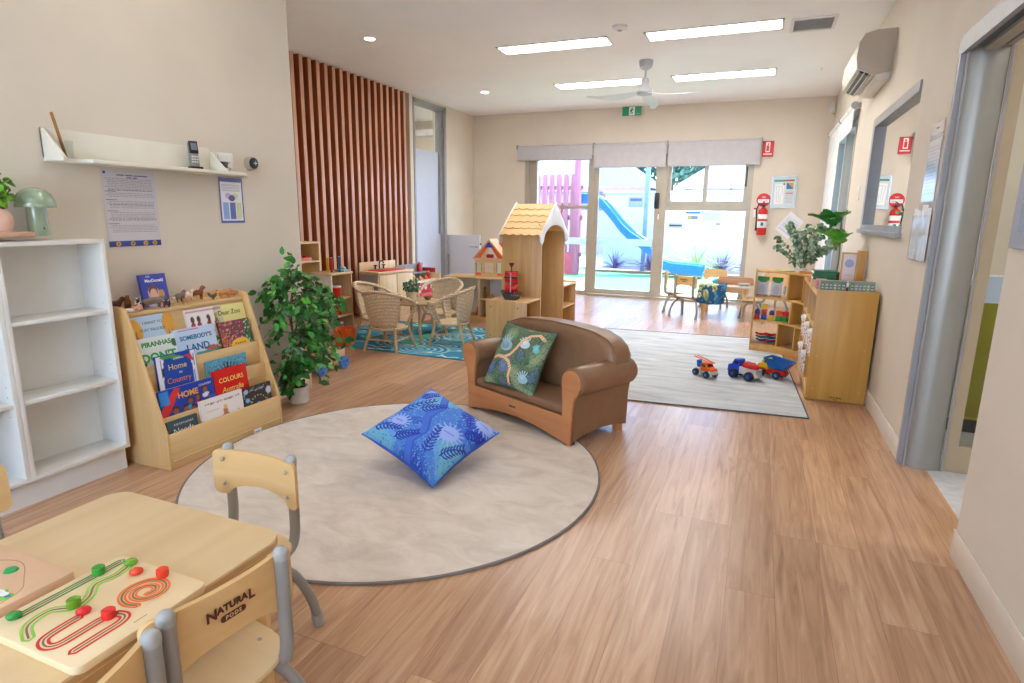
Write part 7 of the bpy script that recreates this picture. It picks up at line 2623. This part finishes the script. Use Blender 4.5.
MB(mat('orange_wood', (216, 150, 96), .5)).b2(-.09, .09, -.025, .025, 0, .018, None, .003).build('plank_body', b_)
MB(M_DARK).cyl((-.06, 0, .0175), (-.06, 0, .0186), .004).cyl((.06, 0, .0175), (.06, 0, .0186), .004).build('peg_holes', b_)

# eucalyptus and fiddle-leaf plant
M_EU = mat('eucalyptus_leaf', (156, 182, 156), .6, vary=.2)
M_EU2 = mat('eucalyptus_dark', (108, 142, 116), .6, vary=.2)
t = thing('eucalyptus_plant', 'grey-green round-leaved eucalyptus plant on the curved shelf', 'potted plant', at_corner(.58, 52, .728))
MB(M_WHITE).lathe([(0.0001, 0), (.04, 0), (.048, .035), (.044, .035), (.0001, .03)], seg=24).build('pot', t)
g_ = random.Random(21)
ms, mf = MB(mat('eu_stem', (140, 110, 84), .7)), MB(M_EU, M_EU2)
for k in range(24):
    a = k * 2.4
    ln = g_.uniform(.16, .30)
    hh = g_.uniform(.10, .30) if k % 2 else g_.uniform(.3, .45)
    ln = ln * (1.0 if k % 2 else .55)
    pts = smooth_path([(0, 0, .03), (ln * .35 * math.cos(a), ln * .35 * math.sin(a) * .8, hh * .5), (ln * .75 * math.cos(a), ln * .75 * math.sin(a) * .7, hh * .85), (ln * math.cos(a), ln * math.sin(a) * .7, hh)], 4)
    ms.tube(pts, .0022, None, 5)
    for p in pts[3:]:
        for s in range(2):
            add_leaf(mf, g_, p + Vector((g_.uniform(-.012, .012), g_.uniform(-.012, .012), g_.uniform(-.01, .01))), g_.uniform(.030, .052), Vector((math.cos(a), math.sin(a), .3)), 'round', g_.randrange(2))
ms.build('stems', t)
mf.build('foliage', t, angle=180)
t = thing('fiddle_leaf_plant', 'bright green big-leaved plant in a dark saucer on the straight shelf', 'potted plant', (.575, 5.22, .706))
MB(mat('dark_teal_pot', (40, 60, 58), .5)).lathe([(0.0001, 0), (.05, 0), (.062, .07), (.065, .075), (.058, .075), (.0001, .065)], seg=28).build('pot', t)
M_FD = mat('fiddle_leaf', (96, 180, 64), .35, vary=.15, vscale=20)
M_FD2 = mat('fiddle_leaf_dark', (54, 130, 58), .35, vary=.15, vscale=20)
MB(mat('fid_stem', (126, 120, 70), .7)).tube(smooth_path([(0, 0, .06), (.004, 0, .2), (-.004, 0, .33), (-.01, 0, .46)]), .006, None, 8).build('stem', t)
mf = MB(M_FD, M_FD2)
g_ = random.Random(5)
for (z, x_, a, L_, e, mi_) in [(.30, -.03, 180, .15, .8, 0), (.30, -.03, 250, .15, .9, 0), (.29, -.03, 310, .14, .9, 0), (.31, -.03, 60, .12, 1.0, 1), (.30, -.03, 215, .13, 1.6, 0), (.28, -.03, 280, .13, .4, 0),
                               (.42, -.07, 185, .16, .7, 1), (.42, -.07, 235, .16, .9, 1), (.43, -.07, 300, .15, 1.1, 0), (.43, -.06, 20, .13, 1.3, 1), (.43, -.07, 120, .13, 1.0, 1), (.44, -.07, 210, .12, 1.9, 1), (.42, -.07, 270, .14, .6, 1)]:
    d_ = Vector((math.cos(R(a)), math.sin(R(a)), e)).normalized()
    p = Vector((x_, 0, z))
    side = Vector((-math.sin(R(a)), math.cos(R(a)), 0))
    inn = side.cross(d_) * -1
    rows = []
    for (q, w_) in [(0, .03), (.12, .16), (.3, .30), (.5, .38), (.7, .42), (.86, .36), (.96, .18), (1.0, .03)]:
        c_ = p + d_ * (q * L_) - inn * (.16 * q * q * L_) * 0 + Vector((math.cos(R(a)), math.sin(R(a)), 0)) * (.30 * q ** 3 * L_)
        row = []
        for k in range(7):
            v = -1 + k / 3
            row.append(c_ + side * (v * w_ * L_) + Vector((-math.cos(R(a)), -math.sin(R(a)), .25)) * (v * v * w_ * .45 * L_) + Vector((0, 0, 1)) * (.012 * math.sin(q * 20 + v * 2) * abs(v)))
        rows.append(row)
    mf.surf(rows, (M_FD, M_FD2)[mi_])
mf.build('foliage', t, angle=180)

# ================================================================ toy trucks on the rectangular rug
M_TYRE = mat('toy_tyre', (36, 44, 56), .6)
M_LG_ = mat('toy_light_grey', (196, 194, 190), .45)
RGZ = .008


def wheels(t, xs, w, r, tw, hub):
    for x in xs:
        for s in (-1, 1):
            o = MB(M_TYRE).lathe([(r * .6, -tw / 2), (r * .93, -tw / 2), (r, -tw * .3), (r, tw * .3), (r * .93, tw / 2), (r * .6, tw / 2)], (x, s * w, r), None, 24, Matrix.Rotation(R(90), 4, 'X')).build('wheel', t)
            MB(hub).lathe([(0.0001, -tw * .52), (r * .3, -tw * .55), (r * .62, -tw * .4), (r * .62, tw * .4), (r * .3, tw * .55), (0.0001, tw * .52)], (x, s * w, r), None, 18, Matrix.Rotation(R(90), 4, 'X')).build('hub', o)


# 1. orange ladder truck: local +x is its front
t = thing('toy_fire_truck', 'orange toy truck with a ladder on top, leftmost on the pale rug', 'toy truck', (-.288, 4.585, RGZ), -40)
wheels(t, (-.058, .052), .042, .026, .024, M_LBLUE)
MB(M_LG_).box((0, 0, .038), (.18, .06, .022), None, None, .005).box((.075, 0, .045), (.035, .082, .025), None, None, .008).box((-.055, 0, .052), (.055, .07, .02), None, None, .006).build('chassis', t)
MB(M_ORANGE).prism([(-.02, .045), (-.02, .10), (-.01, .108), (.03, .108), (.05, .078), (.085, .072), (.09, .05), (.085, .045)], 'xz', -.034, .034, None, .005).build('cab', t)
MB(M_BLACK).b2(-.008, .010, -.0355, .0355, .078, .1).b2(.016, .028, -.0355, .0355, .078, .1).box((.042, 0, .093), (.002, .05, .022), None, (0, -.6, 0)).build('windows', t)
MB(mat('blue_crane', (30, 110, 200), .4)).box((-.065, 0, .085), (.02, .04, .06), None, (0, -.2, 0), .004).build('ladder_mount', t)
m = MB(M_ORANGE)
for s in (-1, 1):
    m.tube([(-.105, s * .018, .138), (.07, s * .018, .112)], .0045, None, 8)
for k in range(7):
    x = -.095 + k * .026
    m.cyl((x, -.018, .1365 - (x + .105) * .148), (x, .018, .1365 - (x + .105) * .148), .0028, None, None, 6)
m.build('ladder', t)
# 2. blue recycling/cement truck with red barrel load
t = thing('toy_cement_truck', 'blue and grey toy truck with red load, middle one on the pale rug', 'toy truck', (-.012, 4.65, RGZ), 150)
t.scale = (1.12, 1.12, 1.12)
wheels(t, (-.06, .055), .048, .031, .03, M_BLUE)
MB(M_LG_).prism([(-.10, .035), (-.10, .075), (.02, .082), (.02, .035)], 'xz', -.042, .042, None, .005).box((-.095, 0, .035), (.02, .07, .03), None, None, .005).build('chassis', t)
MB(M_BLUE).prism([(.022, .03), (.022, .118), (.03, .126), (.062, .126), (.078, .092), (.105, .082), (.11, .04), (.1, .03)], 'xz', -.036, .036, None, .006).build('cab', t)
MB(M_BLACK).box((.072, 0, .107), (.003, .056, .026), None, (0, -.45, 0)).b2(.03, .058, -.0375, .0375, .095, .115).build('windows', t)
m = MB(M_RED)
m.ball((-.04, 0, .088), (.062, .036, .026), None, 20, 12).ball((-.02, 0, .1), (.03, .028, .02)).box((-.05, 0, .112), (.03, .03, .01), None, None, .003)
m.build('load_drum', t)
# 3. dump truck
t = thing('toy_dump_truck', 'yellow and red toy dump truck with blue tipper, rightmost on the pale rug', 'toy truck', (.190, 4.78, RGZ), 150)
t.scale = (1.08, 1.08, 1.08)
wheels(t, (-.045, .065), .045, .028, .026, M_LBLUE)
MB(M_RED).box((.0, 0, .04), (.19, .066, .026), None, None, .006).box((-.045, 0, .05), (.085, .088, .03), None, None, .012).box((.07, 0, .05), (.06, .088, .022), None, None, .010).build('chassis', t)
MB(M_YEL).prism([(.03, .05), (.03, .125), (.038, .13), (.06, .13), (.08, .095), (.105, .085), (.105, .05)], 'xz', -.032, .032, None, .005).build('cab', t)
MB(M_BLACK).box((.073, 0, .112), (.003, .05, .024), None, (0, -.5, 0)).b2(.038, .058, -.0335, .0335, .098, .12).build('windows', t)
m = MB(mat('tipper_blue', (20, 90, 165), .35))
top = [(-.13, -.058), (.055, -.058), (.055, .058), (-.13, .058)]
low = [(-.085, -.034), (.022, -.034), (.022, .034), (-.085, .034)]
ti = [(-.122, -.052), (.048, -.052), (.048, .052), (-.122, .052)]
li = [(-.08, -.03), (.018, -.03), (.018, .03), (-.08, .03)]
m.surf([[(x, y, .066) for x, y in low], [(x, y, .128 + (.014 if x > 0 else -.004)) for x, y in top], [(x, y, .128 + (.014 if x > 0 else -.004)) for x, y in ti], [(x, y, .072) for x, y in li]], None, True)
m.quad([(x, y, .066) for x, y in low][::-1]).quad([(x, y, .072) for x, y in li])
m.build('tipper_tray', t)

# ================================================================ far table group by the glazing
TBX0, TBX1, TBY0, TBY1 = -.60, -.05, 7.30, 7.98
t = thing('craft_table', 'small wooden craft table near the glass door with a draped cloth', 'table', ((TBX0 + TBX1) / 2, (TBY0 + TBY1) / 2, 0))
a, b_ = (TBX1 - TBX0) / 2, (TBY1 - TBY0) / 2
MB(mat('pale_tabletop', (206, 190, 170), .35, vary=.02)).prism(rrect(-a, a, -b_, b_, .04), 'xy', .385, .41, None, .003).build('tabletop', t)
for sx in (-1, 1):
    for sy in (-1, 1):
        MB(M_BEECHX).cyl((sx * (a - .05), sy * (b_ - .05), 0), (sx * (a - .05), sy * (b_ - .05), .385), .021, .026).build('leg', t)
for y_ in (-b_ + .04, b_ - .055):
    MB(M_BEECHX).b2(-a + .05, a - .05, y_, y_ + .015, .33, .385).build('apron', t)


def floral(c):
    c.rect(0, 0, 1, 1, (24, 84, 130))
    g_ = random.Random(17)
    for k in range(26):
        x, y = g_.random() * .62, g_.random()
        r_ = g_.uniform(.04, .08)
        for j in range(6):
            an = j * PI / 3 + k
            c.ell(x + r_ * math.cos(an), y + r_ * math.sin(an), r_ * .55, r_ * .6, g_.choice([(206, 206, 120), (176, 196, 110), (222, 218, 170), (120, 160, 110)]))
        c.ell(x, y, r_ * .35, r_ * .4, (120, 110, 40))
    for k in range(14):
        x, y = .6 + g_.random() * .4, g_.random()
        c.ell(x, y, .05, .05, g_.choice([(36, 110, 160), (90, 150, 190), (16, 60, 100)]))
    c.speck(120, .012, [(16, 56, 96), (60, 130, 160), (200, 210, 150)], seed=19)


cv = Canvas(90, 90)
floral(cv)
cw, ch1, ch2 = .31, .22, .21
X_, S_ = cv.X, cv.Y
# cloth lies on the top (S 0.55..1) and hangs over the near edge (S 0..0.55)
sl_ = S_ * (ch1 + ch2)
hang = np.clip(ch2 - sl_, 0, ch2)
lie = np.clip(sl_ - ch2, 0, ch1)
co_x = (X_ - .5) * cw - .02 * np.clip(hang / ch2, 0, 1) * 0 + .03 * (hang > 0) * (hang / ch2) * -0.5
co_y = lie - .006 - .012 * np.sin(X_ * 18) * (hang / ch2) - .012 * (hang > 0)
co_z = .0045 + np.where(hang > 0, -hang, 0) + .001 * np.sin(X_ * 9) + (hang > 0) * (-.02 * np.sin(X_ * 3.0) * hang / ch2)
me_ = fast_mesh('cloth', np.stack([co_x, co_y, co_z], -1).reshape(-1, 3), grid_quads(90, 90), cv.linear().reshape(-1, 3), [paint_mat('fabric_print', .8)])
o = bpy.data.objects.new('draped_cloth', me_)
COL.objects.link(o)
o.location = (-.455, TBY0, .411)
solid(o, .003)
tag(o, 'blue and yellow floral cloth draped over the near edge of the craft table', 'cloth')
b_ = thing('activity_tray', 'long shallow wooden box tray on the craft table', 'tray', (-.22, 7.62, .411), 2)
m = MB(wood('tray_brown', (176, 122, 84), (200, 148, 106), 'x', rough=.5, fine=20))
m.b2(-.20, .20, -.13, .13, 0, .008).b2(-.20, .20, -.13, -.12, 0, .065, None, .002).b2(-.20, .20, .12, .13, 0, .065, None, .002).b2(-.20, -.19, -.12, .12, 0, .065).b2(.19, .20, -.12, .12, 0, .065)
m.build('tray_body', b_)
MB(mat('tray_fill', (120, 90, 80), .8, vary=.3, vscale=60)).b2(-.19, .19, -.12, .12, .008, .045).build('tray_filling', b_)
b_ = thing('white_basin', 'shallow white basin on the craft table right of the cloth', 'basin', (-.12, 7.40, .411), 0)
MB(mat('grey_white_basin', (190, 190, 196), .4)).lathe([(0.0001, .002), (.05, 0), (.07, .03), (.066, .03), (.048, .006), (0.0001, .006)], seg=24).build('basin_body', b_)
b_ = thing('blue_toy_boat', 'small turquoise toy lying at the back of the cloth on the craft table', 'toy', (-.44, 7.62, .411), 30)
MB(mat('turquoise', (60, 180, 205), .4)).box((0, 0, .015), (.09, .05, .03), None, None, .01).ball((0, 0, .035), (.03, .02, .015)).build('toy_body', b_)
MB(M_RED).ball((.06, .02, .012), .012).build('red_ball', b_)

dup(chB, (-.72, 7.40, 0), (0, 0, R(-24)), 'toddler chair with its marked backrest turned to us, left of the draped cloth')
dup(chB, (-.93, 7.80, 0), (0, 0, R(-84)), 'toddler chair farthest left by the craft table, before the glass door')
dup(chB, (-.03, 7.46, 0), (0, 0, R(96)), 'toddler chair seen edge-on at the right side of the craft table')
dup(chB, (.18, 8.05, 0), (0, 0, R(150)), 'toddler chair behind the edge-on one, its backrest near the curved shelf')
dup(chB, (-.52, 8.36, 0), (0, 0, R(172)), 'toddler chair behind the craft table with its back to the garden window')
# ================================================================ camera and light
cam = bpy.data.cameras.new('camera')
cam.sensor_fit = 'HORIZONTAL'
cam.sensor_width = 36.0
cam.lens = 594.209 / 1024 * 36.0
cam.clip_start = 0.02
cam.clip_end = 200
co = bpy.data.objects.new('camera', cam)
COL.objects.link(co)
yaw, pitch, roll = 0.387418922, -0.209173260, 0.0130658555
f = Vector((-math.sin(yaw) * math.cos(pitch), math.cos(yaw) * math.cos(pitch), math.sin(pitch)))
r0 = Vector((math.cos(yaw), math.sin(yaw), 0))
u0 = r0.cross(f)
rr = r0 * math.cos(roll) + u0 * math.sin(roll)
uu = -r0 * math.sin(roll) + u0 * math.cos(roll)
Mx = Matrix((( rr.x, uu.x, -f.x, 0), (rr.y, uu.y, -f.y, 0), (rr.z, uu.z, -f.z, 1.18), (0, 0, 0, 1)))
co.matrix_world = Mx
bpy.context.scene.camera = co

wd = bpy.data.worlds.new('world')
bpy.context.scene.world = wd
wd.use_nodes = True
nt = wd.node_tree
bg = nt.nodes['Background']
tc = nt.nodes.new('ShaderNodeTexCoord')
sp = nt.nodes.new('ShaderNodeSeparateXYZ')
nt.links.new(tc.outputs['Generated'], sp.inputs[0])
rp = ramp(nt, [(0.0, (215, 228, 245)), (0.25, (190, 218, 250)), (1.0, (120, 170, 235))])
nt.links.new(sp.outputs['Z'], rp.inputs[0])
nt.links.new(rp.outputs[0], bg.inputs['Color'])
bg.inputs['Strength'].default_value = 6.6

sun = bpy.data.lights.new('sun', 'SUN')
sun.energy = 9.0
sun.angle = R(0.6)
sun.color = (1, 0.96, 0.9)
so = bpy.data.objects.new('sun', sun)
COL.objects.link(so)
so.rotation_euler = Vector((0.25, 0.62, -0)).to_track_quat('Z', 'Y').to_euler()
dv = Vector((0.30, 0.42, 0.86))
so.rotation_euler = dv.to_track_quat('Z', 'Y').to_euler()

sc = bpy.context.scene
sc.view_settings.view_transform = 'Standard'
sc.view_settings.look = 'None'
sc.view_settings.gamma = 1.0
sc.view_settings.use_curve_mapping = False
sc.view_settings.exposure = 1.12
sc.cycles.use_denoising = True
sc.cycles.max_bounces = 10
sc.cycles.diffuse_bounces = 6
sc.cycles.glossy_bounces = 4
sc.cycles.transparent_max_bounces = 16
sc.cycles.sample_clamp_indirect = 8.0
sc.cycles.caustics_reflective = False
